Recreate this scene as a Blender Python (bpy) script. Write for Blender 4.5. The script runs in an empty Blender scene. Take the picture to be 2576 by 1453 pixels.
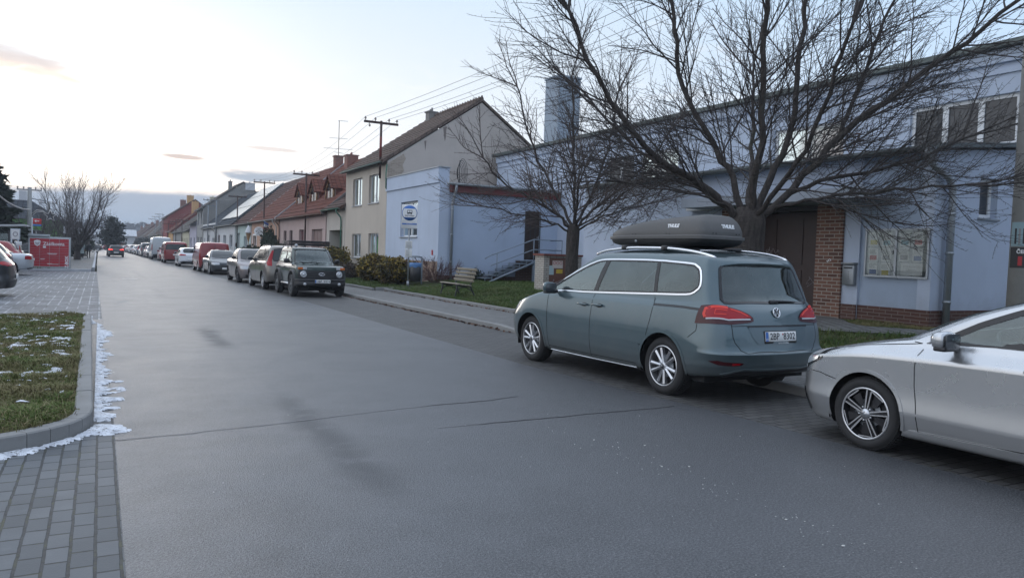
import bpy, bmesh, math, random
import numpy as np
from mathutils import Vector, Matrix, noise as mnoise
R = math.radians
scene = bpy.context.scene
COL = scene.collection
rnd = random.Random(7)
# ---------------------------------------------------------------- camera
cam_d = bpy.data.cameras.new("camera")
cam = bpy.data.objects.new("camera", cam_d)
COL.objects.link(cam)
cam_d.sensor_width = 36.0
cam_d.lens = 36.0 * 1905.25 / 2576.0
cam_d.clip_start = 0.05
cam_d.clip_end = 6000
CAM_H = 1.5542
cam.location = (0, 0, CAM_H)
_q = Matrix.Rotation(R(-28.5947), 4, "Z") @ Matrix.Rotation(R(90 - 2.4505), 4, "X") @ Matrix.Rotation(R(1.9676), 4, "Z")
cam.rotation_euler = _q.to_euler()
scene.camera = cam
# ---------------------------------------------------------------- world
world = bpy.data.worlds.new("World")
scene.world = world
world.use_nodes = True
SUN_AZ, SUN_EL = 1.0, 5.0          # degrees from +Y (street) towards +X, elevation
def build_world():
 nt = world.node_tree
 nt.nodes.clear()
 N, L = nt.nodes, nt.links
 def mth(op, a, b=None, c=None, clamp=False):
  n = N.new("ShaderNodeMath"); n.operation = op; n.use_clamp = clamp
  for i, v in enumerate((a, b, c)):
   if v is None:
    continue
   if isinstance(v, (int, float)):
    n.inputs[i].default_value = v
   else:
    L.new(v, n.inputs[i])
  return n.outputs[0]
 def mix(f, a, b):
  n = N.new("ShaderNodeMix"); n.data_type = 'RGBA'
  n.clamp_factor = True
  if isinstance(f, (int, float)):
   n.inputs[0].default_value = f
  else:
   L.new(f, n.inputs[0])
  for v, s in ((a, n.inputs[6]), (b, n.inputs[7])):
   if isinstance(v, tuple):
    s.default_value = (*v, 1)
   else:
    L.new(v, s)
  return n.outputs[2]
 def sstep(x, lo, hi):
  n = N.new("ShaderNodeMapRange"); n.interpolation_type = 'SMOOTHSTEP'
  L.new(x, n.inputs[0])
  n.inputs[1].default_value = lo; n.inputs[2].default_value = hi
  n.inputs[3].default_value = 0; n.inputs[4].default_value = 1
  return n.outputs[0]
 tc = N.new("ShaderNodeTexCoord")
 sp = N.new("ShaderNodeSeparateXYZ"); L.new(tc.outputs["Generated"], sp.inputs[0])
 X, Y, Z = sp.outputs
 el = mth('MULTIPLY', mth('ARCSINE', Z), 180 / math.pi)
 az = mth('MULTIPLY', mth('ARCTAN2', X, Y), 180 / math.pi)
 # clear-air colour by elevation
 ramp = N.new("ShaderNodeValToRGB")
 L.new(mth('DIVIDE', el, 90.0, clamp=True), ramp.inputs[0])
 cr = ramp.color_ramp
 st = [(0.0, (.76, .78, .82)), (.06, (.77, .80, .85)), (.12, (.71, .77, .845)), (.16, (.64, .72, .81)), (.20, (.575, .685, .815)),
   (.28, (.62, .73, .88)), (.42, (.88, 1.0, 1.2)), (1.0, (.92, 1.06, 1.28))]
 cr.elements[0].position = 0; cr.elements[1].position = 1
 for p, c in st[1:-1]:
  cr.elements.new(p)
 for e, (p, c) in zip(cr.elements, st):
  e.position = p; e.color = (*c, 1)
 base = ramp.outputs[0]
 # bluer and darker away from the sunset
 aaz = mth('ABSOLUTE', mth('SUBTRACT', az, SUN_AZ))
 away = sstep(aaz, 14, 75)
 base = mix(mth('MULTIPLY', away, .85), base, mix(sstep(el, 22, 40), (.44, .62, .87), (.92, 1.05, 1.28)))
 # the open western half of the sky, outside the frame
 west = sstep(mth('MULTIPLY', az, -1), 18, 60)
 base = mix(mth('MULTIPLY', west, .9), base, mix(sstep(el, 3, 40), (1.20, 1.18, 1.18), (1.12, 1.23, 1.42)))
 back = sstep(aaz, 85, 150)
 base = mix(mth('MULTIPLY', back, .8), base, (.52, .63, .82))
 # glow of the set sun
 dot = N.new("ShaderNodeVectorMath"); dot.operation = 'DOT_PRODUCT'
 L.new(tc.outputs["Generated"], dot.inputs[0])
 dot.inputs[1].default_value = (math.sin(R(SUN_AZ)) * math.cos(R(SUN_EL)), math.cos(R(SUN_AZ)) * math.cos(R(SUN_EL)), math.sin(R(SUN_EL)))
 ang = mth('MULTIPLY', mth('ARCCOSINE', dot.outputs["Value"]), 180 / math.pi)
 g1 = mth('POWER', math.e, mth('MULTIPLY', mth('POWER', mth('DIVIDE', ang, 9.5), 2), -1))
 g2 = mth('POWER', math.e, mth('MULTIPLY', mth('DIVIDE', ang, 24.0), -1))
 col = N.new("ShaderNodeMix"); col.data_type = 'RGBA'; col.blend_type = 'ADD'; col.clamp_factor = False
 L.new(g1, col.inputs[0]); L.new(base, col.inputs[6]); col.inputs[7].default_value = (.42, .41, .36, 1)
 col2 = N.new("ShaderNodeMix"); col2.data_type = 'RGBA'; col2.blend_type = 'ADD'; col2.clamp_factor = False
 L.new(g2, col2.inputs[0]); L.new(col.outputs[2], col2.inputs[6]); col2.inputs[7].default_value = (.07, .064, .055, 1)
 c = col2.outputs[2]
 # physical sky mixed in as a small share (below the horizon light)
 sky = N.new("ShaderNodeTexSky"); sky.sky_type = 'NISHITA'
 sky.sun_disc = False
 sky.sun_elevation = R(SUN_EL); sky.sun_rotation = R(SUN_AZ)
 skn = N.new("ShaderNodeMix"); skn.data_type = 'RGBA'; skn.blend_type = 'ADD'; skn.clamp_factor = False
 skn.inputs[0].default_value = 0.008
 L.new(c, skn.inputs[6]); L.new(sky.outputs[0], skn.inputs[7])
 c = skn.outputs[2]
 # clouds, in (azimuth, elevation)
 cmb = N.new("ShaderNodeCombineXYZ"); L.new(az, cmb.inputs[0]); L.new(mth('MULTIPLY', el, 3.2), cmb.inputs[1])
 def nz(scale, detail=5, off=0.0, dist=0.0):
  mp = N.new("ShaderNodeMapping"); mp.inputs["Location"].default_value = (off, off * .7, off)
  L.new(cmb.outputs[0], mp.inputs[0])
  n = N.new("ShaderNodeTexNoise"); n.inputs["Scale"].default_value = scale; n.inputs["Detail"].default_value = detail
  n.inputs["Distortion"].default_value = dist
  L.new(mp.outputs[0], n.inputs["Vector"])
  return mth('SUBTRACT', n.outputs["Fac"], .5)
 n_soft = nz(.10, 6, 3.1, .4)
 n_fine = nz(.42, 7, 11.0, .9)
 nn = mth('ADD', mth('MULTIPLY', n_soft, 1.6), mth('MULTIPLY', n_fine, .9))
 # thin veil streaks
 veil = sstep(mth('ADD', nz(.07, 7, 23.0, 1.0), mth('MULTIPLY', n_fine, .5)), .06, .40)
 veil = mth('MULTIPLY', veil, mth('MULTIPLY', sstep(el, 1, 6), mth('SUBTRACT', 1.0, sstep(el, 16, 30))))
 c = mix(mth('MULTIPLY', veil, .35), c, (.98, .93, .90))
 def blob(a0, e0, wa, we, tilt, color, amt, soft=.55, k=.9):
  nonlocal c
  da = mth('SUBTRACT', az, a0)
  de = mth('SUBTRACT', mth('SUBTRACT', el, e0), mth('MULTIPLY', da, tilt))
  r2 = mth('ADD', mth('POWER', mth('DIVIDE', da, wa), 2), mth('POWER', mth('DIVIDE', de, we), 2))
  m = mth('ADD', mth('SUBTRACT', 1.0, r2), mth('MULTIPLY', nn, k))
  m = sstep(m, 0.0, soft)
  c = mix(mth('MULTIPLY', m, amt), c, color)
 blob(-3.6, 10.75, 6.2, .80, -.10, (.97, .80, .68), .9, 1.0, 1.7)
 blob(-4.6, 11.35, 4.6, .62, -.13, (.68, .63, .63), .75, 1.0, 1.7)
 blob(2.2, 9.6, 4.2, .42, -.12, (1.05, 1.0, .97), .8, .9)
 blob(8.2, 7.6, 4.6, .42, -.03, (.98, .95, .93), .7, .9, 1.2)
 blob(10.6, 7.05, 2.6, .17, -.03, (.74, .66, .62), .8, .9, .8)
 blob(4.9, 6.05, 1.8, .21, -.03, (.62, .50, .45), .9, .8, .5)
 blob(9.6, 5.2, 4.4, .45, .035, (.78, .70, .66), .75, 1.0, 1.8)
 blob(10.0, 5.05, 3.7, .46, .05, (.38, .44, .52), .95, .9, 1.7)
 blob(12.6, 5.3, 2.6, .34, .04, (.42, .47, .54), .8, .8, .9)
 # cloud bank along the horizon
 edge = mth('ADD', mth('ADD', 3.62, mth('MULTIPLY', nn, .42)), mth('MULTIPLY', mth('MINIMUM', az, 14.0), .045))
 below = mth('SUBTRACT', edge, el)
 fringe = mth('MULTIPLY', sstep(below, -.35, .05), mth('SUBTRACT', 1.0, sstep(aaz, 6, 14)))
 c = mix(mth('MULTIPLY', fringe, .4), c, (1.0, .82, .62))
 bank = sstep(below, -.08, .5)
 lim = mth('MULTIPLY', mth('SUBTRACT', 1.0, sstep(az, 35, 80)), sstep(az, -60, -20))
 bcol = mix(sstep(mth('ADD', el, mth('MULTIPLY', nn, 1.5)), .2, 4.2), (.27, .38, .52), (.33, .39, .49))
 bcol = mix(mth('MULTIPLY', sstep(mth('ADD', nn, 0.0), -.1, .5), .25), bcol, (.24, .33, .45))
 c = mix(mth('MULTIPLY', mth('MULTIPLY', bank, lim), .95), c, bcol)
 # below the horizon
 c = mix(sstep(el, -2.0, -6.0), c, (.12, .13, .15)) if False else c
 bg = N.new("ShaderNodeBackground"); bg.inputs["Strength"].default_value = 1.0
 L.new(c, bg.inputs["Color"])
 out = N.new("ShaderNodeOutputWorld"); L.new(bg.outputs[0], out.inputs["Surface"])
build_world()
# ---------------------------------------------------------------- sun
sd = bpy.data.lights.new("sun", 'SUN')
sd.energy = 0.2; sd.angle = R(16); sd.color = (1.0, .92, .84)
sun = bpy.data.objects.new("sun", sd); COL.objects.link(sun)
_d = Vector((math.sin(R(SUN_AZ)) * math.cos(R(SUN_EL)), math.cos(R(SUN_AZ)) * math.cos(R(SUN_EL)), math.sin(R(SUN_EL))))
sun.rotation_euler = (-_d).to_track_quat('-Z', 'Y').to_euler()
# ---------------------------------------------------------------- exposure
vs = scene.view_settings
vs.view_transform = 'Standard'; vs.look = 'None'; vs.exposure = 0.3; vs.gamma = 1.0
vs.use_curve_mapping = False
scene.render.engine = 'CYCLES'
scene.cycles.max_bounces = 8
scene.cycles.transparent_max_bounces = 16
scene.cycles.caustics_reflective = False
scene.cycles.caustics_refractive = False
scene.cycles.use_denoising = True
# ---------------------------------------------------------------- helpers
def tag(o, label=None, cat=None, group=None, kind=None):
 if label: o["label"] = label
 if cat: o["category"] = cat
 if group: o["group"] = group
 if kind: o["kind"] = kind
 return o
def empty(name, loc=(0, 0, 0), rz=0.0, label=None, cat=None, group=None):
 o = bpy.data.objects.new(name, None)
 o.empty_display_size = .2
 o.location = loc; o.rotation_euler = (0, 0, rz)
 COL.objects.link(o)
 return tag(o, label, cat, group)
def add_mesh(name, me, parent=None, loc=None, rz=None):
 o = bpy.data.objects.new(name, me)
 COL.objects.link(o)
 if parent is not None: o.parent = parent
 if loc is not None: o.location = loc
 if rz is not None: o.rotation_euler = (0, 0, rz)
 return o
class MB:
 """collects geometry of ONE mesh"""
 def __init__(s):
  s.v = []; s.f = []; s.m = []; s.sm = []
 def add(s, vs_, fs, mi=0, smooth=False, M=None):
  b = len(s.v)
  if M is not None:
   vs_ = [tuple(M @ Vector(v)) for v in vs_]
  s.v.extend([tuple(v) for v in vs_])
  s.f.extend([tuple(i + b for i in f) for f in fs])
  s.m.extend([mi] * len(fs)); s.sm.extend([smooth] * len(fs))
  return s
 def box(s, c, d, mi=0, rz=0.0, M=None):
  x, y, z = d[0] / 2, d[1] / 2, d[2] / 2
  pts = [(-x, -y, -z), (x, -y, -z), (x, y, -z), (-x, y, -z), (-x, -y, z), (x, -y, z), (x, y, z), (-x, y, z)]
  cr_, sr = math.cos(rz), math.sin(rz)
  pts = [(c[0] + p[0] * cr_ - p[1] * sr, c[1] + p[0] * sr + p[1] * cr_, c[2] + p[2]) for p in pts]
  return s.add(pts, [(0, 3, 2, 1), (4, 5, 6, 7), (0, 1, 5, 4), (1, 2, 6, 5), (2, 3, 7, 6), (3, 0, 4, 7)], mi, False, M)
 def bb(s, lo, hi, mi=0, M=None):
  return s.box([(a + b) / 2 for a, b in zip(lo, hi)], [abs(b - a) for a, b in zip(lo, hi)], mi, 0, M)
 def rbox(s, c, d, r=.02, seg=3, mi=0, axis='z', M=None, smooth=True):
  """box with rounded vertical (axis) edges and a small chamfer on the caps"""
  ax = {'x': 0, 'y': 1, 'z': 2}[axis]
  a, b = [i for i in range(3) if i != ax]
  ha, hb, hz = d[a] / 2, d[b] / 2, d[ax] / 2
  r = min(r, ha * .99, hb * .99)
  loop = []
  for cx_, cy_, t0 in ((ha - r, hb - r, 0), (-ha + r, hb - r, 90), (-ha + r, -hb + r, 180), (ha - r, -hb + r, 270)):
   for k in range(seg + 1):
    t = R(t0 + 90 * k / seg)
    loop.append((cx_ + r * math.cos(t), cy_ + r * math.sin(t)))
  ch = min(r * .4, hz * .4)
  n = len(loop)
  rings = [(-hz, (ha - ch) / ha, (hb - ch) / hb), (-hz + ch, 1, 1), (hz - ch, 1, 1), (hz, (ha - ch) / ha, (hb - ch) / hb)]
  pts = []
  for z_, ka, kb in rings:
   for p in loop:
    q = [0, 0, 0]; q[a] = c[a] + p[0] * ka; q[b] = c[b] + p[1] * kb; q[ax] = c[ax] + z_
    pts.append(q)
  fs = []
  for k in range(3):
   for i in range(n):
    j = (i + 1) % n
    fs.append((k * n + i, k * n + j, (k + 1) * n + j, (k + 1) * n + i))
  fs.append(tuple(range(n - 1, -1, -1))); fs.append(tuple(range(3 * n, 4 * n)))
  if ax == 1:
   fs = [tuple(reversed(f)) for f in fs]
  return s.add(pts, fs, mi, smooth, M)
 def tube(s, pts, r, n=8, mi=0, caps=True, smooth=True, M=None):
  pts = [Vector(p) for p in pts]
  rs = r if isinstance(r, (list, tuple)) else [r] * len(pts)
  vs_, fs = [], []
  prev = None
  for i, p in enumerate(pts):
   if i == 0: t = pts[1] - pts[0]
   elif i == len(pts) - 1: t = pts[-1] - pts[-2]
   else: t = (pts[i + 1] - p).normalized() + (p - pts[i - 1]).normalized()
   t.normalize()
   if prev is None:
    up = Vector((0, 0, 1)) if abs(t.z) < .9 else Vector((1, 0, 0))
    a = t.cross(up).normalized()
   else:
    a = (prev - t * prev.dot(t)).normalized()
   prev = a
   b = t.cross(a)
   for k in range(n):
    th = 2 * math.pi * k / n
    vs_.append(p + (a * math.cos(th) + b * math.sin(th)) * rs[i])
  for i in range(len(pts) - 1):
   for k in range(n):
    k2 = (k + 1) % n
    fs.append((i * n + k, i * n + k2, (i + 1) * n + k2, (i + 1) * n + k))
  if caps:
   fs.append(tuple(range(n - 1, -1, -1)))
   m = (len(pts) - 1) * n
   fs.append(tuple(range(m, m + n)))
  return s.add(vs_, fs, mi, smooth, M)
 def cyl(s, a, b, r, n=12, mi=0, r2=None, smooth=True, M=None):
  return s.tube([a, b], [r, r if r2 is None else r2], n, mi, True, smooth, M)
 def lathe(s, prof, n=24, mi=0, M=None, smooth=True, closed=False):
  """prof: (r, z) list, about local z"""
  vs_, fs = [], []
  for r_, z_ in prof:
   for k in range(n):
    t = 2 * math.pi * k / n
    vs_.append((r_ * math.cos(t), r_ * math.sin(t), z_))
  m = len(prof)
  for i in range(m - 1 + (1 if closed else 0)):
   i2 = (i + 1) % m
   for k in range(n):
    k2 = (k + 1) % n
    fs.append((i * n + k, i * n + k2, i2 * n + k2, i2 * n + k))
  return s.add(vs_, fs, mi, smooth, M)
 def prism(s, poly, axis, a, b, mi=0, M=None):
  """poly: 2D list in the two other axes (cyclic order), extruded along axis from a to b"""
  ax = {'x': 0, 'y': 1, 'z': 2}[axis]
  o = {0: (1, 2), 1: (0, 2), 2: (0, 1)}[ax]
  vs_ = []
  for t in (a, b):
   for p in poly:
    q = [0, 0, 0]; q[o[0]] = p[0]; q[o[1]] = p[1]; q[ax] = t
    vs_.append(q)
  n = len(poly)
  fs = [tuple(range(n)), tuple(range(2 * n - 1, n - 1, -1))]
  for i in range(n):
   j = (i + 1) % n
   fs.append((i, i + n, j + n, j))
  return s.add(vs_, fs, mi, False, M)
 def sphere(s, c, r, nu=12, nv=8, mi=0, M=None):
  rr = r if isinstance(r, (list, tuple)) else (r, r, r)
  vs_, fs = [], []
  for j in range(nv + 1):
   ph = math.pi * j / nv
   for i in range(nu):
    th = 2 * math.pi * i / nu
    vs_.append((c[0] + rr[0] * math.sin(ph) * math.cos(th), c[1] + rr[1] * math.sin(ph) * math.sin(th), c[2] - rr[2] * math.cos(ph)))
  for j in range(nv):
   for i in range(nu):
    i2 = (i + 1) % nu
    fs.append((j * nu + i, j * nu + i2, (j + 1) * nu + i2, (j + 1) * nu + i))
  return s.add(vs_, fs, mi, True, M)
 def mesh(s, name, mats, fix=True):
  me = bpy.data.meshes.new(name)
  me.from_pydata(s.v, [], s.f)
  for m in (mats if isinstance(mats, (list, tuple)) else [mats]):
   me.materials.append(m)
  me.polygons.foreach_set("material_index", s.m)
  me.polygons.foreach_set("use_smooth", s.sm)
  if fix and len(s.f) < 60000:
   bm = bmesh.new(); bm.from_mesh(me)
   bmesh.ops.recalc_face_normals(bm, faces=bm.faces)
   bm.to_mesh(me); bm.free()
  me.update()
  return me
 def build(s, name, mats, parent=None, loc=None, rz=None, fix=True):
  return add_mesh(name, s.mesh(name, mats, fix), parent, loc, rz)
_txt_cache = {}
def text_mesh(txt, size, extrude=.001, align='CENTER', bold=0.0):
 """flat lettering as a mesh in its XY plane"""
 cu = bpy.data.curves.new("lettering", 'FONT')
 cu.body = txt; cu.size = size; cu.extrude = extrude; cu.align_x = align; cu.align_y = 'CENTER'
 cu.offset = bold; cu.resolution_u = 2
 ob = bpy.data.objects.new("lettering", cu)
 COL.objects.link(ob)
 dg = bpy.context.evaluated_depsgraph_get()
 me = bpy.data.meshes.new_from_object(ob.evaluated_get(dg))
 bpy.data.objects.remove(ob); bpy.data.curves.remove(cu)
 return me
def text(name, txt, size, mat_, parent, M, extrude=.001, align='CENTER', bold=0.0, sx=1.0):
 me = text_mesh(txt, size, extrude, align, bold)
 me.transform(M @ Matrix.Diagonal((sx, 1, 1, 1)))
 me.materials.clear(); me.materials.append(mat_)
 return add_mesh(name, me, parent)
def frame_M(origin, xdir, ydir):
 """matrix taking XY-plane lettering to a plane with the given axes"""
 x = Vector(xdir).normalized(); y = Vector(ydir).normalized(); z = x.cross(y).normalized(); y = z.cross(x)
 M = Matrix((x, y, z)).transposed().to_4x4(); M.translation = Vector(origin)
 return M
# ---------------------------------------------------------------- materials
MATS = {}
class NT:
 def __init__(s, name):
  s.m = bpy.data.materials.new(name); s.m.use_nodes = True
  s.t = s.m.node_tree; s.N = s.t.nodes; s.L = s.t.links
  s.b = s.N["Principled BSDF"]
 def n(s, typ, **kw):
  nd = s.N.new(typ)
  for k, v in kw.items():
   if hasattr(nd, k): setattr(nd, k, v)
  return nd
 def set(s, sock, v):
  if isinstance(v, (int, float)): sock.default_value = v
  elif isinstance(v, tuple): sock.default_value = (*v, 1) if len(v) == 3 and sock.type == 'RGBA' else v
  else: s.L.new(v, sock)
 def math(s, op, a, b=None, clamp=False):
  nd = s.N.new("ShaderNodeMath"); nd.operation = op; nd.use_clamp = clamp
  s.set(nd.inputs[0], a)
  if b is not None: s.set(nd.inputs[1], b)
  return nd.outputs[0]
 def mix(s, f, a, b, blend='MIX'):
  nd = s.N.new("ShaderNodeMix"); nd.data_type = 'RGBA'; nd.blend_type = blend
  s.set(nd.inputs[0], f); s.set(nd.inputs[6], a); s.set(nd.inputs[7], b)
  return nd.outputs[2]
 def step(s, x, lo, hi):
  nd = s.N.new("ShaderNodeMapRange"); nd.interpolation_type = 'SMOOTHSTEP'
  s.set(nd.inputs[0], x); nd.inputs[1].default_value = lo; nd.inputs[2].default_value = hi
  return nd.outputs[0]
 def pos(s):
  if not hasattr(s, '_p'):
   g = s.N.new("ShaderNodeTexCoord"); s._p = g.outputs["Object"]
   sp = s.N.new("ShaderNodeSeparateXYZ"); s.L.new(s._p, sp.inputs[0]); s._xyz = sp.outputs
  return s._p
 def xyz(s):
  s.pos(); return s._xyz
 def comb(s, x, y, z=0.0):
  nd = s.N.new("ShaderNodeCombineXYZ")
  for i, v in enumerate((x, y, z)): s.set(nd.inputs[i], v)
  return nd.outputs[0]
 def noise(s, scale, detail=3, rough=.55, vec=None, dist=0.0):
  nd = s.N.new("ShaderNodeTexNoise")
  nd.inputs["Scale"].default_value = scale; nd.inputs["Detail"].default_value = detail
  nd.inputs["Roughness"].default_value = rough; nd.inputs["Distortion"].default_value = dist
  s.L.new(vec if vec is not None else s.pos(), nd.inputs["Vector"])
  return nd.outputs["Fac"]
 def voro(s, scale, vec=None, feature='F1'):
  nd = s.N.new("ShaderNodeTexVoronoi"); nd.feature = feature
  nd.inputs["Scale"].default_value = scale
  s.L.new(vec if vec is not None else s.pos(), nd.inputs["Vector"])
  return nd
 def bump(s, h, strength=.3, dist=.01):
  nd = s.N.new("ShaderNodeBump"); nd.inputs["Strength"].default_value = strength
  nd.inputs["Distance"].default_value = dist
  s.L.new(h, nd.inputs["Height"]); s.L.new(nd.outputs[0], s.b.inputs["Normal"])
  return nd
 def out(s, color=None, rough=None, metal=None, spec=None, coat=None):
  if color is not None: s.set(s.b.inputs["Base Color"], color)
  if rough is not None: s.set(s.b.inputs["Roughness"], rough)
  if metal is not None: s.set(s.b.inputs["Metallic"], metal)
  if spec is not None: s.b.inputs["Specular IOR Level"].default_value = spec
  if coat is not None:
   s.b.inputs["Coat Weight"].default_value = coat; s.b.inputs["Coat Roughness"].default_value = .03
  return s.m
def sc(c, k): return tuple(min(1, a * k) for a in c)
def plain(name, c, rough=.5, metal=0.0, var=.12, nscale=6.0, spec=.5, bump=0.0):
 """a colour with a little uneven tone"""
 if name in MATS: return MATS[name]
 t = NT(name)
 f = t.noise(nscale, 4)
 col = t.mix(f, sc(c, 1 - var), sc(c, 1 + var))
 if bump: t.bump(t.noise(nscale * 14, 4), bump, .004)
 MATS[name] = t.out(col, rough, metal, spec)
 return MATS[name]
def stucco(name, c, grain=90, dirt=.25, dirtc=None, streak=.5):
 if name in MATS: return MATS[name]
 t = NT(name)
 x, y, z = t.xyz()
 big = t.noise(.55, 5, .6)
 v = t.comb(t.math('MULTIPLY', x, 2.2), t.math('MULTIPLY', y, 2.2), t.math('MULTIPLY', z, .22))
 st = t.noise(1.3, 5, .65, v)
 col = t.mix(t.step(big, .35, .7), c, sc(c, 1 - dirt * .5))
 col = t.mix(t.math('MULTIPLY', t.step(st, .52, .8), streak), col, dirtc or sc(c, 1 - dirt))
 low = t.math('SUBTRACT', 1.0, t.step(t.math('SUBTRACT', z, t.math('MULTIPLY', t.noise(2.2, 5, .7), .9)), -.1, .75))
 col = t.mix(t.math('MULTIPLY', low, .30), col, (.16, .15, .14))
 col = t.mix(t.math('MULTIPLY', t.noise(grain, 2), .10), col, sc(c, .55))
 t.bump(t.math('ADD', t.noise(grain, 3), t.math('MULTIPLY', t.noise(3, 2), .6)), .35, .006)
 MATS[name] = t.out(col, .88, 0, .25)
 return MATS[name]
def bricks(name, c1, c2, mortar, bw=.25, rh=.077, ms=.008, off=.5, bump=.5, rough=.8, horizontal=False, swap=False, dark=None, var=.5):
 if name in MATS: return MATS[name]
 t = NT(name)
 x, y, z = t.xyz()
 if horizontal:
  vec = t.comb(y, x) if swap else t.comb(x, y)
 else:
  vec = t.comb(t.math('ADD', x, y), z)
 b = t.N.new("ShaderNodeTexBrick")
 b.offset = off
 b.inputs["Scale"].default_value = 1.0
 b.inputs["Brick Width"].default_value = bw; b.inputs["Row Height"].default_value = rh
 b.inputs["Mortar Size"].default_value = ms; b.inputs["Mortar Smooth"].default_value = .2
 b.inputs["Bias"].default_value = -.1
 b.inputs["Color1"].default_value = (*c1, 1); b.inputs["Color2"].default_value = (*c2, 1)
 b.inputs["Mortar"].default_value = (*mortar, 1)
 t.L.new(vec, b.inputs["Vector"])
 # a second brick layer of the same size shifts single bricks
 b2 = t.N.new("ShaderNodeTexBrick"); b2.offset = off
 for k in ("Scale", "Brick Width", "Row Height", "Mortar Size"):
  b2.inputs[k].default_value = b.inputs[k].default_value
 b2.inputs["Color1"].default_value = (0, 0, 0, 1); b2.inputs["Color2"].default_value = (1, 1, 1, 1)
 sh = t.N.new("ShaderNodeVectorMath"); sh.operation = 'ADD'; sh.inputs[1].default_value = (bw * 14, rh * 22, 0)
 t.L.new(vec, sh.inputs[0]); t.L.new(sh.outputs[0], b2.inputs["Vector"])
 col = t.mix(t.math('MULTIPLY', t.step(b2.outputs["Color"], .55, .9), var), b.outputs["Color"], dark or sc(c1, .5))
 col = t.mix(t.math('MULTIPLY', t.noise(2.5, 5, .65), .3), col, sc(c2, .7))
 col = t.mix(t.math('MULTIPLY', t.noise(60, 3), .25), col, sc(c1, 1.35))
 col = t.mix(b.outputs["Fac"], col, mortar)
 h = t.math('ADD', t.math('MULTIPLY', b.outputs["Fac"], -1.0), t.math('MULTIPLY', t.noise(45, 3), .3))
 t.bump(h, bump, .006)
 MATS[name] = t.out(col, rough, 0, .35)
 return MATS[name]
def roof_tiles(name, c, c2, rows=.32, cols=.22, moss=.2):
 if name in MATS: return MATS[name]
 t = NT(name)
 x, y, z = t.xyz()
 vec = t.comb(y, t.math('MULTIPLY', x, 1.2))
 b = t.N.new("ShaderNodeTexBrick"); b.offset = .5
 b.inputs["Scale"].default_value = 1.0
 b.inputs["Brick Width"].default_value = cols; b.inputs["Row Height"].default_value = rows
 b.inputs["Mortar Size"].default_value = .022; b.inputs["Mortar Smooth"].default_value = .6
 b.inputs["Color1"].default_value = (*c, 1); b.inputs["Color2"].default_value = (*c2, 1)
 b.inputs["Mortar"].default_value = (*sc(c, .35), 1)
 t.L.new(vec, b.inputs["Vector"])
 col = t.mix(t.math('MULTIPLY', t.step(t.noise(.9, 5, .65), .45, .75), moss), b.outputs["Color"], (.055, .055, .042))
 saw = t.math('FRACT', t.math('DIVIDE', t.math('MULTIPLY', x, 1.2), rows))
 wav = t.math('SINE', t.math('MULTIPLY', y, 2 * math.pi / cols))
 h = t.math('ADD', t.math('MULTIPLY', saw, -1.0), t.math('MULTIPLY', wav, .35))
 col = t.mix(t.math('MULTIPLY', t.step(saw, .80, .98), .6), col, sc(c, .35))
 t.bump(h, .8, .05)
 MATS[name] = t.out(col, .85, 0, .15)
 return MATS[name]
def paint(name, c, metal=.35, rough=.32, dirt=.18):
 """car paint with clear coat and a film of road dirt low down"""
 if name in MATS: return MATS[name]
 t = NT(name)
 x, y, z = t.xyz()
 geo = t.N.new("ShaderNodeNewGeometry")
 flake = t.noise(900, 1)
 col = t.mix(flake, sc(c, .88), sc(c, 1.12))
 low = t.math('SUBTRACT', 1.0, t.step(t.math('ADD', z, t.math('MULTIPLY', t.noise(3, 4), .35)), .32, .85))
 d = t.math('MULTIPLY', low, dirt * 2)
 film = t.math('MULTIPLY', t.step(t.noise(5, 5, .6), .45, .8), dirt * .5)
 d = t.math('MAXIMUM', d, film)
 col = t.mix(d, col, (.20, .19, .18))
 col = t.mix(geo.outputs["Backfacing"], col, (.012, .012, .013))
 MATS[name] = t.out(col, t.math('ADD', rough, t.math('MULTIPLY', d, .5)), t.math('MULTIPLY', t.math('SUBTRACT', 1.0, geo.outputs["Backfacing"]), metal), .5)
 t.b.inputs["Coat Weight"].default_value = .85
 t.set(t.b.inputs["Coat Roughness"], t.math('ADD', .03, t.math('MULTIPLY', d, .45)))
 return MATS[name]
def glass_see(name, tint=(.72, .80, .78), refl=1.0):
 """single pane: fresnel reflection over tinted see-through"""
 if name in MATS: return MATS[name]
 t = NT(name)
 t.N.remove(t.b)
 tr = t.N.new("ShaderNodeBsdfTransparent"); tr.inputs[0].default_value = (*tint, 1)
 gl = t.N.new("ShaderNodeBsdfGlossy"); gl.inputs["Roughness"].default_value = .015
 gl.inputs["Color"].default_value = (.84, .95, .95, 1)
 fr = t.N.new("ShaderNodeFresnel"); fr.inputs["IOR"].default_value = 1.5
 geo = t.N.new("ShaderNodeNewGeometry")
 f = t.math('MULTIPLY', fr.outputs[0], 2.0 * refl, clamp=True)
 df = t.N.new("ShaderNodeBsdfDiffuse"); df.inputs[0].default_value = (.33, .33, .32, 1)
 dm = t.N.new("ShaderNodeMixShader")
 mx = t.N.new("ShaderNodeMixShader")
 t.set(dm.inputs[0], t.math('MULTIPLY', t.step(t.noise(4, 5, .6), .3, .8), .10))
 t.L.new(tr.outputs[0], dm.inputs[1]); t.L.new(df.outputs[0], dm.inputs[2])
 t.L.new(f, mx.inputs[0]); t.L.new(dm.outputs[0], mx.inputs[1]); t.L.new(gl.outputs[0], mx.inputs[2])
 t.L.new(mx.outputs[0], t.N["Material Output"].inputs[0])
 MATS[name] = t.m
 return t.m
def glass_dark(name, c=(.02, .025, .028), rough=.03, spec=.8):
 if name in MATS: return MATS[name]
 t = NT(name)
 MATS[name] = t.out(t.mix(t.noise(2, 3), sc(c, .8), sc(c, 1.25)), rough, 0, spec)
 t.b.inputs["IOR"].default_value = 1.6
 return MATS[name]
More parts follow.
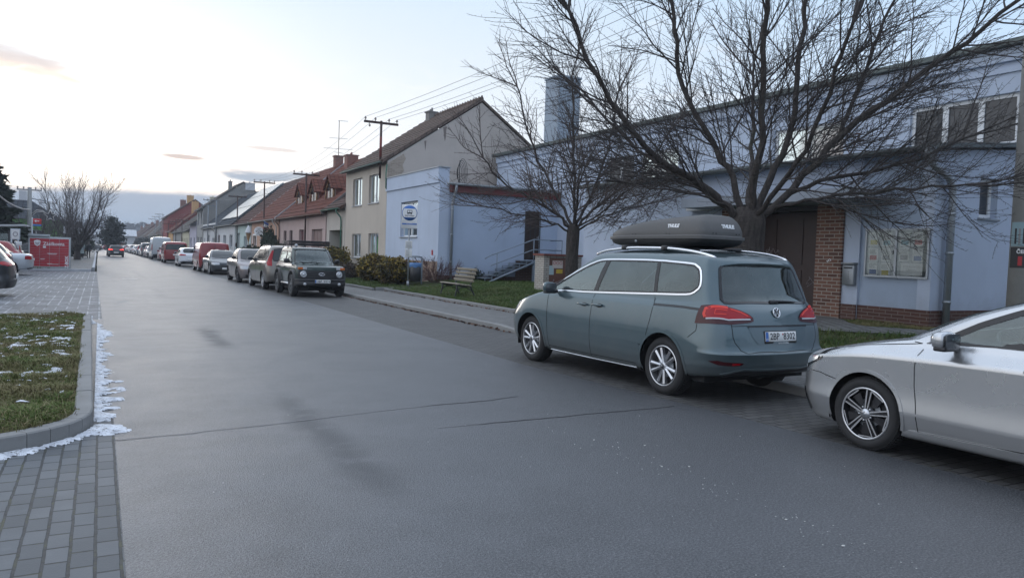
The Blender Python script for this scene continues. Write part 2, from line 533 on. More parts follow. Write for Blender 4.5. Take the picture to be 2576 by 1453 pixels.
def emis(name, c, s):
 if name in MATS: return MATS[name]
 t = NT(name)
 t.b.inputs["Base Color"].default_value = (*sc(c, .4), 1)
 t.b.inputs["Emission Color"].default_value = (*c, 1); t.b.inputs["Emission Strength"].default_value = s
 MATS[name] = t.m
 return t.m
M_black = plain("black_plastic", (.018, .018, .02), .45)
M_blackg = plain("black_gloss", (.012, .012, .014), .12)
M_rubber = plain("tyre_rubber", (.022, .022, .023), .8, bump=.2, nscale=10)
M_under = plain("underbody_black", (.010, .010, .011), .9)
M_chrome = plain("bright_trim", (.75, .76, .78), .14, 1.0, .03)
M_alloy = plain("alloy_silver", (.55, .56, .58), .28, .85, .05)
M_alloyd = plain("alloy_dark", (.035, .036, .04), .35, .5)
M_seat = plain("seat_fabric", (.045, .047, .05), .9, nscale=20)
M_white = plain("white_paint", (.75, .76, .77), .4, var=.05)
M_zinc = plain("zinc_sheet", (.34, .37, .40), .42, .55, .15, 3)
M_steelp = plain("grey_steel_paint", (.22, .26, .31), .5, .2, .15)
M_rust = plain("rusty_steel", (.085, .032, .022), .75, .2, .3, 8)
M_conc = plain("concrete", (.30, .30, .29), .9, 0, .2, 4, .2, .4)
M_txtk = plain("dark_print", (.03, .03, .035), .6)
M_red = plain("signal_red", (.42, .022, .03), .4, var=.06)
M_blue = plain("sign_blue", (.03, .13, .42), .4, var=.06)
M_curtain = plain("net_curtain", (.42, .43, .43), .9, 0, .2, 9)
M_lampclear = glass_dark("lamp_lens", (.42, .44, .46), .06, .8)
M_lampred = glass_dark("tail_lens", (.30, .006, .012), .22, .3)
M_lampdark = glass_dark("tail_lens_dark", (.045, .004, .007), .18, .35)
M_lampamber = glass_dark("amber_lens", (.55, .13, .015), .15, .6)
M_pane = glass_dark("window_pane", (.035, .042, .05), .03, .6)
# ---------------------------------------------------------------- car body builder
# A body is a stack of plan outlines (rings). Each ring is half an outline, from the middle of the nose
# to the middle of the tail, given by 11 control points; the surface runs smoothly through them.
def pchip(P, nper):
 """monotone cubic through the control points P (n, k), nper steps per span"""
 P = np.asarray(P, float); n = len(P)
 d = np.diff(P, axis=0)
 m = np.zeros_like(P)
 if n == 2: m[:] = d[0]
 a, b = d[:-1], d[1:]
 ok = a * b > 0
 with np.errstate(divide='ignore', invalid='ignore'):
  h = np.where(ok, 2 * a * b / (a + b), 0)
 # softened towards the mean slope keeps the skin full
 lim = 3 * np.minimum(np.abs(a), np.abs(b))
 mean = (a + b) / 2
 h = np.where(ok, np.sign(mean) * np.minimum(np.abs(mean), lim), 0)
 if n > 2: m[1:-1] = h; m[0] = d[0]; m[-1] = d[-1]
 t = (np.arange(nper) / nper)[:, None]
 out = []
 for i in range(n - 1):
  h00 = 2 * t**3 - 3 * t**2 + 1; h10 = t**3 - 2 * t**2 + t; h01 = -2 * t**3 + 3 * t**2; h11 = t**3 - t**2
  out.append(h00 * P[i] + h10 * m[i] + h01 * P[i + 1] + h11 * m[i + 1])
 out.append(P[-1:])
 return np.concatenate(out)
RF = [(0, 0), (.46, .035), (.80, .17), (.965, .48), (1.0, 1.0)]     # nose: (share of half width, set back)
RB = [(1.0, 1.0), (.985, .46), (.87, .15), (.50, .03), (0, 0)]
def ring(yF, yR, w, zF, zM, zR, kf=1.0, kr=1.0, wf=1.0, wr=1.0):
 """one plan outline; kf, kr: how round nose and tail are; wf, wr: width at nose and tail corners"""
 pts = []
 for i, (a, b) in enumerate(RF):
  f = 1 + (wf - 1) * (1 - i / 4.0)
  t = [0, .04, .15, .5, .85][i]
  pts.append((a * w * f, yF - b * kf, zF + (zM - zF) * t))
 pts.append((w, (yF - kf + yR + kr) / 2, zM))
 for i, (a, b) in enumerate(RB):
  f = 1 + (wr - 1) * (i / 4.0)
  t = [.15, .5, .85, .96, 1][i]
  pts.append((a * w * f, yR + b * kr, zM + (zR - zM) * t))
 return pts
class Body:
 def __init__(s, rings, nu=8, nv=4, fix=None, creases=()):
  C = np.array(rings, float)          # nr, 11, 3
  if fix: fix(C)
  s.nr = len(C)
  # along u (mirror one control at each end for a smooth nose and tail)
  rows = []
  for r in C:
   a = r[1] * [-1, 1, 1]; b = r[-2] * [-1, 1, 1]
   rows.append(pchip(np.vstack([a, r, b]), nu)[nu:-nu])
  G = np.array(rows)                  # nr, NU, 3
  cuts = [0] + sorted(creases) + [s.nr - 1]      # the skin keeps an edge at these rings
  col = lambda P: np.concatenate([pchip(P[a:b + 1], nv)[(1 if a else 0):] for a, b in zip(cuts[:-1], cuts[1:])])
  G = np.swapaxes(np.array([col(G[:, j]) for j in range(G.shape[1])]), 0, 1)
  s.G = G; s.nu, s.nv = nu, nv
  s.NV, s.NU = G.shape[:2]
  du = np.gradient(G, axis=1); dv = np.gradient(G, axis=0)
  n = np.cross(du, dv); l = np.linalg.norm(n, axis=2, keepdims=True); l[l < 1e-9] = 1
  s.Nn = n / l
  c = s.G.reshape(-1, 3).mean(0)
  mid = s.Nn[s.NV // 2, s.NU // 2]
  if mid[0] < 0: s.Nn = -s.Nn
  s.Nn[:, 0, 0] = 0; s.Nn[:, -1, 0] = 0
 def ev(s, uv):
  """surface point and normal at fractional grid coordinates (u, v)"""
  u = np.clip(uv[:, 0], 0, s.NU - 1.0001); v = np.clip(uv[:, 1], 0, s.NV - 1.0001)
  i, j = u.astype(int), v.astype(int); a, b = (u - i)[:, None], (v - j)[:, None]
  f = lambda A: (A[j, i] * (1 - a) + A[j, i + 1] * a) * (1 - b) + (A[j + 1, i] * (1 - a) + A[j + 1, i + 1] * a) * b
  n = f(s.Nn); n /= np.maximum(np.linalg.norm(n, axis=1, keepdims=True), 1e-9)
  return f(s.G), n
 def uv(s, pts, vlo=0, vhi=None):
  """nearest surface coordinates of 3D points"""
  out = []
  hi = s.NV if vhi is None else int(vhi * s.nv) + 1
  lo = int(vlo * s.nv)
  sub = s.G[lo:hi]
  for p in pts:
   d = ((sub - np.array(p)) ** 2).sum(2)
   j, i = np.unravel_index(d.argmin(), d.shape)
   u, v = float(i), float(j + lo)
   for _ in range(7):             # refine with local tangents
    q, n = s.ev(np.array([[u, v]])); q = q[0]
    e = .25
    pu = (s.ev(np.array([[u + e, v]]))[0][0] - s.ev(np.array([[u - e, v]]))[0][0]) / (2 * e)
    pv = (s.ev(np.array([[u, v + e]]))[0][0] - s.ev(np.array([[u, v - e]]))[0][0]) / (2 * e)
    A = np.stack([pu, pv], 1)
    try: dl = np.linalg.lstsq(A, np.array(p) - q, rcond=None)[0]
    except Exception: break
    u += float(np.clip(dl[0], -.7, .7)); v += float(np.clip(dl[1], -.7, .7))
    u = min(max(u, 0), s.NU - 1); v = min(max(v, lo), hi - 1)
   out.append((u, v))
  return np.array(out)
def chaikin(P, n, closed=True):
 P = np.asarray(P, float)
 for _ in range(n):
  Q = []
  m = len(P)
  for i in range(m if closed else m - 1):
   a, b = P[i], P[(i + 1) % m]
   Q += [a * .78 + b * .22, a * .22 + b * .78]
  if not closed: Q = [P[0]] + Q[1:-1] + [P[-1]]
  P = np.array(Q)
 return P
def densify(P, d, closed=True):
 P = np.asarray(P, float); out = []
 m = len(P)
 for i in range(m if closed else m - 1):
  a, b = P[i], P[(i + 1) % m]
  k = max(1, int(np.linalg.norm(b - a) / d))
  for t in range(k): out.append(a + (b - a) * t / k)
 if not closed: out.append(P[-1])
 return np.array(out)
def inside(poly, pts):
 x, y = pts[:, 0], pts[:, 1]; r = np.zeros(len(pts), bool)
 n = len(poly)
 for i in range(n):
  x1, y1 = poly[i]; x2, y2 = poly[(i + 1) % n]
  c = ((y1 > y) != (y2 > y))
  with np.errstate(divide='ignore', invalid='ignore'):
   r ^= c & (x < (x2 - x1) * (y - y1) / (y2 - y1 + 1e-30) + x1)
 return r
def mirror_mesh(me):
 m = me.copy(); m.transform(Matrix.Diagonal((-1, 1, 1, 1))); m.flip_normals(); return m
class Car:
 def __init__(s, name, label, cat, body, color, loc, rz=0.0, group=None, hero=False, tilt=0.0):
  s.root = empty(name, loc, rz, label, cat, group)
  s.b = body; s.color = color; s.holes = []; s.arches = []; s.hero = hero
 # --- shapes lying on the skin
 def fill(s, name, pts, m, off=.004, rnd_=0, sides='both', v=(0, None), step=None, parent=None, hole=0.0, label=None):
  """sides: 'both' mirrors, 'one' left (-x) only, 'mid' joins both halves over the middle line"""
  P = chaikin(pts, rnd_) if rnd_ else np.asarray(pts, float)
  uv = s.b.uv(densify(P, .06), *v)
  if sides == 'mid':
   x0 = np.abs(densify(P, .06)[:, 0]) < 1e-6
   uv[x0, 0] = np.where(uv[x0, 0] > s.b.NU / 2, s.b.NU - 1, 0)
  if hole: s.holes.append(uv)
  st = step or max(1.0, s.b.nu / 9.0)
  bm = bmesh.new()
  try: bm.faces.new([bm.verts.new((a[0], a[1], 0)) for a in uv])
  except ValueError: pass
  lo, hi = uv.min(0), uv.max(0)
  for ax in (0, 1):
   t = math.floor(lo[ax]) + .37
   while t < hi[ax]:
    if t > lo[ax]:
     co = [0, 0, 0]; no = [0, 0, 0]; co[ax] = t; no[ax] = 1
     bmesh.ops.bisect_plane(bm, geom=bm.verts[:] + bm.edges[:] + bm.faces[:], plane_co=co, plane_no=no)
    t += st
  bmesh.ops.triangulate(bm, faces=[f for f in bm.faces if len(f.verts) > 4])
  q = np.array([(x.co.x, x.co.y) for x in bm.verts])
  p, n = s.b.ev(q)
  p = p + n * off
  for x, a in zip(bm.verts, p): x.co = a
  bm.normal_update()
  tot = sum((f.normal.dot(Vector(s.b.ev(np.array([q[f.verts[0].index]]))[1][0])) for f in list(bm.faces)[:12]), 0.0) if len(bm.faces) else 0
  if tot < 0: bmesh.ops.reverse_faces(bm, faces=bm.faces)
  for f in bm.faces: f.smooth = True
  if sides == 'mid':
   geom = bmesh.ops.duplicate(bm, geom=bm.verts[:] + bm.edges[:] + bm.faces[:])["geom"]
   nv = [g for g in geom if isinstance(g, bmesh.types.BMVert)]
   for x in nv: x.co.x = -x.co.x
   bmesh.ops.reverse_faces(bm, faces=[g for g in geom if isinstance(g, bmesh.types.BMFace)])
   bmesh.ops.remove_doubles(bm, verts=bm.verts, dist=.0015)
  me = bpy.data.meshes.new(name); bm.to_mesh(me); bm.free(); me.materials.append(m)
  return s._place(name, me, sides, parent, label)
 def _place(s, name, me, sides, parent, label=None):
  par = parent or s.root
  if sides == 'mid':
   return [tag(add_mesh(name, me, par), label)]
  mm = mirror_mesh(me)
  o = [tag(add_mesh(name, mm, par if not isinstance(par, list) else par[0]), label)]
  if sides == 'both':
   o.append(tag(add_mesh(name, me, par if not isinstance(par, list) else par[-1]), label))
  return o
 def band(s, name, pts, w, m, off=.004, closed=True, sides='both', v=(0, None), rnd_=0, inward=True, parent=None, rise=0.0, d=.05, build=True, mb=None):
  """a ribbon of width w along a line on the skin (inside a closed outline, or centred on an open one)"""
  P = chaikin(pts, rnd_, closed) if rnd_ else np.asarray(pts, float)
  P = densify(P, d, closed)
  uv = s.b.uv(P, *v)
  p, n = s.b.ev(uv)
  k = len(p)
  t = np.roll(p, -1, 0) - np.roll(p, 1, 0) if closed else np.gradient(p, axis=0)
  t /= np.maximum(np.linalg.norm(t, axis=1, keepdims=True), 1e-9)
  sd_ = np.cross(n, t)
  if closed:
   if (sd_ * (p.mean(0) - p)).sum() < 0: sd_ = -sd_
   a, bb = p, p + sd_ * w
   if not inward: bb = p - sd_ * w
  else:
   a, bb = p - sd_ * w / 2, p + sd_ * w / 2
  L4 = [a + n * (off * .2), a + n * (off + rise), bb + n * (off + rise), bb + n * (off * .2)]
  V = np.concatenate(L4); fs = []
  for i in range(k if closed else k - 1):
   j = (i + 1) % k
   for r in range(3): fs.append((r * k + i, r * k + j, (r + 1) * k + j, (r + 1) * k + i))
  out = mb or MB()
  out.add(V.tolist(), fs, 0, False)
  if mb is not None: return
  me = out.mesh(name, m)
  return s._place(name, me, sides, parent)
 def lines(s, name, polys, w=.007, m=None, off=.0012, sides='both', v=(0, None), parent=None):
  """all panel gaps of one part in one mesh"""
  mb = MB()
  for P in polys: s.band(name, P, w, None, off, False, sides, v, mb=mb, d=.03)
  return s._place(name, mb.mesh(name, m or M_under), sides, parent or s.body)
 def arch(s, yc, zc, r): s.arches.append((yc, zc, r))
 def finish_body(s):
  b = s.b
  NV, NU = b.NV, b.NU
  ii, jj = np.meshgrid(np.arange(NU - 1), np.arange(NV - 1))
  cu = np.stack([ii.ravel() + .5, jj.ravel() + .5], 1)
  keep = np.ones(len(cu), bool)
  for h in s.holes: keep &= ~inside(h, cu)
  ctr, _ = b.ev(cu)
  for (yc, zc, r) in s.arches:
   keep &= ~((np.hypot(ctr[:, 1] - yc, ctr[:, 2] - zc) < r) & (ctr[:, 0] > .45) & (ctr[:, 2] < zc + r))
  V = b.G.reshape(-1, 3).copy()
  F = [(int(j * NU + i), int(j * NU + i + 1), int((j + 1) * NU + i + 1), int((j + 1) * NU + i)) for (i, j), k in zip(np.stack([ii.ravel(), jj.ravel()], 1), keep) if k]
  # draw the edge of every opening onto its true outline
  K = keep.reshape(NV - 1, NU - 1)
  for h in s.holes:
   I = inside(h, cu).reshape(NV - 1, NU - 1)
   ci, ck = np.zeros((NV, NU), bool), np.zeros((NV, NU), bool)
   for dj in (0, 1):
    for di in (0, 1):
     ci[dj:NV - 1 + dj, di:NU - 1 + di] |= I; ck[dj:NV - 1 + dj, di:NU - 1 + di] |= K
   a = h; c = np.roll(h, -1, 0); e = c - a; el = np.maximum((e ** 2).sum(1), 1e-12)
   for j, i in np.argwhere(ci & ck):
    q = np.array([i, j], float); t = np.clip(((q - a) * e).sum(1) / el, 0, 1); p = a + e * t[:, None]
    m = ((p - q) ** 2).sum(1).argmin()
    if ((p[m] - q) ** 2).sum() < 2.0 and 0 < i < NU - 1: V[j * NU + i] = b.ev(p[m][None])[0][0]
  for (yc, zc, r) in s.arches:
   I = ((np.hypot(ctr[:, 1] - yc, ctr[:, 2] - zc) < r) & (ctr[:, 0] > .45) & (ctr[:, 2] < zc + r)).reshape(NV - 1, NU - 1)
   ci, ck = np.zeros((NV, NU), bool), np.zeros((NV, NU), bool)
   for dj in (0, 1):
    for di in (0, 1):
     ci[dj:NV - 1 + dj, di:NU - 1 + di] |= I; ck[dj:NV - 1 + dj, di:NU - 1 + di] |= K
   for j, i in np.argwhere(ci & ck):
    p = V[j * NU + i]; d = np.array([p[1] - yc, p[2] - zc]); l = np.linalg.norm(d)
    if p[0] > .6 and l > .05 and abs(l - r) < .09: p[1], p[2] = yc + d[0] / l * r, zc + d[1] / l * r
  Vm = V * [-1, 1, 1]; n = len(V)
  Fm = [tuple(n + a for a in reversed(f)) for f in F]
  me = bpy.data.meshes.new("body")
  me.from_pydata(np.concatenate([V, Vm]).tolist(), [], F + Fm)
  bm = bmesh.new(); bm.from_mesh(me)
  bmesh.ops.remove_doubles(bm, verts=[x for x in bm.verts if abs(x.co.x) < 1e-4], dist=.0005)
  bmesh.ops.remove_doubles(bm, verts=bm.verts, dist=.0002)
  bmesh.ops.delete(bm, geom=[x for x in bm.verts if not x.link_faces], context='VERTS')
  bmesh.ops.dissolve_degenerate(bm, dist=.0002, edges=bm.edges)
  bmesh.ops.recalc_face_normals(bm, faces=bm.faces)
  tot = sum(f.normal.x * f.calc_center_median().x + f.normal.z * (f.calc_center_median().z - .8) for f in bm.faces)
  if tot < 0: bmesh.ops.reverse_faces(bm, faces=bm.faces)
  for f in bm.faces: f.smooth = True
  bm.to_mesh(me); bm.free()
  me.materials.append(s.color)
  s.body.data = me
 def start_body(s):
  s.body = add_mesh("body", bpy.data.meshes.new("body_start"), s.root)
  return s.body
 def chassis(s, yF, yR, w, z=.22):
  mb = MB()
  mb.bb((-w + .12, yR + .25, z - .03), (w - .12, yF - .25, z + .05))
  for (yc, zc, r) in s.arches:
   for sx in (-1, 1):
    a = R(-18)
    pts0, pts1 = [], []
    for k in range(15):
     t = a + (math.pi - 2 * a) * k / 14
     y_, z_ = yc + (r + .015) * math.cos(t), zc + (r + .015) * math.sin(t)
     pts0.append((sx * (w - .035), y_, z_)); pts1.append((sx * (w - .42), y_, z_))
    n = len(pts0)
    mb.add(pts0 + pts1, [(i, i + 1, n + i + 1, n + i) for i in range(n - 1)] + [tuple(range(2 * n - 1, n - 1, -1))], 0, False)
  return mb.build("chassis", M_under, s.root)
 def lips(s, w=.05, off=.004, m=None, rise=.0, name="arch_lip"):
  for (yc, zc, r) in s.arches:
   pts = []
   for k in range(25):
    t = R(-14) + R(208) * k / 24
    pts.append((1.2, yc + r * math.cos(t), zc + r * math.sin(t)))
   # nearest point sideways on the skin
   pts = [s.side_pt(y, z) for _, y, z in pts if z > s.zmin]
   s.band(name, pts, w, m or s.color, off, False, 'both', rise=rise, parent=s.body, d=.05)
 zmin = .2
 def side_pt(s, y, z):
  G = s.b.G
  d = (G[:, :, 1] - y) ** 2 + (G[:, :, 2] - z) ** 2 - np.maximum(G[:, :, 0] - .5, 0) * .02
  j, i = np.unravel_index(d.argmin(), d.shape)
  return (float(G[j, i, 0]), y, z)
 def S(s, yz): return [s.side_pt(*p) for p in yz]
 def wheels(s, yf, yr, r, x, width=.205, rim=.72, style=None, hero=False, m_rim=None):
  for y in (yf, yr):
   for sx in (-1, 1):
    make_wheel(s.root, (sx * x, y, r), sx, r, width, rim, style, hero, m_rim)
_wheel_cache = {}
def make_wheel(parent, loc, sx, r, width, rim, style, hero, m_rim):
 """local: axle along x, outer face at x = 0 towards sx"""
 key = (r, width, rim, style, hero, m_rim and m_rim.name)
 if key not in _wheel_cache:
  rr = r * rim
  Mx = Matrix.Rotation(R(90), 4, 'Y')       # lathe z -> +x (outer side is +x)
  n = 40 if hero else 22
  ty = MB()
  w = width
  prof = [(rr, -.012), (rr + .012, .0), (rr + (r - rr) * .55, .006), (r - .025, -.004), (r - .006, -.022), (r, -.05), (r, -w + .05), (r - .006, -w + .022), (r - .03, -w), (rr, -w + .01)]
  ty.lathe(prof, n, 0, Mx)
  if hero:                                   # tread blocks
   for k in range(72):
    t = 2 * math.pi * k / 72
    for a, b, sh in ((-.045, -.08, 0), (-.085, -.12, .5), (-.125, -w + .045, 0)):
     tt = t + sh * 2 * math.pi / 72
     M = Matrix.Rotation(tt, 4, 'X')
     ty.box(((a + b) / 2, 0, r + .001), (abs(a - b), r * .055, .010), 0, 0, M)
    for a in (-.012,):
     M = Matrix.Rotation(t, 4, 'X')
     ty.box((-.030, 0, r - .010), (.022, r * .05, .014), 0, 0, M)
  tyre = ty.mesh("wheel", M_rubber)
  rm = MB()
  rm.lathe([(rr + .004, -.006), (rr - .004, .002), (rr - .012, -.006)], n, 0, Mx); rm.lathe([(rr - .012, -.006), (rr - .022, -.05), (rr - .03, -w + .03)], n, 1 if style == 'twist' else 0, Mx)
  disc = (rr - .025)
  # dark drum behind
  rm.lathe([(disc, -.075), (disc * .3, -.075), (0, -.075)], n, 1, Mx, False)
  rm.lathe([(disc * .62, -.052), (disc * .62, -.06), (0.01, -.052)], n, 2, Mx, False) if hero else None
  hub = rr * .17
  if style == 'ten':
   for k in range(10):
    t = 2 * math.pi * (k + (.12 if k % 2 else -.12)) / 10
    M = Matrix.Rotation(t, 4, 'X')
    w0, w1 = rr * .062, rr * .088
    vs_ = [(-.020, -w0, hub * .7), (-.020, w0, hub * .7), (-.012, w1, disc), (-.012, -w1, disc),
      (-.055, -w0, hub * .7), (-.055, w0, hub * .7), (-.05, w1, disc), (-.05, -w1, disc),
      (-.006, 0, hub), (.000, 0, disc)]
    fs = [(0, 8, 9, 3), (8, 1, 2, 9), (0, 3, 7, 4), (1, 5, 6, 2), (0, 4, 5, 1, 8), (3, 9, 2, 6, 7)]
    rm.add(vs_, fs, 0, False, M)
   rm.lathe([(hub * 1.3, -.05), (hub * 1.25, -.014), (hub * .9, -.004)], n, 0, Mx)
   rm.lathe([(hub * .88, -.006), (hub * .8, .0), (0, .003)], n, 0, Mx)
   rm.lathe([(hub * .72, .0015), (hub * .70, .004), (0, .005)], n, 1, Mx)
   for a, b in (((-.55, .5), (-.12, -.6)), ((.55, .5), (.12, -.6)), ((-.25, .6), (0, .05)), ((.25, .6), (0, .05))):   # emblem strokes on the cap
    h_ = hub * .68
    rm.cyl((.006, a[0] * h_, a[1] * h_), (.006, b[0] * h_, b[1] * h_), hub * .06, 5, 0)
  elif style == 'twist':
   for k in range(5):
    t = 2 * math.pi * k / 5
    M = Matrix.Rotation(t, 4, 'X')
    def bar(pts, w, x=-.010):
     for (a0, b0), (a1, b1) in zip(pts[:-1], pts[1:]):
      p0, p1 = Vector((0, a0 * rr, b0 * rr)), Vector((0, a1 * rr, b1 * rr)); d = (p1 - p0).normalized(); sd_ = Vector((0, -d.z, d.y)) * w * rr; p1 = p1 + d * w * rr * .6
      q = [p0 - sd_, p0 + sd_, p1 + sd_, p1 - sd_]
      vs_ = [(x, v.y, v.z) for v in q] + [(x - .035, v.y, v.z) for v in q]
      rm.add(vs_, [(0, 1, 2, 3)], 0, False, M); rm.add(vs_, [(0, 4, 5, 1), (1, 5, 6, 2), (2, 6, 7, 3), (3, 7, 4, 0)], 1, False, M)
    bar([(-.05, .20), (-.13, .95)], .030)
    bar([(.05, .20), (.06, .96)], .024)
    bar([(.06, .93), (.36, .80), (.60, .70)], .026)
    rm.add([(-.022, -.05 * rr, .2 * rr), (-.022, .05 * rr, .2 * rr), (-.022, .06 * rr, .95 * rr), (-.022, -.13 * rr, .95 * rr)], [(0, 1, 2, 3)], 1, False, M)
    rm.add([(-.030, .08 * rr, .3 * rr), (-.030, .30 * rr, .30 * rr), (-.034, .52 * rr, .66 * rr), (-.030, .2 * rr, .80 * rr)], [(0, 1, 2, 3)], 1, False, M)
    rm.cyl((-.03, math.sin(R(36)) * hub * 1.55, math.cos(R(36)) * hub * 1.55), (-.006, math.sin(R(36)) * hub * 1.55, math.cos(R(36)) * hub * 1.55), rr * .035, 8, 0, M=M)
   rm.lathe([(hub * 2.0, -.05), (hub * 1.9, -.022), (hub * 1.2, -.016)], n, 1, Mx)
   rm.lathe([(hub * 1.15, -.02), (hub * 1.1, -.004), (0, .0)], n, 0, Mx)
   h_ = hub * .6
   for a, b in (((-.5, .7), (-.5, -.7)), ((.5, .7), (.5, -.7)), ((-.5, -.1), (.5, .1))):
    rm.cyl((.001, a[0] * h_, a[1] * h_), (.001, b[0] * h_, b[1] * h_), hub * .08, 5, 2)
  elif style == 'steel':
   rm.lathe([(disc, -.03), (disc * .72, -.012), (disc * .45, -.02), (hub * 1.1, .0), (hub, .018), (0, .02)], n, 0, Mx)
   for k in range(8):
    t = 2 * math.pi * k / 8; M = Matrix.Rotation(t, 4, 'X')
    rm.sphere((-.012, 0, disc * .74), (.012, rr * .09, rr * .09), 8, 5, 1, M)
  else:
   ns = style if isinstance(style, int) else 5
   for k in range(ns):
    t = 2 * math.pi * k / ns; M = Matrix.Rotation(t, 4, 'X')
    w0, w1 = rr * .16, rr * .20 * 5 / ns
    rm.add([(-.012, -w0, hub * .6), (-.012, w0, hub * .6), (-.004, w1, disc), (-.004, -w1, disc), (-.06, -w0, hub * .6), (-.06, w0, hub * .6), (-.05, w1, disc), (-.05, -w1, disc)],
      [(0, 1, 2, 3), (0, 3, 7, 4), (1, 5, 6, 2), (0, 4, 5, 1)], 0, False, M)
   rm.lathe([(hub * 1.4, -.05), (hub * 1.3, -.008), (0, -.002)], n, 0, Mx)
  rimm = rm.mesh("rim", [m_rim or M_alloy, M_alloyd, M_zinc])
  _wheel_cache[key] = (tyre, rimm)
 tyre, rimm = _wheel_cache[key]
 o = add_mesh("wheel", tyre, parent, loc); o.rotation_euler = (rnd.uniform(0, 3), 0, 0 if sx > 0 else math.pi)
 q = add_mesh("rim", rimm, o)
 return o
def plate(parent, loc, face, txt, w=.52, h=.112, lean=0.0, strip_=True, name="number_plate"):
 """face: +1 looks towards +y, -1 towards -y"""
 p = empty_part(name, parent)
 M = Matrix.Translation(Vector(loc)) @ Matrix.Rotation(lean, 4, 'X') @ Matrix.Rotation(0 if face < 0 else math.pi, 4, 'Z')
 mb = MB()
 mb.rbox((0, .006, 0), (w + .024, .014, h + .036), .012, 3, 0, 'y')
 mb.rbox((0, -.003, .006), (w, .006, h), .008, 3, 1, 'y')
 if strip_: mb.box((-w / 2 + .024, -.0068, .006), (.044, .001, h * .94), 2)
 o = mb.build(name, [M_black, plain("plate_white", (.70, .71, .70), .35, var=.04), M_blue], parent)
 o.data.transform(M)
 T = M @ Matrix.Translation((0, -.0078, .006)) @ Matrix.Rotation(R(90), 4, 'X')
 a, b_ = txt.split("  ")
 text("plate_lettering", a, h * .98, M_txtk, o, T @ Matrix.Translation((-w * .205, -.002, 0)), .0004, 'CENTER', .0012, .92)
 text("plate_lettering", b_, h * .98, M_txtk, o, T @ Matrix.Translation((w * .27, -.002, 0)), .0004, 'CENTER', .0012, .92)
 if strip_:
  text("plate_lettering", "CZ", h * .26, M_white, o, T @ Matrix.Translation((-w / 2 + .024, -h * .28, .0004)), .0004)
 d_ = MB(); d_.lathe([(h * .09, 0), (h * .09, .0008), (0, .0008)], 10, 0, T @ Matrix.Translation((w * .055, h * .22, 0)))
 d_.build("plate_seal", M_red, o)
 return o
def empty_part(name, parent): return None
def mirror_part(car, x, y, z, m, size=(.19, .13, .15), side=-1, parent=None):
 """door mirror: rounded shell, glass on the rear face, arm"""
 for sx in ((-1, 1) if side == 0 else (side,)):
  mb = MB()
  nu, nv = 14, 9
  vs_, fs = [], []
  for j in range(nv + 1):
   ph = math.pi * j / nv
   for i in range(nu):
    th = 2 * math.pi * i / nu
    a, b, c = math.sin(ph) * math.cos(th), math.sin(ph) * math.sin(th), -math.cos(ph)
    sg = lambda q, e: math.copysign(abs(q) ** e, q)
    px, py, pz = sg(a, .7) * size[0] / 2, sg(b, .75) * size[1] / 2, sg(c, .65) * size[2] / 2
    if py < 0: py *= .35                 # flat back
    py += -.10 * sx * 0 + .18 * (-abs(px) * .5)
    vs_.append((sx * (x + size[0] / 2) + px, y + py, z + pz + .012 * (px * sx) / size[0]))
  for j in range(nv):
   for i in range(nu):
    i2 = (i + 1) % nu
    fs.append((j * nu + i, j * nu + i2, (j + 1) * nu + i2, (j + 1) * nu + i))
  mb.add(vs_, fs, 0, True)
  o = mb.build("door_mirror", [m], parent or car.root)
  a = MB()
  a.cyl((sx * (x - .03), y + .01, z - size[2] * .32), (sx * (x + size[0] * .35), y + .01, z - size[2] * .36), .026, 8)
  a.rbox((sx * (x + size[0] / 2), y - .0, z - size[2] * .40), (size[0] * .86, size[1] * .5, size[2] * .22), .02, 3)
  a.build("mirror_arm", M_black, o)
  g_ = MB(); g_.rbox((sx * (x + size[0] / 2 + .004), y - size[1] * .27, z), (size[0] * .84, .006, size[2] * .78), .03, 4, 0, 'y')
  g_.build("mirror_glass", M_pane, o)
def handle(car, y, z, L_=.19, m=None):
 x, _, _ = car.side_pt(y, z)
 for sx in (-1, 1):
  mb = MB()
  mb.rbox((sx * (x + .030), y, z), (.018, L_, .026), .012, 3, 0, 'y')
  mb.box((sx * (x + .012), y + L_ * .42, z), (.034, .026, .022)); mb.box((sx * (x + .012), y - L_ * .42, z), (.034, .026, .022))
  o = mb.build("door_handle", m or car.color, car.body)
  c = MB(); c.sphere((sx * (x + .0005), y - .02, z - .010), (.005, L_ * .36, .034), 12, 6, 0)  # black patch stands in for the shade in the handle hollow
  c.build("handle_recess_shade", M_black, o)
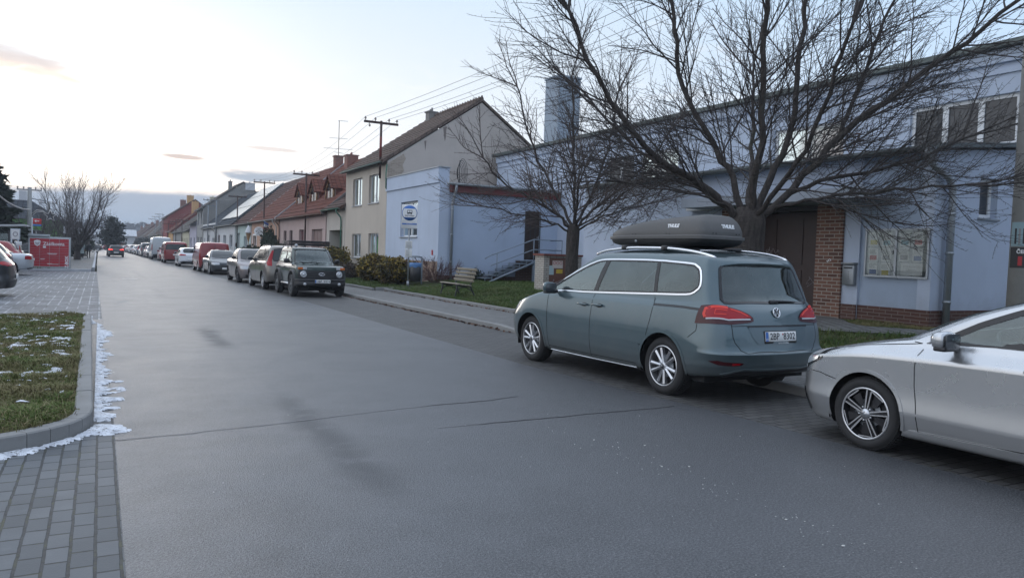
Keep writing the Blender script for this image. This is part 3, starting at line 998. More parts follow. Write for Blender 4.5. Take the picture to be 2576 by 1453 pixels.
# ---------------------------------------------------------------- ground materials
def mat_asphalt():
 t = NT("asphalt")
 x, y, z = t.xyz()
 fine = t.voro(120).outputs["Distance"]
 grit = t.noise(210, 4, .7)
 big = t.noise(.5, 5, .6)
 vecs = t.comb(t.math('MULTIPLY', x, 1.6), t.math('MULTIPLY', y, .16))
 lanes = t.noise(1.0, 5, .6, vecs)
 col = t.mix(t.step(big, .3, .75), (.042, .045, .050), (.066, .071, .078))
 col = t.mix(t.math('MULTIPLY', t.step(lanes, .42, .72), .5), col, (.045, .046, .050))
 # frost and dried salt; the lighter left also paints in sky sheen
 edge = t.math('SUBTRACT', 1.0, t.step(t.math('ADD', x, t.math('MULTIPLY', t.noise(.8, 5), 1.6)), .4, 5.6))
 salt_sheen = t.math('MULTIPLY', edge, t.step(t.noise(1.7, 6, .7), .2, .8))
 col = t.mix(t.math('MULTIPLY', salt_sheen, .6), col, (.20, .21, .225))
 # light stones in the surface
 vs2 = t.voro(70)
 stone = t.step(vs2.outputs["Color"], .78, .95)
 col = t.mix(t.math('MULTIPLY', stone, .55), col, (.19, .19, .195))
 col = t.mix(t.math('MULTIPLY', t.step(grit, .42, .68), .65), col, (.020, .021, .024))
 coarse = t.noise(70, 4, .85)
 col = t.mix(t.math('MULTIPLY', t.step(coarse, .49, .57), .6), col, (.17, .175, .185))
 col = t.mix(t.math('MULTIPLY', t.step(coarse, .47, .40), .65), col, (.025, .027, .031))
 # damp, dark smears along the wheel track
 xo = t.math('SUBTRACT', x, t.math('ADD', 1.72, t.math('MULTIPLY', t.math('SUBTRACT', t.noise(.35, 3), .5), .8)))
 tr = t.math('SUBTRACT', 1.0, t.step(t.math('ABSOLUTE', xo), .0, .26))
 vy = t.comb(t.math('MULTIPLY', x, .6), t.math('MULTIPLY', y, .30), 2.7)
 patch = t.step(t.noise(1.0, 4, .6, vy), .50, .60)
 near = t.math('MULTIPLY', t.step(y, 4.1, 5.3), t.math('SUBTRACT', 1.0, t.step(y, 7.2, 8.8)))
 near = t.math('MULTIPLY', near, .9)
 far = t.math('MULTIPLY', t.step(y, 11.8, 12.8), t.math('SUBTRACT', 1.0, t.step(y, 14.6, 16.0)))
 sm = t.math('MULTIPLY', tr, t.math('MAXIMUM', t.math('MAXIMUM', near, far), t.math('MULTIPLY', patch, .25)))
 sm = t.math('MULTIPLY', sm, t.step(t.noise(3, 4), .25, .5))
 col = t.mix(t.math('MULTIPLY', sm, .6), col, (.020, .023, .028))
 # darker resurfaced patches far along the left lane
 pv = t.comb(t.math('MULTIPLY', t.math('ADD', x, 2), .4), t.math('MULTIPLY', y, .09), 9.0)
 pat = t.math('MULTIPLY', t.step(t.noise(1.3, 1, .4, pv), .56, .58), t.step(y, 30, 45))
 col = t.mix(t.math('MULTIPLY', pat, .35), col, (.035, .036, .040))
 h = t.math('ADD', t.math('MULTIPLY', fine, 1.0), t.math('MULTIPLY', grit, .6))
 t.bump(h, .5, .007)
 rough = t.math('ADD', .37, t.math('MULTIPLY', t.noise(1.1, 4), .14))
 rough = t.math('ADD', rough, t.math('MULTIPLY', sm, .12))
 t.out(col, rough, 0, .62)
 return t.m
def mat_pavers(name, c1, c2, joint, bw, rh, swap, frost=0.0, ms=.009):
 t = NT(name)
 x, y, z = t.xyz()
 vec = t.comb(y, x) if swap else t.comb(x, y)
 b = t.N.new("ShaderNodeTexBrick"); b.offset = .5
 b.inputs["Scale"].default_value = 1
 b.inputs["Brick Width"].default_value = bw; b.inputs["Row Height"].default_value = rh
 b.inputs["Mortar Size"].default_value = ms; b.inputs["Mortar Smooth"].default_value = .3
 b.inputs["Color1"].default_value = (*c1, 1); b.inputs["Color2"].default_value = (*c2, 1); b.inputs["Mortar"].default_value = (*joint, 1)
 wob = t.N.new("ShaderNodeVectorMath"); wob.operation = 'ADD'
 nzv = t.N.new("ShaderNodeTexNoise"); nzv.inputs["Scale"].default_value = 9
 t.L.new(t.pos(), nzv.inputs["Vector"])
 sc_ = t.N.new("ShaderNodeVectorMath"); sc_.operation = 'SCALE'; sc_.inputs["Scale"].default_value = .012
 t.L.new(nzv.outputs["Color"], sc_.inputs[0])
 t.L.new(vec, wob.inputs[0]); t.L.new(sc_.outputs[0], wob.inputs[1]); t.L.new(wob.outputs[0], b.inputs["Vector"])
 col = b.outputs["Color"]
 col = t.mix(t.math('MULTIPLY', t.step(t.noise(.9, 5, .65), .35, .7), .45), col, sc(c1, .6))
 col = t.mix(t.math('MULTIPLY', t.noise(120, 3, .7), .35), col, sc(c1, 1.6))
 # worn pale centres
 col = t.mix(t.math('MULTIPLY', t.step(t.noise(7, 3), .58, .75), .35), col, sc(c1, 1.7))
 wn = t.N.new("ShaderNodeTexBrick"); wn.offset = .5
 for k in ("Scale", "Brick Width", "Row Height", "Mortar Size"): wn.inputs[k].default_value = b.inputs[k].default_value
 wn.inputs["Color1"].default_value = (0, 0, 0, 1); wn.inputs["Color2"].default_value = (1, 1, 1, 1)
 so = t.N.new("ShaderNodeVectorMath"); so.operation = 'ADD'; so.inputs[1].default_value = (bw * 26, rh * 34, 0)
 t.L.new(wob.outputs[0], so.inputs[0]); t.L.new(so.outputs[0], wn.inputs["Vector"])
 col = t.mix(t.math('MULTIPLY', t.step(wn.outputs["Color"], .25, .95), .55), col, sc(c1, .62))
 col = t.mix(t.math('MULTIPLY', t.step(t.noise(.35, 5, .7), .52, .68), .4), col, sc(c1, .5))
 jf = b.outputs["Fac"]
 col = t.mix(jf, col, t.mix(t.step(t.noise(5, 5, .7), .50, .66), t.mix(t.step(t.noise(14, 4), .35, .65), joint, sc(joint, .5)), (.05, .052, .028)))
 if frost:
  f1 = t.step(t.noise(.55, 6, .68), .30, .62)
  fj = t.math('MULTIPLY', jf, t.step(t.noise(1.2, 4), .3, .55))
  fj = t.math('MAXIMUM', fj, t.math('MULTIPLY', t.step(t.noise(2.2, 6, .75), .50, .68), .55))
  col = t.mix(t.math('MULTIPLY', t.math('MULTIPLY', f1, fj), frost), col, (.62, .64, .68))
 h = t.math('ADD', t.math('MULTIPLY', jf, -1.0), t.math('MULTIPLY', t.noise(70, 3), .35))
 t.bump(h, .6, .008)
 t.out(col, .62, 0, .45)
 return t.m
def mat_soil(name, c1, c2, c3):
 t = NT(name)
 col = t.mix(t.step(t.noise(.8, 5, .65), .35, .7), c1, c2)
 col = t.mix(t.math('MULTIPLY', t.step(t.noise(9, 5, .7), .45, .7), .7), col, c3)
 t.bump(t.noise(26, 5, .7), .9, .04)
 t.out(col, .95, 0, .15)
 return t.m
def mat_snow():
 t = NT("dirty_snow")
 col = t.mix(t.step(t.noise(11, 5, .7), .38, .72), (.66, .69, .74), (.34, .36, .40))
 col = t.mix(t.math('MULTIPLY', t.step(t.noise(30, 4, .75), .54, .64), .9), col, (.06, .055, .05))
 t.bump(t.noise(30, 4), .6, .02)
 t.out(col, .65, 0, .4)
 t.b.inputs["Subsurface Weight"].default_value = .0
 return t.m
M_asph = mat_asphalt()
M_pavL = mat_pavers("paver_near", (.085, .094, .103), (.140, .148, .156), (.035, .038, .040), .205, .112, True)
M_pavLot = mat_pavers("paver_lot", (.092, .098, .108), (.12, .125, .132), (.05, .052, .055), .30, .22, True, frost=.6, ms=.018)
M_pavS = mat_pavers("paver_strip", (.075, .074, .073), (.098, .096, .094), (.022, .022, .022), .21, .11, False)
M_pavW = mat_pavers("paver_walk", (.135, .135, .132), (.165, .163, .158), (.045, .044, .042), .21, .11, False)
M_pavP = mat_pavers("paver_path", (.15, .15, .15), (.18, .18, .178), (.035, .036, .03), .24, .18, False, ms=.03)
M_kerb = plain("kerb_concrete", (.23, .23, .225), .85, 0, .22, 3.0, .25, .45)
M_soilL = mat_soil("lawn_soil_left", (.11, .115, .045), (.13, .11, .065), (.06, .05, .035))
M_soilR = mat_soil("lawn_soil", (.045, .062, .022), (.065, .065, .03), (.03, .026, .018))
M_field = mat_soil("field_soil", (.06, .065, .04), (.08, .075, .05), (.05, .045, .035))
M_snow = mat_snow()
def sheet(name, x0, x1, y0, y1, z, m, kind='structure', step=None):
 mb = MB()
 mb.add([(x0, y0, z), (x1, y0, z), (x1, y1, z), (x0, y1, z)], [(0, 1, 2, 3)])
 return tag(mb.build(name, m, fix=False), kind=kind)
def GZ(y): return -.0025 * max(0, y - 30)
def ribbon(name, xl, xr, yy, m, dz=0.0, kind='structure'):
 """a flat ribbon along the street between two edges given as functions of y"""
 mb = MB(); vs_ = []
 for y in yy: vs_ += [(xl(y), y, GZ(y) + dz), (xr(y), y, GZ(y) + dz)]
 mb.add(vs_, [(2 * i, 2 * i + 1, 2 * i + 3, 2 * i + 2) for i in range(len(yy) - 1)])
 return tag(mb.build(name, m, fix=False), kind=kind)
def pl(tab):
 ys_ = [t[0] for t in tab]; xs_ = [t[1] for t in tab]
 return lambda y: float(np.interp(y, ys_, xs_))
RX = pl([(-40, 6.1), (3, 5.83), (5.4, 5.75), (9.5, 5.40), (20, 5.42), (40, 5.36), (65, 5.2), (146, 4.75), (260, 4.4), (420, 4.0)])
LX = pl([(-40, .13), (8, .12), (42, -.12), (70, -.22), (420, -.6)])
YY = [-40, 0, 3, 5.4, 7.5, 9.5, 14, 20, 30, 40, 50, 65, 85, 110, 146, 200, 260, 420]
mb = MB()
vs_ = []
for y in (-2500, 28, 420, 2500):
 z = -.14 + (GZ(y) if y <= 420 else GZ(420))
 vs_ += [(-2500, y, z), (2500, y, z)]
mb.add(vs_, [(2 * i, 2 * i + 1, 2 * i + 3, 2 * i + 2) for i in range(3)])
tag(mb.build("ground", M_field, fix=False), kind='structure')
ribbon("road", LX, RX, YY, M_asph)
mb = MB(); mb.add([(-14, -12, 0), (.13, -12, 0), (.12, 6.5, 0), (.12, 7.55, 0), (-14, 7.55, 0)], [(0, 1, 2, 3, 4)])
tag(mb.build("block_paving", M_pavL, fix=False), kind='structure')
ribbon("parking_lot", lambda y: -30, LX, [17.4, 30, 47.2], M_pavLot, -.004)
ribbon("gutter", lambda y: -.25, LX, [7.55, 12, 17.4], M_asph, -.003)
KX = pl([(-40, 7.5), (7, 7.42), (14, 7.42), (26, 7.40), (65, 7.2), (146, 6.75), (260, 6.4), (420, 6.0)])
ribbon("parking_strip", RX, lambda y: KX(y) + .02, YY, M_pavS)
# pavement right with its dropped stretch
def zw(y):
 f = lambda a, b, v: max(0.0, min(1.0, (v - a) / (b - a)))
 lo = f(12.6, 14.2, y) if y > 10 else 1 - f(7.2, 8.4, y)
 return .02 + .085 * lo + GZ(y)
ys = [-30, 0, 5, 7.2, 7.5, 7.8, 8.1, 8.4, 9, 10, 11, 12.6, 13.0, 13.4, 13.8, 14.2, 16, 20, 27, 40, 65, 80, 146, 260, 420]
def strip(name, x0, x1, zf, m, yy, thick=None, kind='structure', skirt=True):
 """a ribbon along the street with upright faces"""
 mb = MB()
 vs_, fs = [], []
 fx = lambda v, y: v(y) if callable(v) else v
 for y in yy:
  z = zf(y)
  vs_ += [(fx(x0, y), y, -.05 + GZ(y)), (fx(x0, y), y, z), (fx(x1, y), y, z), (fx(x1, y), y, -.05 + GZ(y))]
 for i in range(len(yy) - 1):
  a, b = 4 * i, 4 * i + 4
  for k in range(3):
   fs.append((a + k, a + k + 1, b + k + 1, b + k))
 n = 4 * (len(yy) - 1)
 fs += [(0, 3, 2, 1), (n, n + 1, n + 2, n + 3)]
 mb.add(vs_, fs)
 return tag(mb.build(name, m), kind=kind)
LKX = 9.40
strip("pavement", lambda y: KX(y) + .145, lambda y: LKX if y < 27.4 else 9.0, lambda y: zw(y) - .004, M_pavW, ys[:19] + [27.39, 27.41] + ys[19:])
def kerb_run(pts, w, z0, zf, gap=.006, ln=1.0, mb=None):
 """kerb stones laid along a polyline"""
 mb = mb or MB()
 P = [Vector((p[0], p[1], 0)) for p in pts]
 segs = [(P[i], P[i + 1]) for i in range(len(P) - 1)]
 for a, b in segs:
  d = b - a; L_ = d.length; n = max(1, round(L_ / ln)); t = d.normalized(); nn = Vector((-t.y, t.x, 0))
  for k in range(n):
   p = a + d * (k / n) + t * gap / 2; q = a + d * ((k + 1) / n) - t * gap / 2
   za, zb = zf(p.y), zf(q.y)
   if max(za, zb) < .035: za = zb = max(za, .03)
   j = rnd.uniform(-.004, .004)
   c = .012
   o = [(p, za), (q, zb)]
   vs_ = []
   for (pt, z) in o:
    z += j
    for off, zz in ((0, z0), (0, z - c), (c, z), (w - c, z), (w, z - c), (w, z0)):
     v = pt + nn * off; vs_.append((v.x, v.y, zz))
   fs = [(i, i + 1, i + 7, i + 6) for i in range(5)] + [(5, 4, 3, 2, 1, 0), (6, 7, 8, 9, 10, 11)]
   mb.add(vs_, fs)
 return mb
tag(kerb_run([(KX(y) + .14, y) for y in (-30, 7.2, 8.4, 12.6, 14.2, 26, 65, 80)], .14, -.05, lambda y: zw(y) + .004).build("kerb", M_kerb), kind='structure')
strip("kerb", KX, lambda y: KX(y) + .14, lambda y: .108 + GZ(y), M_kerb, [80.01, 146, 260, 420])
# lawn kerb and planting-bed kerb on the right
tag(kerb_run([(LKX + .10, -10), (LKX + .10, 27.35)], .10, -.05, lambda y: .20).build("lawn_kerb", M_kerb), kind='structure')
tag(kerb_run([(9.10, 27.5), (9.10, 62)], .10, -.1, lambda y: .20 + GZ(y), ln=1.0, mb=kerb_run([(12.9, 27.7), (9.12, 27.5)], .10, -.05, lambda y: .22)).build("bed_kerb", M_kerb), kind='structure')
def grid_sheet(name, x0, x1, y0, y1, nx, ny, zf, m):
 X, Y = np.meshgrid(np.linspace(x0, x1, nx + 1), np.linspace(y0, y1, ny + 1))
 vs_ = [(float(a), float(b), zf(float(a), float(b))) for a, b in zip(X.ravel(), Y.ravel())]
 fs = [(j * (nx + 1) + i, j * (nx + 1) + i + 1, (j + 1) * (nx + 1) + i + 1, (j + 1) * (nx + 1) + i) for j in range(ny) for i in range(nx)]
 mb = MB(); mb.add(vs_, fs, 0, True)
 return tag(mb.build(name, m, fix=False), kind='structure')
def lump(x, y, a=.03, s=.9): return a * mnoise.noise(Vector((x * s, y * s, 3.3)))
def rise(x):
 t = max(0.0, min(1.0, (x - 9.5) / 4.2)); return .23 * t * t * (3 - 2 * t)
LAWN_Z = lambda x, y: .172 + rise(x) + lump(x, y) * .6
BED_Z = lambda x, y: .165 + rise(x) * .45 + lump(x, y, .04) + GZ(y)
grid_sheet("lawn", 9.5, 20.5, -10, 30.7, 40, 120, LAWN_Z, M_soilR)
grid_sheet("planting_bed", 9.1, 12.4, 27.8, 62, 14, 90, BED_Z, M_soilR)
strip("house_walk", 12.4, 13.2, lambda y: .24 + GZ(y), M_pavW, [30.7, 62, 420])
grid_sheet("verge", 9.0, 12.4, 62, 420, 4, 60, lambda x, y: .12 + lump(x, y, .05) + GZ(y), M_soilR)
def path_x(y): return 12.45 + .62 * max(0, 10.2 - y) * .9 if y > 7.5 else 12.45 + .62 * 2.7 * .9
mb = MB(); vs_ = []
PY = np.linspace(-4, 12.2, 28)
for y in PY:
 xl = 12.0 + max(0, 10.0 - y) * .55; xr = xl + 1.25 + max(0, y - 10.0) * 1.0
 for k in range(6):
  x = xl + (min(xr, 14.7) - xl) * k / 5
  vs_.append((x, float(y), .172 + rise(x) + .022))
mb.add(vs_, [(j * 6 + i, j * 6 + i + 1, j * 6 + i + 7, j * 6 + i + 6) for j in range(27) for i in range(5)])
tag(mb.build("footpath", M_pavP, fix=False), kind='structure')
PATH = lambda x, y: y < 12.3 and x > 11.95 + max(0, 10.0 - y) * .55 and x < 13.3 + max(0, 10.0 - y) * .55 + max(0, y - 10.0) * 1.0
# left island: outline with a rounded near corner
R_I = .95
IX, IY0, IY1 = -.04, 6.42, 17.45
isl = [(-7.5, IY0), (IX - R_I, IY0)]
for k in range(1, 9):
 t = R(-90 + 90 * k / 8); isl.append((IX - R_I + R_I * math.cos(t), IY0 + R_I + R_I * math.sin(t)))
isl += [(IX - .10, IY1 - .5)]
for k in range(1, 5):
 t = R(90 * k / 4); isl.append((IX - .10 - .5 + .5 * math.cos(t), IY1 - .5 + .5 * math.sin(t)))
isl += [(-7.5, IY1 + .05)]
tag(kerb_run(isl, .14, -.05, lambda y: .125, ln=.98).build("island_kerb", M_kerb), kind='structure')
def in_island(x, y, m=.13):
 if y < IY0 + m or y > IY1 - m or x > IX - m - (.1 if y > 12 else .03): return False
 cx_, cy_ = IX - R_I, IY0 + R_I
 if x > cx_ and y < cy_ and math.hypot(x - cx_, y - cy_) > R_I - m: return False
 if x > IX - .6 and y > IY1 - .5 and math.hypot(x - IX + .6, y - IY1 + .5) > .5 - m: return False
 return True
IZ = lambda x, y: .105 + lump(x, y, .05, 1.4)
mb = MB()
poly = []
for i, p in enumerate(isl):
 a = Vector(isl[max(i - 1, 0)]); b = Vector(isl[min(i + 1, len(isl) - 1)]); t = (b - a).normalized()
 poly.append((p[0] - t.y * .10, p[1] + t.x * .10))
bm = bmesh.new()
bm.faces.new([bm.verts.new((p[0], p[1], .1)) for p in poly])
for k in range(1, 40):
 for co, no in (((-7.5 + k * .2, 0, 0), (1, 0, 0)), ((0, IY0 + k * .33, 0), (0, 1, 0))):
  bmesh.ops.bisect_plane(bm, geom=bm.verts[:] + bm.edges[:] + bm.faces[:], plane_co=co, plane_no=no)
for v in bm.verts: v.co.z = IZ(v.co.x, v.co.y)
bmesh.ops.recalc_face_normals(bm, faces=bm.faces)
if sum(f.normal.z for f in bm.faces) < 0: bmesh.ops.reverse_faces(bm, faces=bm.faces)
me = bpy.data.meshes.new("lawn"); bm.to_mesh(me); bm.free(); me.materials.append(M_soilL)
tag(add_mesh("lawn", me), kind='structure')
# pavement beyond the parking lot on the left
strip("pavement", -2.3, -.42, lambda y: .09 + GZ(y), M_pavW, [47.3, 54, 120, 300])
tag(kerb_run([(-.26, 51.5), (-.5, 150)], .15, -.05 - .4, lambda y: .11 + GZ(y), mb=kerb_run([(-.40, 47.2), (-9, 47.2)], .15, -.15, lambda y: .12 + GZ(47))).build("kerb", plain("kerb_frosty", (.42, .43, .45), .8, 0, .3, 2)), kind='structure')
grid_sheet("verge", -9, -2.3, 47.3, 52, 12, 8, lambda x, y: .08 + lump(x, y) + GZ(y), M_soilL)
ribbon("yard", lambda y: -30, lambda y: -2.3, [52, 60, 150], M_pavLot, -.02)
# ---------------------------------------------------------------- snow
def snow_sheet(name, x0, x1, y0, y1, st, fn, zf, thick=.018):
 """fn > 0 where snow lies; the sheet swells with fn"""
 nx, ny = int((x1 - x0) / st), int((y1 - y0) / st)
 idx = {}; vs_ = []; fs = []
 def vert(i, j):
  if (i, j) not in idx:
   x = x0 + (i + .35 * (mnoise.noise(Vector((i * 7.7, j * 3.3, 1))))) * st; y = y0 + (j + .35 * mnoise.noise(Vector((i * 2.7, j * 9.3, 5)))) * st
   f = fn(x, y)
   idx[(i, j)] = len(vs_)
   vs_.append((x, y, zf(x, y) + (min(f, .25) * thick * 4 if f > 0 else -.004)))
  return idx[(i, j)]
 for j in range(ny):
  for i in range(nx):
   if fn(x0 + (i + .5) * st, y0 + (j + .5) * st) > 0:
    fs.append((vert(i, j), vert(i + 1, j), vert(i + 1, j + 1), vert(i, j + 1)))
 mb = MB(); mb.add(vs_, fs, 0, True)
 return tag(mb.build(name, M_snow, fix=False), kind='stuff')
def fb(x, y, s, z=0.0):
 v = Vector((x * s, y * s, z)); return mnoise.noise(v) + .5 * mnoise.noise(v * 2.1) + .3 * mnoise.noise(v * 4.3)
def snow_gutter(x, y):
 n = fb(x, y, 3.2, 2.0)
 w = .15 + .035 * math.sin(y * .9) + .03 * math.sin(y * 2.3)
 if y > 14: w *= max(0, (18 - y) / 4)
 # follow the island corner at the near end
 cx_, cy_ = IX - R_I, IY0 + R_I
 if y < cy_:
  if x < cx_:
   d = IY0 - .02 - y; w = .13 + .04 * math.sin(x * 5)
  else:
   d = math.hypot(x - cx_, y - cy_) - R_I - .015
   t = math.atan2(-(y - cy_), x - cx_) / (math.pi / 2)
   w = .15 * (1 - t) + .09 * t
   w += .05 * math.sin(t * 9)
 else:
  d = x - IX - .0 + (.1 if y > 16.5 else 0)
 if d < 0: return -1
 return (1 - d / max(w, .01)) * .34 + n * .50 - .05
snow_sheet("snow_strip", -4.5, .75, 6.0, 18.5, .022, snow_gutter, lambda x, y: .002, .02)
def snow_lawn(x, y):
 if not in_island(x, y, .22): return -1
 n = fb(x * .8, y * 1.1, 1.9, 8.0)
 m = fb(x, y, 6.5, 4.0)
 lim = .46 - .30 * max(0, 1 - abs(y - 12.5) / 6.0) + .12 * max(0, -1.6 - x)
 return (n - lim) * .55 + m * .85 - .22
snow_sheet("snow_patches", -4.6, -.2, 6.4, 17.5, .035, snow_lawn, lambda x, y: IZ(x, y) + .014, .016)
# ---------------------------------------------------------------- grass
def mat_grass(name, c1, c2, c3):
 t = NT(name)
 f = t.noise(1.1, 4, .6)
 g = t.noise(23, 2)
 col = t.mix(t.step(f, .35, .65), c1, c2)
 col = t.mix(t.step(g, .45, .7), col, c3)
 t.out(col, .75, 0, .2)
 return t.m
def grass(name, rects, per_m2, h, m, zf, keep=None, lean=.6, w=.006, blades=3, seed=3):
 rg = np.random.default_rng(seed)
 P = []
 for (x0, x1, y0, y1, k) in rects:
  n = int((x1 - x0) * (y1 - y0) * per_m2 * k)
  P.append(np.stack([rg.uniform(x0, x1, n), rg.uniform(y0, y1, n)], 1))
 P = np.concatenate(P)
 if keep is not None:
  P = P[[bool(keep(float(a), float(b))) for a, b in P]]
 n = len(P) * blades
 base = np.repeat(P, blades, 0) + rg.normal(0, .018, (n, 2))
 z = np.repeat(np.array([zf(float(a), float(b)) for a, b in P]), blades)
 clump = np.repeat(np.array([.55 + .75 * max(0, .5 + fb(float(a), float(b), 1.3, 1.0)) for a, b in P]), blades)
 hh = h * rg.uniform(.45, 1.25, n) * clump
 th = rg.uniform(0, 2 * np.pi, n); ln = hh * rg.uniform(.1, lean * 2, n)
 dx, dy = np.cos(th), np.sin(th)
 px, py = -dy * w * .5, dx * w * .5
 V = np.empty((n, 5, 3))
 V[:, 0] = np.stack([base[:, 0] + px, base[:, 1] + py, z - .01], 1)
 V[:, 1] = np.stack([base[:, 0] - px, base[:, 1] - py, z - .01], 1)
 mx, my, mz = base[:, 0] + dx * ln * .3, base[:, 1] + dy * ln * .3, z + hh * .6
 V[:, 2] = np.stack([mx - px * .8, my - py * .8, mz], 1)
 V[:, 3] = np.stack([mx + px * .8, my + py * .8, mz], 1)
 V[:, 4] = np.stack([base[:, 0] + dx * ln, base[:, 1] + dy * ln, z + hh * .95], 1)
 me = bpy.data.meshes.new(name)
 i = np.arange(n)[:, None] * 5
 quads = np.concatenate([i, i + 1, i + 2, i + 3], 1); tris = np.concatenate([i + 3, i + 2, i + 4], 1)
 me.from_pydata(V.reshape(-1, 3).tolist(), [], quads.tolist() + tris.tolist())
 me.materials.append(m)
 return tag(add_mesh(name, me), kind='stuff')
MG_L = mat_grass("grass_left", (.085, .130, .030), (.18, .150, .075), (.15, .14, .060))
MG_R = mat_grass("grass_right", (.055, .115, .026), (.085, .115, .035), (.12, .125, .045))
grass("grass", [(-3.2, -.2, 6.5, 11, 1.0), (-3.6, -.2, 11, 17.4, .7)], 900, .05, MG_L, IZ,
  lambda x, y: in_island(x, y) and snow_lawn(x, y) < .03, .9, .007, 4, 5)
MG_S = mat_grass("grass_straw", (.22, .175, .095), (.15, .115, .06), (.27, .23, .14))
grass("grass_dry", [(-3.2, -.2, 6.5, 11, 1.0), (-3.6, -.2, 11, 17.4, .7)], 260, .045, MG_S, IZ, lambda x, y: in_island(x, y) and fb(x, y, 1.1, 6.0) + .35 * (x > -.9) > -.1 and snow_lawn(x, y) < .03, 2.2, .006, 3, 15)
grass("grass_dry", [(9.52, 12.0, 5, 27.3, 1)], 60, .06, MG_S, LAWN_Z, lambda x, y: fb(x, y, .8, 2.0) > .0, 2.0, .010, 3, 16)
grass("grass", [(9.52, 13.0, 5, 13, .8), (9.52, 12.5, 13, 27.3, 1), (12.5, 19, 12.4, 30.6, .7)], 260, .085, MG_R, LAWN_Z,
  lambda x, y: not PATH(x, y) and not (x > 14.7 and y < 23), .8, .010, 4, 6)
grass("grass", [(13.3, 14.8, 4, 11, 1)], 420, .05, MG_L, LAWN_Z, lambda x, y: not PATH(x, y), .9, .009, 4, 7)
grass("grass", [(9.12, 12.4, 27.9, 60, 1)], 120, .09, MG_R, BED_Z, None, .8, .014, 4, 8)
grass("grass", [(-9, -2.35, 47.4, 51.8, 1)], 160, .07, MG_L, lambda x, y: .06, None, .8, .016, 4, 9)
# ---------------------------------------------------------------- buildings
def HX(y): return 13 - .0065 * max(0, y - 46)
class Plane:
 """a wall plane: origin, horizontal direction u, outward normal n (z is up)"""
 def __init__(s, o, u, n): s.o = Vector(o); s.u = Vector(u).normalized(); s.n = Vector(n).normalized()
 def p(s, u, z, d=0.0): v = s.o + s.u * u + s.n * d; return (v.x, v.y, v.z + z)
def wall_holes(mb, pl_, u0, u1, z0, z1, holes, depth=.18, mi=0, mi_rev=None):
 """front of a wall with openings (ua, ub, za, zb) and their reveals"""
 us = sorted({u0, u1} | {h[0] for h in holes} | {h[1] for h in holes}); zs = sorted({z0, z1} | {h[2] for h in holes} | {h[3] for h in holes})
 us = [u for u in us if u0 <= u <= u1]; zs = [z for z in zs if z0 <= z <= z1]
 for i in range(len(us) - 1):
  for j in range(len(zs) - 1):
   cu, cz = (us[i] + us[i + 1]) / 2, (zs[j] + zs[j + 1]) / 2
   if any(h[0] < cu < h[1] and h[2] < cz < h[3] for h in holes): continue
   mb.add([pl_.p(us[i], zs[j]), pl_.p(us[i + 1], zs[j]), pl_.p(us[i + 1], zs[j + 1]), pl_.p(us[i], zs[j + 1])], [(0, 1, 2, 3)], mi)
 for (a, b, c, d) in [h[:4] for h in holes]:
  q = [(a, c), (b, c), (b, d), (a, d)]
  for k in range(4):
   p, r = q[k], q[(k + 1) % 4]
   mb.add([pl_.p(*p), pl_.p(*r), pl_.p(r[0], r[1], -depth), pl_.p(p[0], p[1], -depth)], [(0, 1, 2, 3)], mi if mi_rev is None else mi_rev)
def pbox(mb, pl_, u0, u1, z0, z1, d0, d1, mi=0):
 P = [pl_.p(u, z, d) for d in (d0, d1) for u, z in ((u0, z0), (u1, z0), (u1, z1), (u0, z1))]
 mb.add(P, [(0, 1, 2, 3), (7, 6, 5, 4), (0, 4, 5, 1), (1, 5, 6, 2), (2, 6, 7, 3), (3, 7, 4, 0)], mi)
M_pvc = plain("pvc_white", (.66, .68, .70), .35, var=.05)
M_wpane = glass_see("house_pane", (.84, .86, .86), .8)
M_back = plain("room_dark", (.022, .024, .028), .9)
def window(parent, pl_, u0, u1, z0, z1, depth=.16, cols=(.5,), rows=(), m_frame=None, back=None, sill=True, fw=.06, m_sill=None, pane=None):
 """frame with its pane, sill and what hangs behind the glass"""
 m_frame = m_frame or M_pvc
 mb = MB(); d0, d1 = -depth - .03, -depth + .03
 pbox(mb, pl_, u0, u0 + fw, z0, z1, d0, d1); pbox(mb, pl_, u1 - fw, u1, z0, z1, d0, d1)
 pbox(mb, pl_, u0 + fw, u1 - fw, z0, z0 + fw, d0, d1); pbox(mb, pl_, u0 + fw, u1 - fw, z1 - fw, z1, d0, d1)
 zs = sorted([z0 + fw] + [z0 + (z1 - z0) * r for r in rows] + [z1 - fw])
 for c in cols:
  uc = u0 + (u1 - u0) * c; pbox(mb, pl_, uc - fw * .75, uc + fw * .75, z0 + fw, z1 - fw, d0 + .004, d1 + .004)
 for r in rows:
  zc = z0 + (z1 - z0) * r; pbox(mb, pl_, u0 + fw, u1 - fw, zc - fw * .6, zc + fw * .6, d0 + .002, d1 - .002)
 w = mb.build("window", m_frame, parent)
 g = MB(); g.add([pl_.p(u0 + fw, z0 + fw, -depth), pl_.p(u1 - fw, z0 + fw, -depth), pl_.p(u1 - fw, z1 - fw, -depth), pl_.p(u0 + fw, z1 - fw, -depth)], [(0, 1, 2, 3)])
 g.build("pane", pane or (M_wpane if back else M_pane), w)
 if back:
  b = MB(); n = 28
  vs_ = []
  for i in range(n + 1):
   u = u0 + fw * .5 + (u1 - u0 - fw) * i / n; dd = -depth - .10 + .018 * math.sin(i * 1.9) * (1 if back[1] else 0)
   vs_ += [pl_.p(u, z0 + fw * .5, dd), pl_.p(u, z1 - fw * .5, dd)]
  b.add(vs_, [(2 * i, 2 * i + 2, 2 * i + 3, 2 * i + 1) for i in range(n)], 0, True)
  b.build("curtain" if back[1] else "sunset_blind", back[0], w)
 if sill:
  s_ = MB(); pbox(s_, pl_, u0 - .05, u1 + .05, z0 - .045, z0 - .004, -depth + .02, .06); s_.build("sill", m_sill or M_zinc, w)
 return w
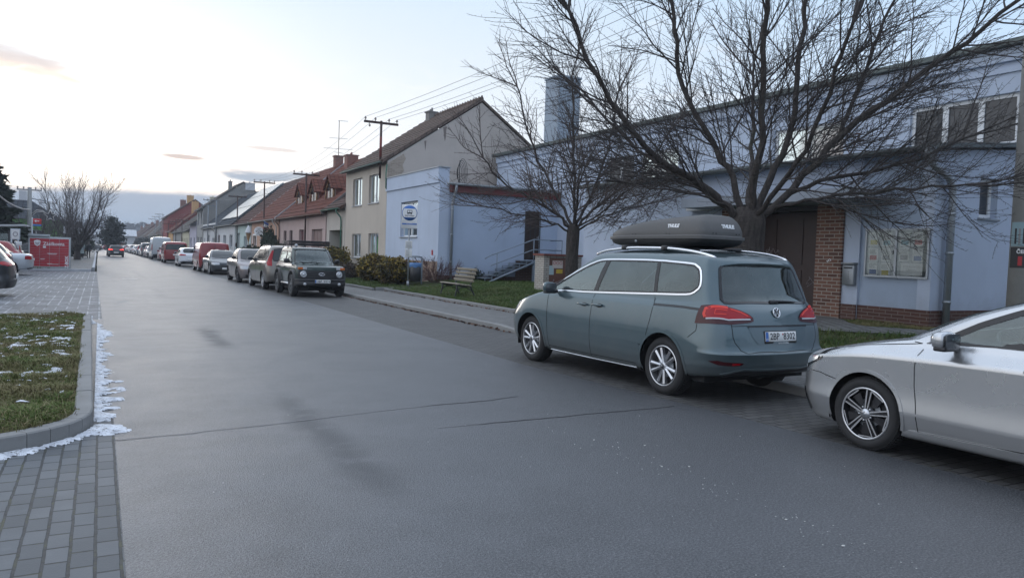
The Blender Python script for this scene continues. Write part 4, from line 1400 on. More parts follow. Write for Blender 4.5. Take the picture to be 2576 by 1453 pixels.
def door(parent, pl_, u0, u1, z0, z1, m, depth=.18, panels=2, glass=None, name="door", handle_=True):
 mb = MB(); d = -depth
 pbox(mb, pl_, u0, u1, z0, z1, d - .05, d)
 n = panels
 for i in range(n):
  a = u0 + (u1 - u0) * i / n + .07; b = u0 + (u1 - u0) * (i + 1) / n - .07
  for c0, c1 in ((.06, .45), (.50, .94)):
   pbox(mb, pl_, a, b, z0 + (z1 - z0) * c0, z0 + (z1 - z0) * c1, d, d + .018)
 o = mb.build(name, m, parent)
 if handle_:
  h = MB(); u = (u0 + u1) / 2 + .05 if n > 1 else u1 - .1
  z = z0 + min(1.05, (z1 - z0) * .48)
  pbox(h, pl_, u - .06, u + .06, z, z + .022, d + .04, d + .06); pbox(h, pl_, u + .03, u + .055, z - .06, z + .08, d + .0185, d + .041); h.build("handle", M_zinc, o)
 if glass:
  g = MB(); pbox(g, pl_, u0 + (u1 - u0) * .25, u0 + (u1 - u0) * .75, z0 + (z1 - z0) * .45, z1 - .2, d + .019, d + .024); g.build("pane", glass, o)
 return o
def gutter_pipe(mb, a, b, r=.075, mi=0):
 """half-round gutter from a to b"""
 a, b = Vector(a), Vector(b); t = (b - a).normalized(); s_ = t.cross(Vector((0, 0, 1))).normalized()
 n = 8; vs_ = []
 for e in (a, b):
  for rr in (r, r * .88):
   for k in range(n + 1):
    th = math.pi * k / n
    v = e + s_ * rr * math.cos(th) - Vector((0, 0, 1)) * rr * math.sin(th); vs_.append(tuple(v))
 m = n + 1; fs = []
 for k in range(n):
  fs += [(k, k + 1, 2 * m + k + 1, 2 * m + k), (m + k, 3 * m + k, 3 * m + k + 1, m + k + 1), (k, m + k, m + k + 1, k + 1), (2 * m + k, 2 * m + k + 1, 3 * m + k + 1, 3 * m + k)]
 fs += [(0, 2 * m, 3 * m, m), (n, m + n, 3 * m + n, 2 * m + n)]
 mb.add(vs_, fs, mi, True)
def house(label, y0, y1, eave, ridge, m_wall, m_roof, opens=(), m_gable=None, plinth=None, m_gut=None, pipe=None, rx=5.3, depth=None, over=.35, chims=(), zb=.1, base=None, hip=False, name="house", cat="house", ridge_tiles=False, verge=.12, m_verge=None, group="terraced houses along the street", gable_band=None):
 ym = (y0 + y1) / 2; X0 = HX(ym); z0 = GZ(ym)
 root = empty(name, (X0, ym, z0), 0, label, cat, group)
 a, b = y0 - ym, y1 - ym
 D = depth or rx * 2
 F = Plane((0, 0, 0), (0, 1, 0), (-1, 0, 0))
 hs = [(o['y'] - ym - o['w'] / 2, o['y'] - ym + o['w'] / 2, o['z0'], o['z1']) for o in opens]
 mb = MB()
 wall_holes(mb, F, a + .004, b - .004, zb - .4, eave, hs, .2)
 zback = ridge - (D - rx) * (ridge - eave) / rx
 for y, s_ in ((a + .004, 1), (b - .004, -1)):
  mb.add([(0, y, zb - .4), (D, y, zb - .4), (D, y, zback), (rx, y, ridge - .02), (0, y, eave)], [(0, 1, 2, 3, 4)], 1)
 mb.add([(D, a, zb - .4), (D, b, zb - .4), (D, b, zback), (D, a, zback)], [(0, 1, 2, 3)], 0)
 mb.build("wall", [m_wall, m_gable or m_wall], root)
 if plinth:
  p = MB(); z = plinth[1]
  cuts = sorted([(h[0], h[1]) for h in hs if h[2] < z])
  u = a + .01
  for c in cuts + [(b - .01, b - .01)]:
   if c[0] - u > .05: pbox(p, F, u, c[0], zb - .3, z, 0, .025)
   u = c[1]
  p.build("plinth", plinth[0], root)
 # roof: two slopes with thickness
 sl = (ridge - eave) / rx
 rf = MB(); t = .14
 xo, zo = -over, eave - over * sl + .06
 va, vb = a - verge, b + verge * .2
 prof = [(xo, zo), (rx, ridge + .06), (D + .3, zback - .3 * sl + .06)]
 top = [(x, z + t) for x, z in prof]
 poly = prof + top[::-1]
 rf.add([(x, va, z) for x, z in poly] + [(x, vb, z) for x, z in poly],
   [(0, 1, 4, 5), (1, 2, 3, 4), (11, 10, 7, 6), (10, 9, 8, 7), (4, 10, 11, 5), (3, 9, 10, 4), (0, 6, 7, 1), (1, 7, 8, 2), (0, 5, 11, 6), (2, 8, 9, 3)], 0)
 nc = max(4, int((rx - xo) / .36)); cv = []      # tile courses, each lapping the one below
 for i in range(nc):
  xa, xb = xo + (rx - xo) * i / nc, xo + (rx - xo) * (i + 1) / nc
  za, zb_ = zo + t + (xa - xo) * sl, zo + t + (xb - xo) * sl
  for y in (va - .01, vb): cv += [(xa - .02, y, za + .004), (xa - .02, y, za + .05), (xb, y, zb_ + .012)]
 rf.add(cv, [f for i in range(nc) for f in ((6 * i, 6 * i + 1, 6 * i + 4, 6 * i + 3), (6 * i + 1, 6 * i + 2, 6 * i + 5, 6 * i + 4), (6 * i, 6 * i + 2, 6 * i + 1), (6 * i + 3, 6 * i + 4, 6 * i + 5))], 0)
 r = rf.build("roof", m_roof, root, fix=False)
 if m_verge:
  v = MB(); pp = [(xo - .02, zo + .0), (rx, ridge + .06), (rx, ridge + .06 + t + .05), (xo - .02, zo + t + .05)]
  v.prism(pp, 'y', va - .10, va - .003); v.build("verge_board", m_verge, root)
 if ridge_tiles:
  k = MB(); n = int((b - a) / .36)
  for i in range(n):
   y = a + .36 * i; k.tube([(rx, y, ridge + .2), (rx, y + .33, ridge + .215)], [.11, .13], 8)
   k.sphere((rx, y + .02, ridge + .33), (.06, .06, .06), 6, 5)
  k.build("ridge_tile", m_roof, r)
 for (yc, xc, w_, zt, m_) in chims:
  zc = ridge - abs(xc - rx) * sl - .3
  c = MB(); c.box((xc, yc - ym, (zc + zt) / 2), (w_, w_, zt - zc)); c.box((xc, yc - ym, zt + .035), (w_ + .12, w_ + .12, .07))
  c.cyl((xc, yc - ym - .1, zt + .07), (xc, yc - ym - .1, zt + .3), .07, 8); c.cyl((xc, yc - ym + .12, zt + .07), (xc, yc - ym + .12, zt + .25), .07, 8)
  c.build("chimney", m_, r)
 g = MB(); gutter_pipe(g, (xo - .05, va + .02, zo + .10), (xo - .05, vb, zo + .10));
 go = g.build("gutter", m_gut or M_zinc, root)
 if pipe is not None:
  d = MB(); y = pipe - ym
  d.tube([(xo - .05, y, zo + .04), (xo - .05, y, zo - .12), (-.12, y, zo - .45), (-.09, y, zo - .7), (-.09, y, zb)], .05, 8)
  d.build("downpipe", m_gut or M_zinc, root)
 for o in opens:
  u0, u1 = o['y'] - ym - o['w'] / 2, o['y'] - ym + o['w'] / 2
  if o.get('t', 'w') == 'w':
   window(root, F, u0, u1, o['z0'], o['z1'], .16, o.get('cols', (.5,)), o.get('rows', ()), o.get('mf'), o.get('back'), True, .065, o.get('ms'))
   if o.get('surround'):
    s_ = MB(); q = .16
    pbox(s_, F, u0 - q, u0, o['z0'] - .02, o['z1'] + q, .001, .03); pbox(s_, F, u1, u1 + q, o['z0'] - .02, o['z1'] + q, .001, .03); pbox(s_, F, u0, u1, o['z1'], o['z1'] + q, .001, .03)
    s_.build("window_surround", o['surround'], root)
  elif o['t'] == 'v':
   door(root, F, u0, u1, o['z0'], o['z1'], o['m'], .19, o.get('n', 1), o.get('g'))
  else:
   door(root, F, u0, u1, o['z0'], o['z1'], o['m'], .9 if o['t'] == 'deep' else .19, o.get('n', 2), None, "garage_door" if o['t'] == 'g' else "door")
   if o['t'] == 'deep':
    s_ = MB()
    for uu in (u0, u1): s_.add([F.p(uu, o['z0'], -.2), F.p(uu, o['z1'], -.2), F.p(uu, o['z1'], -.95), F.p(uu, o['z0'], -.95)], [(0, 1, 2, 3)])
    s_.add([F.p(u0, o['z1'], -.2), F.p(u1, o['z1'], -.2), F.p(u1, o['z1'], -.95), F.p(u0, o['z1'], -.95)], [(0, 1, 2, 3)])
    s_.build("porch", m_wall, root)
 return root
W = lambda y, w, z0, z1, **k: dict(t='w', y=y, w=w, z0=z0, z1=z1, **k)
S_beige = stucco("plaster_beige", (.52, .465, .40), dirt=.22)
S_beigeg = stucco("plaster_beige_gable", (.50, .45, .41), dirt=.25, streak=.6)
S_cream = stucco("plaster_cream", (.50, .46, .41))
S_pink = stucco("plaster_pink", (.50, .385, .36), dirt=.15)
S_peach = stucco("plaster_peach", (.56, .36, .27), dirt=.12)
S_mint = stucco("plaster_mint", (.50, .60, .58), dirt=.12)
S_white = stucco("plaster_white", (.58, .59, .61), dirt=.15)
S_greyw = stucco("plaster_grey", (.33, .33, .325), dirt=.3)
S_greyg = stucco("plaster_grey_gable", (.27, .265, .25), dirt=.35, streak=.7)
S_lilac = stucco("plaster_lilac", (.47, .45, .54), dirt=.12)
S_yell = stucco("plaster_yellow", (.55, .52, .39), dirt=.15)
S_orange = stucco("plaster_orange", (.55, .34, .16), dirt=.12)
S_redw = stucco("plaster_red", (.24, .058, .05), dirt=.2)
S_green = stucco("plaster_green", (.17, .36, .12), dirt=.15)
R_brown = roof_tiles("tiles_brown", (.16, .12, .10), (.12, .092, .08), .36, .24, .35)
R_red = roof_tiles("tiles_red", (.165, .060, .042), (.125, .050, .038), .36, .26, .12)
R_dkred = roof_tiles("tiles_dark_red", (.105, .058, .048), (.085, .050, .045), .38, .26, .2)
R_old = roof_tiles("tiles_old", (.13, .085, .07), (.09, .06, .05), .40, .26, .45)
R_slate = roof_tiles("tiles_slate", (.055, .065, .078), (.045, .052, .062), .5, .5, .1)
R_grey = roof_tiles("tiles_grey", (.13, .12, .11), (.10, .092, .085), .4, .3, .3)
R_metal = plain("roof_metal", (.26, .29, .30), .36, .5, .15, 2)
D_red = plain("door_wine", (.085, .018, .022), .5)
D_grey = plain("door_grey", (.22, .23, .245), .5)
D_green = plain("door_green", (.02, .07, .05), .5)
D_white = plain("door_white", (.55, .57, .58), .45)
M_greengut = plain("gutter_green", (.045, .14, .10), .45, .2, .2)
M_browngut = plain("gutter_brown", (.20, .14, .11), .5, .3, .2)
M_palegut = plain("gutter_pale", (.42, .41, .39), .5, .2, .15)
M_brickred = bricks("brick_chimney", (.26, .10, .07), (.20, .08, .06), (.25, .22, .2))
CUR = (M_curtain, True)
M_framebr = plain("frame_brown", (.10, .05, .03), .5)
# --- beige two-storey house
hA = house("beige two-storey house with a bare gable and flaking corner beside the blue annex", 37.74, 45.2, 6.3, 9.95, S_beige, R_brown,
  [W(42.85, 1.75, 4.2, 5.75, back=CUR), W(39.85, 1.75, 4.22, 5.75, back=CUR), W(42.85, 1.70, 1.22, 2.58, back=CUR), W(39.75, 1.70, 1.24, 2.58, back=CUR)],
  m_gable=S_beigeg, m_gut=plain("gutter_grey_green", (.16, .21, .19), .5, .3, .2), chims=[(44.5, 5.1, .55, 10.35, S_greyg)], ridge_tiles=True, verge=.05, over=.30)
pm = MB()    # bare patch of brickwork on the gable
rp = [(0.02, 5.0), (.42, 4.95), (.70, 5.15), (.66, 5.5), (.90, 5.85), (.82, 6.15), (1.0, 6.5), (.85, 6.72), (.02, 6.15)]
pm.prism([(x, z) for x, z in rp], 'y', -.012, .02)
pmo = pm.build("bare_brick", bricks("brick_bare", (.38, .32, .265), (.31, .26, .215), (.40, .35, .30), .27, .085, .012, .5, .8), hA)
pmo.location = (0, 37.74 - 41.47 + .002, 0)
for (x, z, w_, h_) in ((3.15, 7.6, .10, .75), (2.05, 7.0, .06, .5)):
 st = MB(); st.prism([(x - w_, z + h_), (x + w_, z + h_ + .05), (x + w_ * .6, z + .2), (x + w_ * .2, z), (x - w_ * .4, z + .3)], 'y', -.006, .02); sto = st.build("soot_stain", stucco("plaster_sooty", (.20, .17, .155)), hA); sto.location = (0, 37.74 - 41.47 + .002, 0)
cb = MB()
cb.tube([(-.05, -.1, 6.1), (-.10, -.12, 5.6), (-.08, -.1, 4.9), (.12, -.12, 4.6), (.2, -.1, 4.85)], .035, 6); cbo = cb.build("meter_pipe", M_greengut, hA); cbo.location = (-.02, 37.74 - 41.47 - .03, 0)
# --- narrow house with the green porch
house("narrow cream house with a green door, gutter and downpipe next to the beige house", 45.24, 49.4, 4.22, 7.0, S_cream, R_old,
  [dict(t='deep', y=47.25, w=2.9, z0=.15, z1=2.87, m=D_green, n=2)], m_gut=M_greengut, pipe=45.75, rx=4.5, depth=9, m_verge=None)
# --- pink house with three dormers
hC = house("long pink house with three tiled dormers on a red roof", 49.46, 63.9, 4.15, 8.8, S_pink, R_red,
  [W(61.8, 1.05, 1.45, 3.05, mf=M_framebr), W(59.65, 1.05, 1.45, 3.05, mf=M_framebr), dict(t='v', y=56.2, w=1.5, z0=.2, z1=3.05, m=D_red), dict(t='g', y=51.7, w=2.9, z0=.15, z1=3.02, m=plain("garage_brown", (.23, .155, .14), .6), n=3)],
  m_gut=M_browngut, pipe=63.6, chims=[(60.7, 4.9, .9, 9.3, M_brickred), (66 - 5, 2.9, .01, 5, M_brickred)][:1], m_verge=plain("verge_dark", (.14, .125, .12), .7))
def dormer(root, yc, x0, z0):
 """gabled dormer, its face at local x0; z0 is its foot"""
 w, h, ap = .98, 1.05, 1.58
 o = [(-w, 0), (w, 0), (w, h * .72), (.5, h * 1.12), (0, ap), (-.5, h * 1.12), (-w, h * .72)]
 mb = MB()
 L_ = 2.2
 vs_ = [(x0 + .1, yc + a, z0 + b) for a, b in o] + [(x0 + L_, yc + a, z0 + b) for a, b in o]
 mb.add(vs_, [(0, 1, 8, 7), (1, 2, 9, 8), (6, 0, 7, 13)], 0)
 mb.add([(x0 + .1, yc + a, z0 + b) for a, b in o], [tuple(range(7))], 1)
 d = mb.build("dormer", [bricks("tile_hung", (.19, .06, .045), (.15, .05, .04), (.07, .03, .025), .2, .26, .012, .5, .6), M_framebr], root)
 rf = MB()
 for s_ in (1, -1):
  for (p, q) in (((w + .12, h * .66), (.5, h * 1.12 + .06)), ((.5, h * 1.12 + .06), (0, ap + .10))):
   a = [(x0 - .25, yc + s_ * p[0], z0 + p[1]), (x0 - .25, yc + s_ * q[0], z0 + q[1]), (x0 + L_ + .8, yc + s_ * q[0], z0 + q[1]), (x0 + L_ + .8, yc + s_ * p[0], z0 + p[1])]
   a += [(x, y, z + .09) for x, y, z in a]
   rf.add(a, [(0, 1, 2, 3), (7, 6, 5, 4), (0, 4, 5, 1), (1, 5, 6, 2), (2, 6, 7, 3), (3, 7, 4, 0)])
 rf.build("dormer_roof", R_red, d)
 fr = MB(); pl_ = Plane((x0, yc, z0), (0, 1, 0), (-1, 0, 0))
 for s_ in (1, -1):
  for p, q in (((w, 0), (w, h * .70)), ((w, h * .70), (.5, h * 1.10)), ((.5, h * 1.10), (0, ap))):
   A = (x0 - .06, yc + s_ * p[0], z0 + p[1]); B = (x0 - .06, yc + s_ * q[0], z0 + q[1]); fr.tube([A, B], .06, 4)
 fr.build("barge_board", plain("barge_wood", (.28, .17, .09), .6), d)
 g = MB(); g.prism([(-.62, .12), (.62, .12), (.62, h * .8), (.35, h * 1.15), (-.35, h * 1.15), (-.62, h * .8)], 'x', x0 - .02, x0 + .06)
 go = g.build("pane", M_pane, d); go.location = (0, yc, z0)
 f2 = MB(); f2.box((x0 - .03, yc, z0 + .6), (.05, .07, 1.0)); f2.box((x0 - .03, yc, z0 + .12), (.06, 1.35, .08)); f2.build("window_frame", M_framebr, d)
for yc in (61.2, 56.75, 52.2):
 dormer(hC, yc - 56.68, 1.0, 5.08)
# --- peach shop, mint house, white houses
hD = house("peach house with white window surrounds and a round shop sign", 64.0, 76.5, 4.2, 8.85, S_peach, R_red,
  [W(74.7, 1.7, 1.3, 2.8, surround=M_white), W(70.7, 1.7, 1.3, 2.8, surround=M_white), dict(t='v', y=66.2, w=1.3, z0=.2, z1=2.9, m=D_red)], m_gut=M_palegut, pipe=64.4, m_verge=M_zinc)
house("mint green house with a grey door beyond the round shop sign", 76.56, 85.8, 4.15, 8.8, S_mint, R_dkred,
  [W(79.5, 2.0, 1.45, 2.8, cols=(.35, .7)), dict(t='v', y=84.0, w=1.9, z0=.2, z1=3.15, m=D_grey, n=2)], m_gut=M_palegut, m_verge=M_zinc)
hF = house("white house with a shiny sheet roof and two dark windows", 85.86, 100.1, 4.25, 8.8, S_white, R_slate,
  [W(93.4, 2.3, 1.65, 3.05), W(88.5, 2.3, 1.65, 3.05), dict(t='v', y=98.3, w=1.9, z0=.2, z1=3.1, m=D_red)], m_gut=M_palegut, pipe=99.8)
sl = (8.8 - 4.25) / 5.3
pv = MB()
for i in range(5):
 for j in range(3):
  x0 = .5 + j * 1.6; y0_ = -6.4 + i * 2.6
  P = lambda x, y, d: (x - d * sl * .7, y, 4.25 + x * sl + .26 + d)
  a = [P(x0, y0_, .03), P(x0 + 1.5, y0_, .03), P(x0 + 1.5, y0_ + 2.5, .03), P(x0, y0_ + 2.5, .03), P(x0, y0_, .10), P(x0 + 1.5, y0_, .10), P(x0 + 1.5, y0_ + 2.5, .10), P(x0, y0_ + 2.5, .10)]
  pv.add(a, [(4, 5, 6, 7), (0, 4, 7, 3), (0, 1, 5, 4), (1, 2, 6, 5), (2, 3, 7, 6)])
pv.build("roof_panel", R_metal, hF)
hG = house("white house with a slate grey roof and snow guard", 100.16, 113.4, 4.2, 8.8, S_white, R_slate,
  [W(102.8, 1.9, 1.7, 2.8), dict(t='v', y=107.4, w=2.6, z0=.2, z1=3.2, m=D_grey, n=2), W(111.6, 1.2, 1.7, 2.8)], m_gut=M_palegut, pipe=100.6, m_verge=M_zinc)
sg = MB()
for i in range(24): sg.box((-.05, -6.3 + i * .55, 4.55), (.05, .3, .16))
sg.box((-.06, 0, 4.64), (.04, 13, .04)); sg.box((-.06, 0, 4.48), (.04, 13, .04)); sg.build("snow_guard", M_white, hG)
house("tall grey two-storey house with a big bare gable and white chimney", 113.46, 121.0, 6.95, 10.9, S_greyw, R_grey,
  [W(118.9, 1.9, 4.8, 6.5), W(115.2, 1.9, 4.8, 6.6), W(118.9, 1.8, 1.4, 3.0), W(115.2, 1.8, 1.4, 3.0)], m_gable=S_greyg, chims=[(114.0, 6.2, 1.3, 10.9, S_white), (117, 4.0, .5, 11.2, S_greyg)], m_gut=M_palegut, verge=.05)
house("lilac house with a dark overhanging roof", 121.06, 130.5, 5.3, 8.6, S_lilac, R_grey, [W(123.6, 1.7, 1.3, 3.0), W(128.2, 1.7, 1.3, 3.0)], m_gut=M_palegut, over=.8)
house("pale yellow house with four narrow windows", 130.56, 143.7, 4.25, 8.9, S_yell, R_grey, [W(132.6, 1.1, 1.3, 3.0), W(135.4, 1.1, 1.3, 3.0), W(138.2, 1.1, 1.3, 3.0), W(141.2, 1.1, 1.3, 3.0)], m_gut=M_palegut, chims=[(140, 4.6, .9, 10.2, S_yell)])
house("grey white cottage between the pale yellow and orange houses", 143.76, 158.9, 4.2, 8.6, S_greyw, R_grey, [W(147, 1.5, 1.4, 2.8), W(151, 1.5, 1.4, 2.8), W(155.5, 1.5, 1.4, 2.8)], m_gut=M_palegut, m_gable=S_beigeg)
house("orange house leaning on the tall red house", 158.96, 171.5, 4.6, 9.3, S_orange, R_red, [W(163, 1.6, 1.4, 2.9), dict(t='v', y=168, w=1.4, z0=.2, z1=2.9, m=D_red)], m_gut=M_palegut, m_gable=S_redw, chims=[(164, 4.4, 1.2, 10.6, S_orange)])
house("tall red two-storey house with a red gable", 171.56, 187.2, 7.6, 11.4, S_redw, R_dkred, [W(175, 1.6, 4.9, 6.7), W(181, 1.6, 4.9, 6.7), W(175, 1.6, 1.4, 3.0), W(181, 1.6, 1.4, 3.0)], m_gable=S_redw, chims=[(178, 4.9, 1.3, 12.6, S_orange), (184, 4.0, 1.1, 11.9, M_brickred)], m_gut=M_palegut)
far = [("yellowish cottage just beyond the tall red house", 187.3, 213, S_yell, R_old), ("white cottage second beyond the tall red house", 213.1, 236, S_white, R_grey), ("cream cottage with an old tiled roof third beyond the tall red house", 236.1, 259, S_cream, R_old),
  ("grey cottage fourth beyond the tall red house", 259.1, 285, S_greyw, R_grey), ("brick red cottage fifth beyond the tall red house", 285.1, 310, S_redw, R_dkred), ("cream cottage second last before the far trees", 310.1, 345, S_cream, R_old), ("white cottage last before the far trees", 345.1, 386, S_white, R_red)]
for i, (lb, y0, y1, mw, mr) in enumerate(far):
 ym = (y0 + y1) / 2
 house(lb, y0, y1, 4.3, 8.6 + (i % 3) * .5, mw, mr, [W(ym - 6, 2, 1.4, 2.9), W(ym, 2, 1.4, 2.9), W(ym + 6, 2, 1.4, 2.9)], m_gut=M_palegut, chims=[(ym, 4.8, .9, 9.9, M_brickred)], m_verge=M_palegut if i in (0, 2) else None)
# ---------------------------------------------------------------- blue hall with annex and entrance block
S_blue = stucco("plaster_blue", (.42, .50, .635), dirt=.2, streak=.55)
S_blue2 = stucco("plaster_blue_pale", (.49, .56, .68), dirt=.2, streak=.55)
S_bluep = stucco("plaster_blue_panel", (.37, .445, .56), dirt=.12, streak=.4)
B_plinth = bricks("brick_plinth", (.105, .050, .038), (.075, .036, .030), (.16, .13, .115), .29, .075, .009)
B_pillar = bricks("brick_pillar", (.19, .095, .065), (.145, .068, .048), (.30, .27, .235), .27, .083, .011, dark=(.05, .022, .02), var=.8)
B_annex = bricks("brick_annex", (.30, .19, .135), (.19, .105, .075), (.33, .29, .25), .3, .08, .012, dark=(.06, .03, .025), var=.75)
M_cornice = plain("cornice_sheet", (.10, .12, .115), .5, .3, .2)
M_redfas = plain("fascia_red", (.13, .024, .024), .6, 0, .15)
hall = empty("blue_hall", (19.1, 20, 0), 0, "long pale blue hall with a flat roof and a row of high windows", "building")
HP = Plane((0, -20, 0), (0, 1, 0), (-1, 0, 0))           # u = world y
mb = MB()
win = [(10.25, 13.0, 4.63, 5.88), (15.05, 17.7, 4.63, 5.88), (22.3, 24.6, 4.63, 5.88), (25.0, 26.9, 4.63, 5.88)]
Y0h, Y1h = -2.0, 37.2
wall_holes(mb, HP, Y0h, Y1h, 0, 6.95, win, .16)
mb.bb((12, Y0h - 20, 0), (12.2, Y1h - 20, 6.95));
mb.add([(0, Y0h - 20, 0), (12, Y0h - 20, 0), (12, Y0h - 20, 6.95), (0, Y0h - 20, 6.95), (0, Y1h - 20, 0), (12, Y1h - 20, 0), (12, Y1h - 20, 6.95), (0, Y1h - 20, 6.95)], [(0, 1, 2, 3), (7, 6, 5, 4)])
pbox(mb, HP, Y0h, Y1h, 6.36, 6.46, 0.001, .05); pbox(mb, HP, Y0h, Y1h, 6.62, 6.94, .001, .10)
mb.build("wall", S_blue2, hall)
mb = MB(); mb.bb((-.28, Y0h - 20.2, 6.96), (12.4, Y1h - 19.8, 7.09)); ro = mb.build("roof", M_cornice, hall)
M_hpane = glass_see("hall_glass", (.9, .9, .88), .35)
cream = plain("blind_sunset_gold", (.60, .42, .22), .8, var=.06); pinkb = plain("blind_sunset_pink", (.42, .31, .29), .8, var=.06)  # blind colours paint in the sunset reflected by these panes
window(hall, HP, *win[0][:2], *win[0][2:], .12, (.335, .665), (), None, None, True, .10, M_white, pane=glass_dark("hall_pane", (.030, .036, .045), .04, .4))
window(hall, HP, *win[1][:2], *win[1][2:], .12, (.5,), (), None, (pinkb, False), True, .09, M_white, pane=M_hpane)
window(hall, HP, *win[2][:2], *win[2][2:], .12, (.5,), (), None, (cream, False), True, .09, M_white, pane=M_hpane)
window(hall, HP, *win[3][:2], *win[3][2:], .12, (.5,), (), None, None, True, .09, M_white)
# chimney stack of the boiler room
c = MB(); c.box((2.05, 14.0, 5.4), (1.32, 1.32, 10.8)); c.box((2.05, 14.0, 10.86), (1.42, 1.42, .10)); c.build("chimney", stucco("plaster_stack", (.34, .40, .47), dirt=.3), ro)
# floodlight bracket on the hall
fl = MB(); fl.tube([(0, -5.6, 5.2), (-.55, -5.6, 5.05)], .03, 6); fl.tube([(-.55, -5.9, 5.3), (-.55, -5.3, 5.3), (-.55, -5.6, 4.75), (-.55, -5.9, 5.3)], .022, 6); fl.build("bracket", M_rust, hall)
# annex
ax = empty("blue_annex", (13.0, 34.2, 0), 0, "low blue annex with a parapet front, red fascia and brick plinth", "building")
AF = Plane((0, -34.2, 0), (0, 1, 0), (-1, 0, 0)); AS = Plane((-13.0, 30.75 - 34.2, 0), (1, 0, 0), (0, -1, 0))
mb = MB()
aw = (33.3, 35.55, 2.33, 4.02)
wall_holes(mb, AF, 30.75, 37.72, .1, 5.33, [aw], .22)
pbox(mb, AF, 30.75, 37.72, 4.68, 5.33, .001, .07)
wall_holes(mb, AS, 13.45, 19.1, .1, 4.45, [(17.33, 18.18, 1.42, 3.69)], .2, 1)
mb.add([AS.p(13.0, .1), AS.p(13.45, .1), AS.p(13.45, 5.33), AS.p(13.0, 5.33)], [(0, 1, 2, 3)], 0)
mb.add([AS.p(13.45, 4.4), AS.p(13.45, 5.33), AS.p(13.45, 5.33, -6.9), AS.p(13.45, 4.4, -6.9)], [(0, 1, 2, 3)], 0)
mb.add([AF.p(30.75, 5.33), AF.p(37.72, 5.33), AF.p(37.72, 5.33, -.45), AF.p(30.75, 5.33, -.45)], [(0, 1, 2, 3)], 0)
mb.build("wall", [S_blue2, S_blue], ax)
mb = MB(); pbox(mb, AF, 30.70, 37.76, 5.335, 5.375, -.5, .11); mb.build("coping", M_zinc, ax)
mb = MB()
pbox(mb, AF, 30.75 + .02, 37.70, .0, 1.22, .001, .03, 0); mb.build("plinth", B_annex, ax)
mb = MB(); pbox(mb, AS, 13.05, 16.9, .0, .62, .001, .03); mb.build("plinth", B_plinth, ax)
mb = MB(); pbox(mb, AS, 16.9, 19.08, .0, 1.40, .001, .03); mb.build("plinth", B_plinth, ax)
mb = MB(); a = [AS.p(13.46, 4.62, .30), AS.p(19.1, 4.62, .30), AS.p(19.1, 5.15, -6.9), AS.p(13.46, 5.15, -6.9)]
mb.add(a + [(x, y, z + .07) for x, y, z in a], [(0, 1, 2, 3), (7, 6, 5, 4), (0, 4, 5, 1), (1, 5, 6, 2), (2, 6, 7, 3), (3, 7, 4, 0)]); ar = mb.build("roof", plain("roof_felt_grey", (.19, .21, .22), .7), ax)
mb = MB(); pbox(mb, AS, 13.46, 19.08, 4.28, 4.61, .02, .26); mb.build("fascia", M_redfas, ax)
mb = MB(); gutter_pipe(mb, AS.p(13.2, 4.66, .38), AS.p(19.0, 4.66, .38), .09); mb.build("gutter", M_zinc, ax)
mb = MB(); mb.tube([AS.p(13.62, 4.60, .38), AS.p(13.62, 4.42, .38), AS.p(13.62, 4.05, .18), AS.p(13.58, 3.8, .12), AS.p(13.58, .2, .12)], .065, 10)
for z in (1.2, 2.4, 3.5): mb.cyl(AS.p(13.58, z, .12), AS.p(13.58, z + .05, .12), .078, 10)
mb.build("downpipe", M_zinc, ax)
window(ax, AF, *aw[:2], *aw[2:], .2, (.5,), (.72,), None, CUR, True, .08)
do = door(ax, AS, 17.33, 18.18, 1.42, 3.69, plain("door_brown_dark", (.035, .02, .016), .6), .12, 1)
gr = MB()
for u in (17.36, 17.62, 17.88, 18.14): pbox(gr, AS, u - .012, u + .012, 1.45, 3.66, .01, .03)
for z in (1.55, 2.2, 2.9, 3.55): pbox(gr, AS, 17.36, 18.14, z - .012, z + .012, .031, .045)
gr.build("door_grille", M_black, do)
mb = MB(); pbox(mb, AF, 31.3, 31.42, 1.5, 1.72, .001, .03); mb.build("warning_plate", M_red, ax)
# loose cables hanging on the parapet
mb = MB()
for k in range(5):
 r0, c0 = .22 + .05 * k, (-.1 + .03 * k)
 mb.tube([(13.5 + .5 + c0 + r0 * .55 * math.cos(t_), 30.72 - .02 * k, 5.15 + r0 * 1.5 * math.sin(t_)) for t_ in [2 * math.pi * i / 14 for i in range(15)]], .012, 4)
mb.tube([(13.9, 30.7, 5.7), (13.9, 30.7, 4.7)], .02, 5)
cb = mb.build("cable_coil", M_black, ax); cb.location = (-13.0, -34.2, 0)
# entrance block
eb = empty("entrance_block", (14.9, 15, 0), 0, "low pale blue entrance block with a brick pillar, dark doors and notice board wall", "building")
EF = Plane((0, -15, 0), (0, 1, 0), (-1, 0, 0)); ES = Plane((-14.9, 9.5 - 15, 0), (1, 0, 0), (0, -1, 0))
mb = MB()
YL = 22.2
wall_holes(mb, EF, 15.42, YL, .2, 4.0, [], .2, 0)
wall_holes(mb, EF, 11.19, 11.6, .2, 4.0, [], .2, 0)
mb.add([EF.p(9.5, .2), EF.p(9.78, .2), EF.p(9.78, 4.0), EF.p(9.5, 4.0)], [(0, 1, 2, 3)], 0)
mb.add([EF.p(9.78, .2, -.05), EF.p(11.19, .2, -.05), EF.p(11.19, 4.0, -.05), EF.p(9.78, 4.0, -.05)], [(0, 1, 2, 3)], 1)
for u in (9.78, 11.19): mb.add([EF.p(u, .2, -.05), EF.p(u, .2), EF.p(u, 4.0), EF.p(u, 4.0, -.05)], [(0, 1, 2, 3)], 0)
mb.add([EF.p(11.6, 3.28), EF.p(15.42, 3.28), EF.p(15.42, 4.0), EF.p(11.6, 4.0)], [(0, 1, 2, 3)], 0)
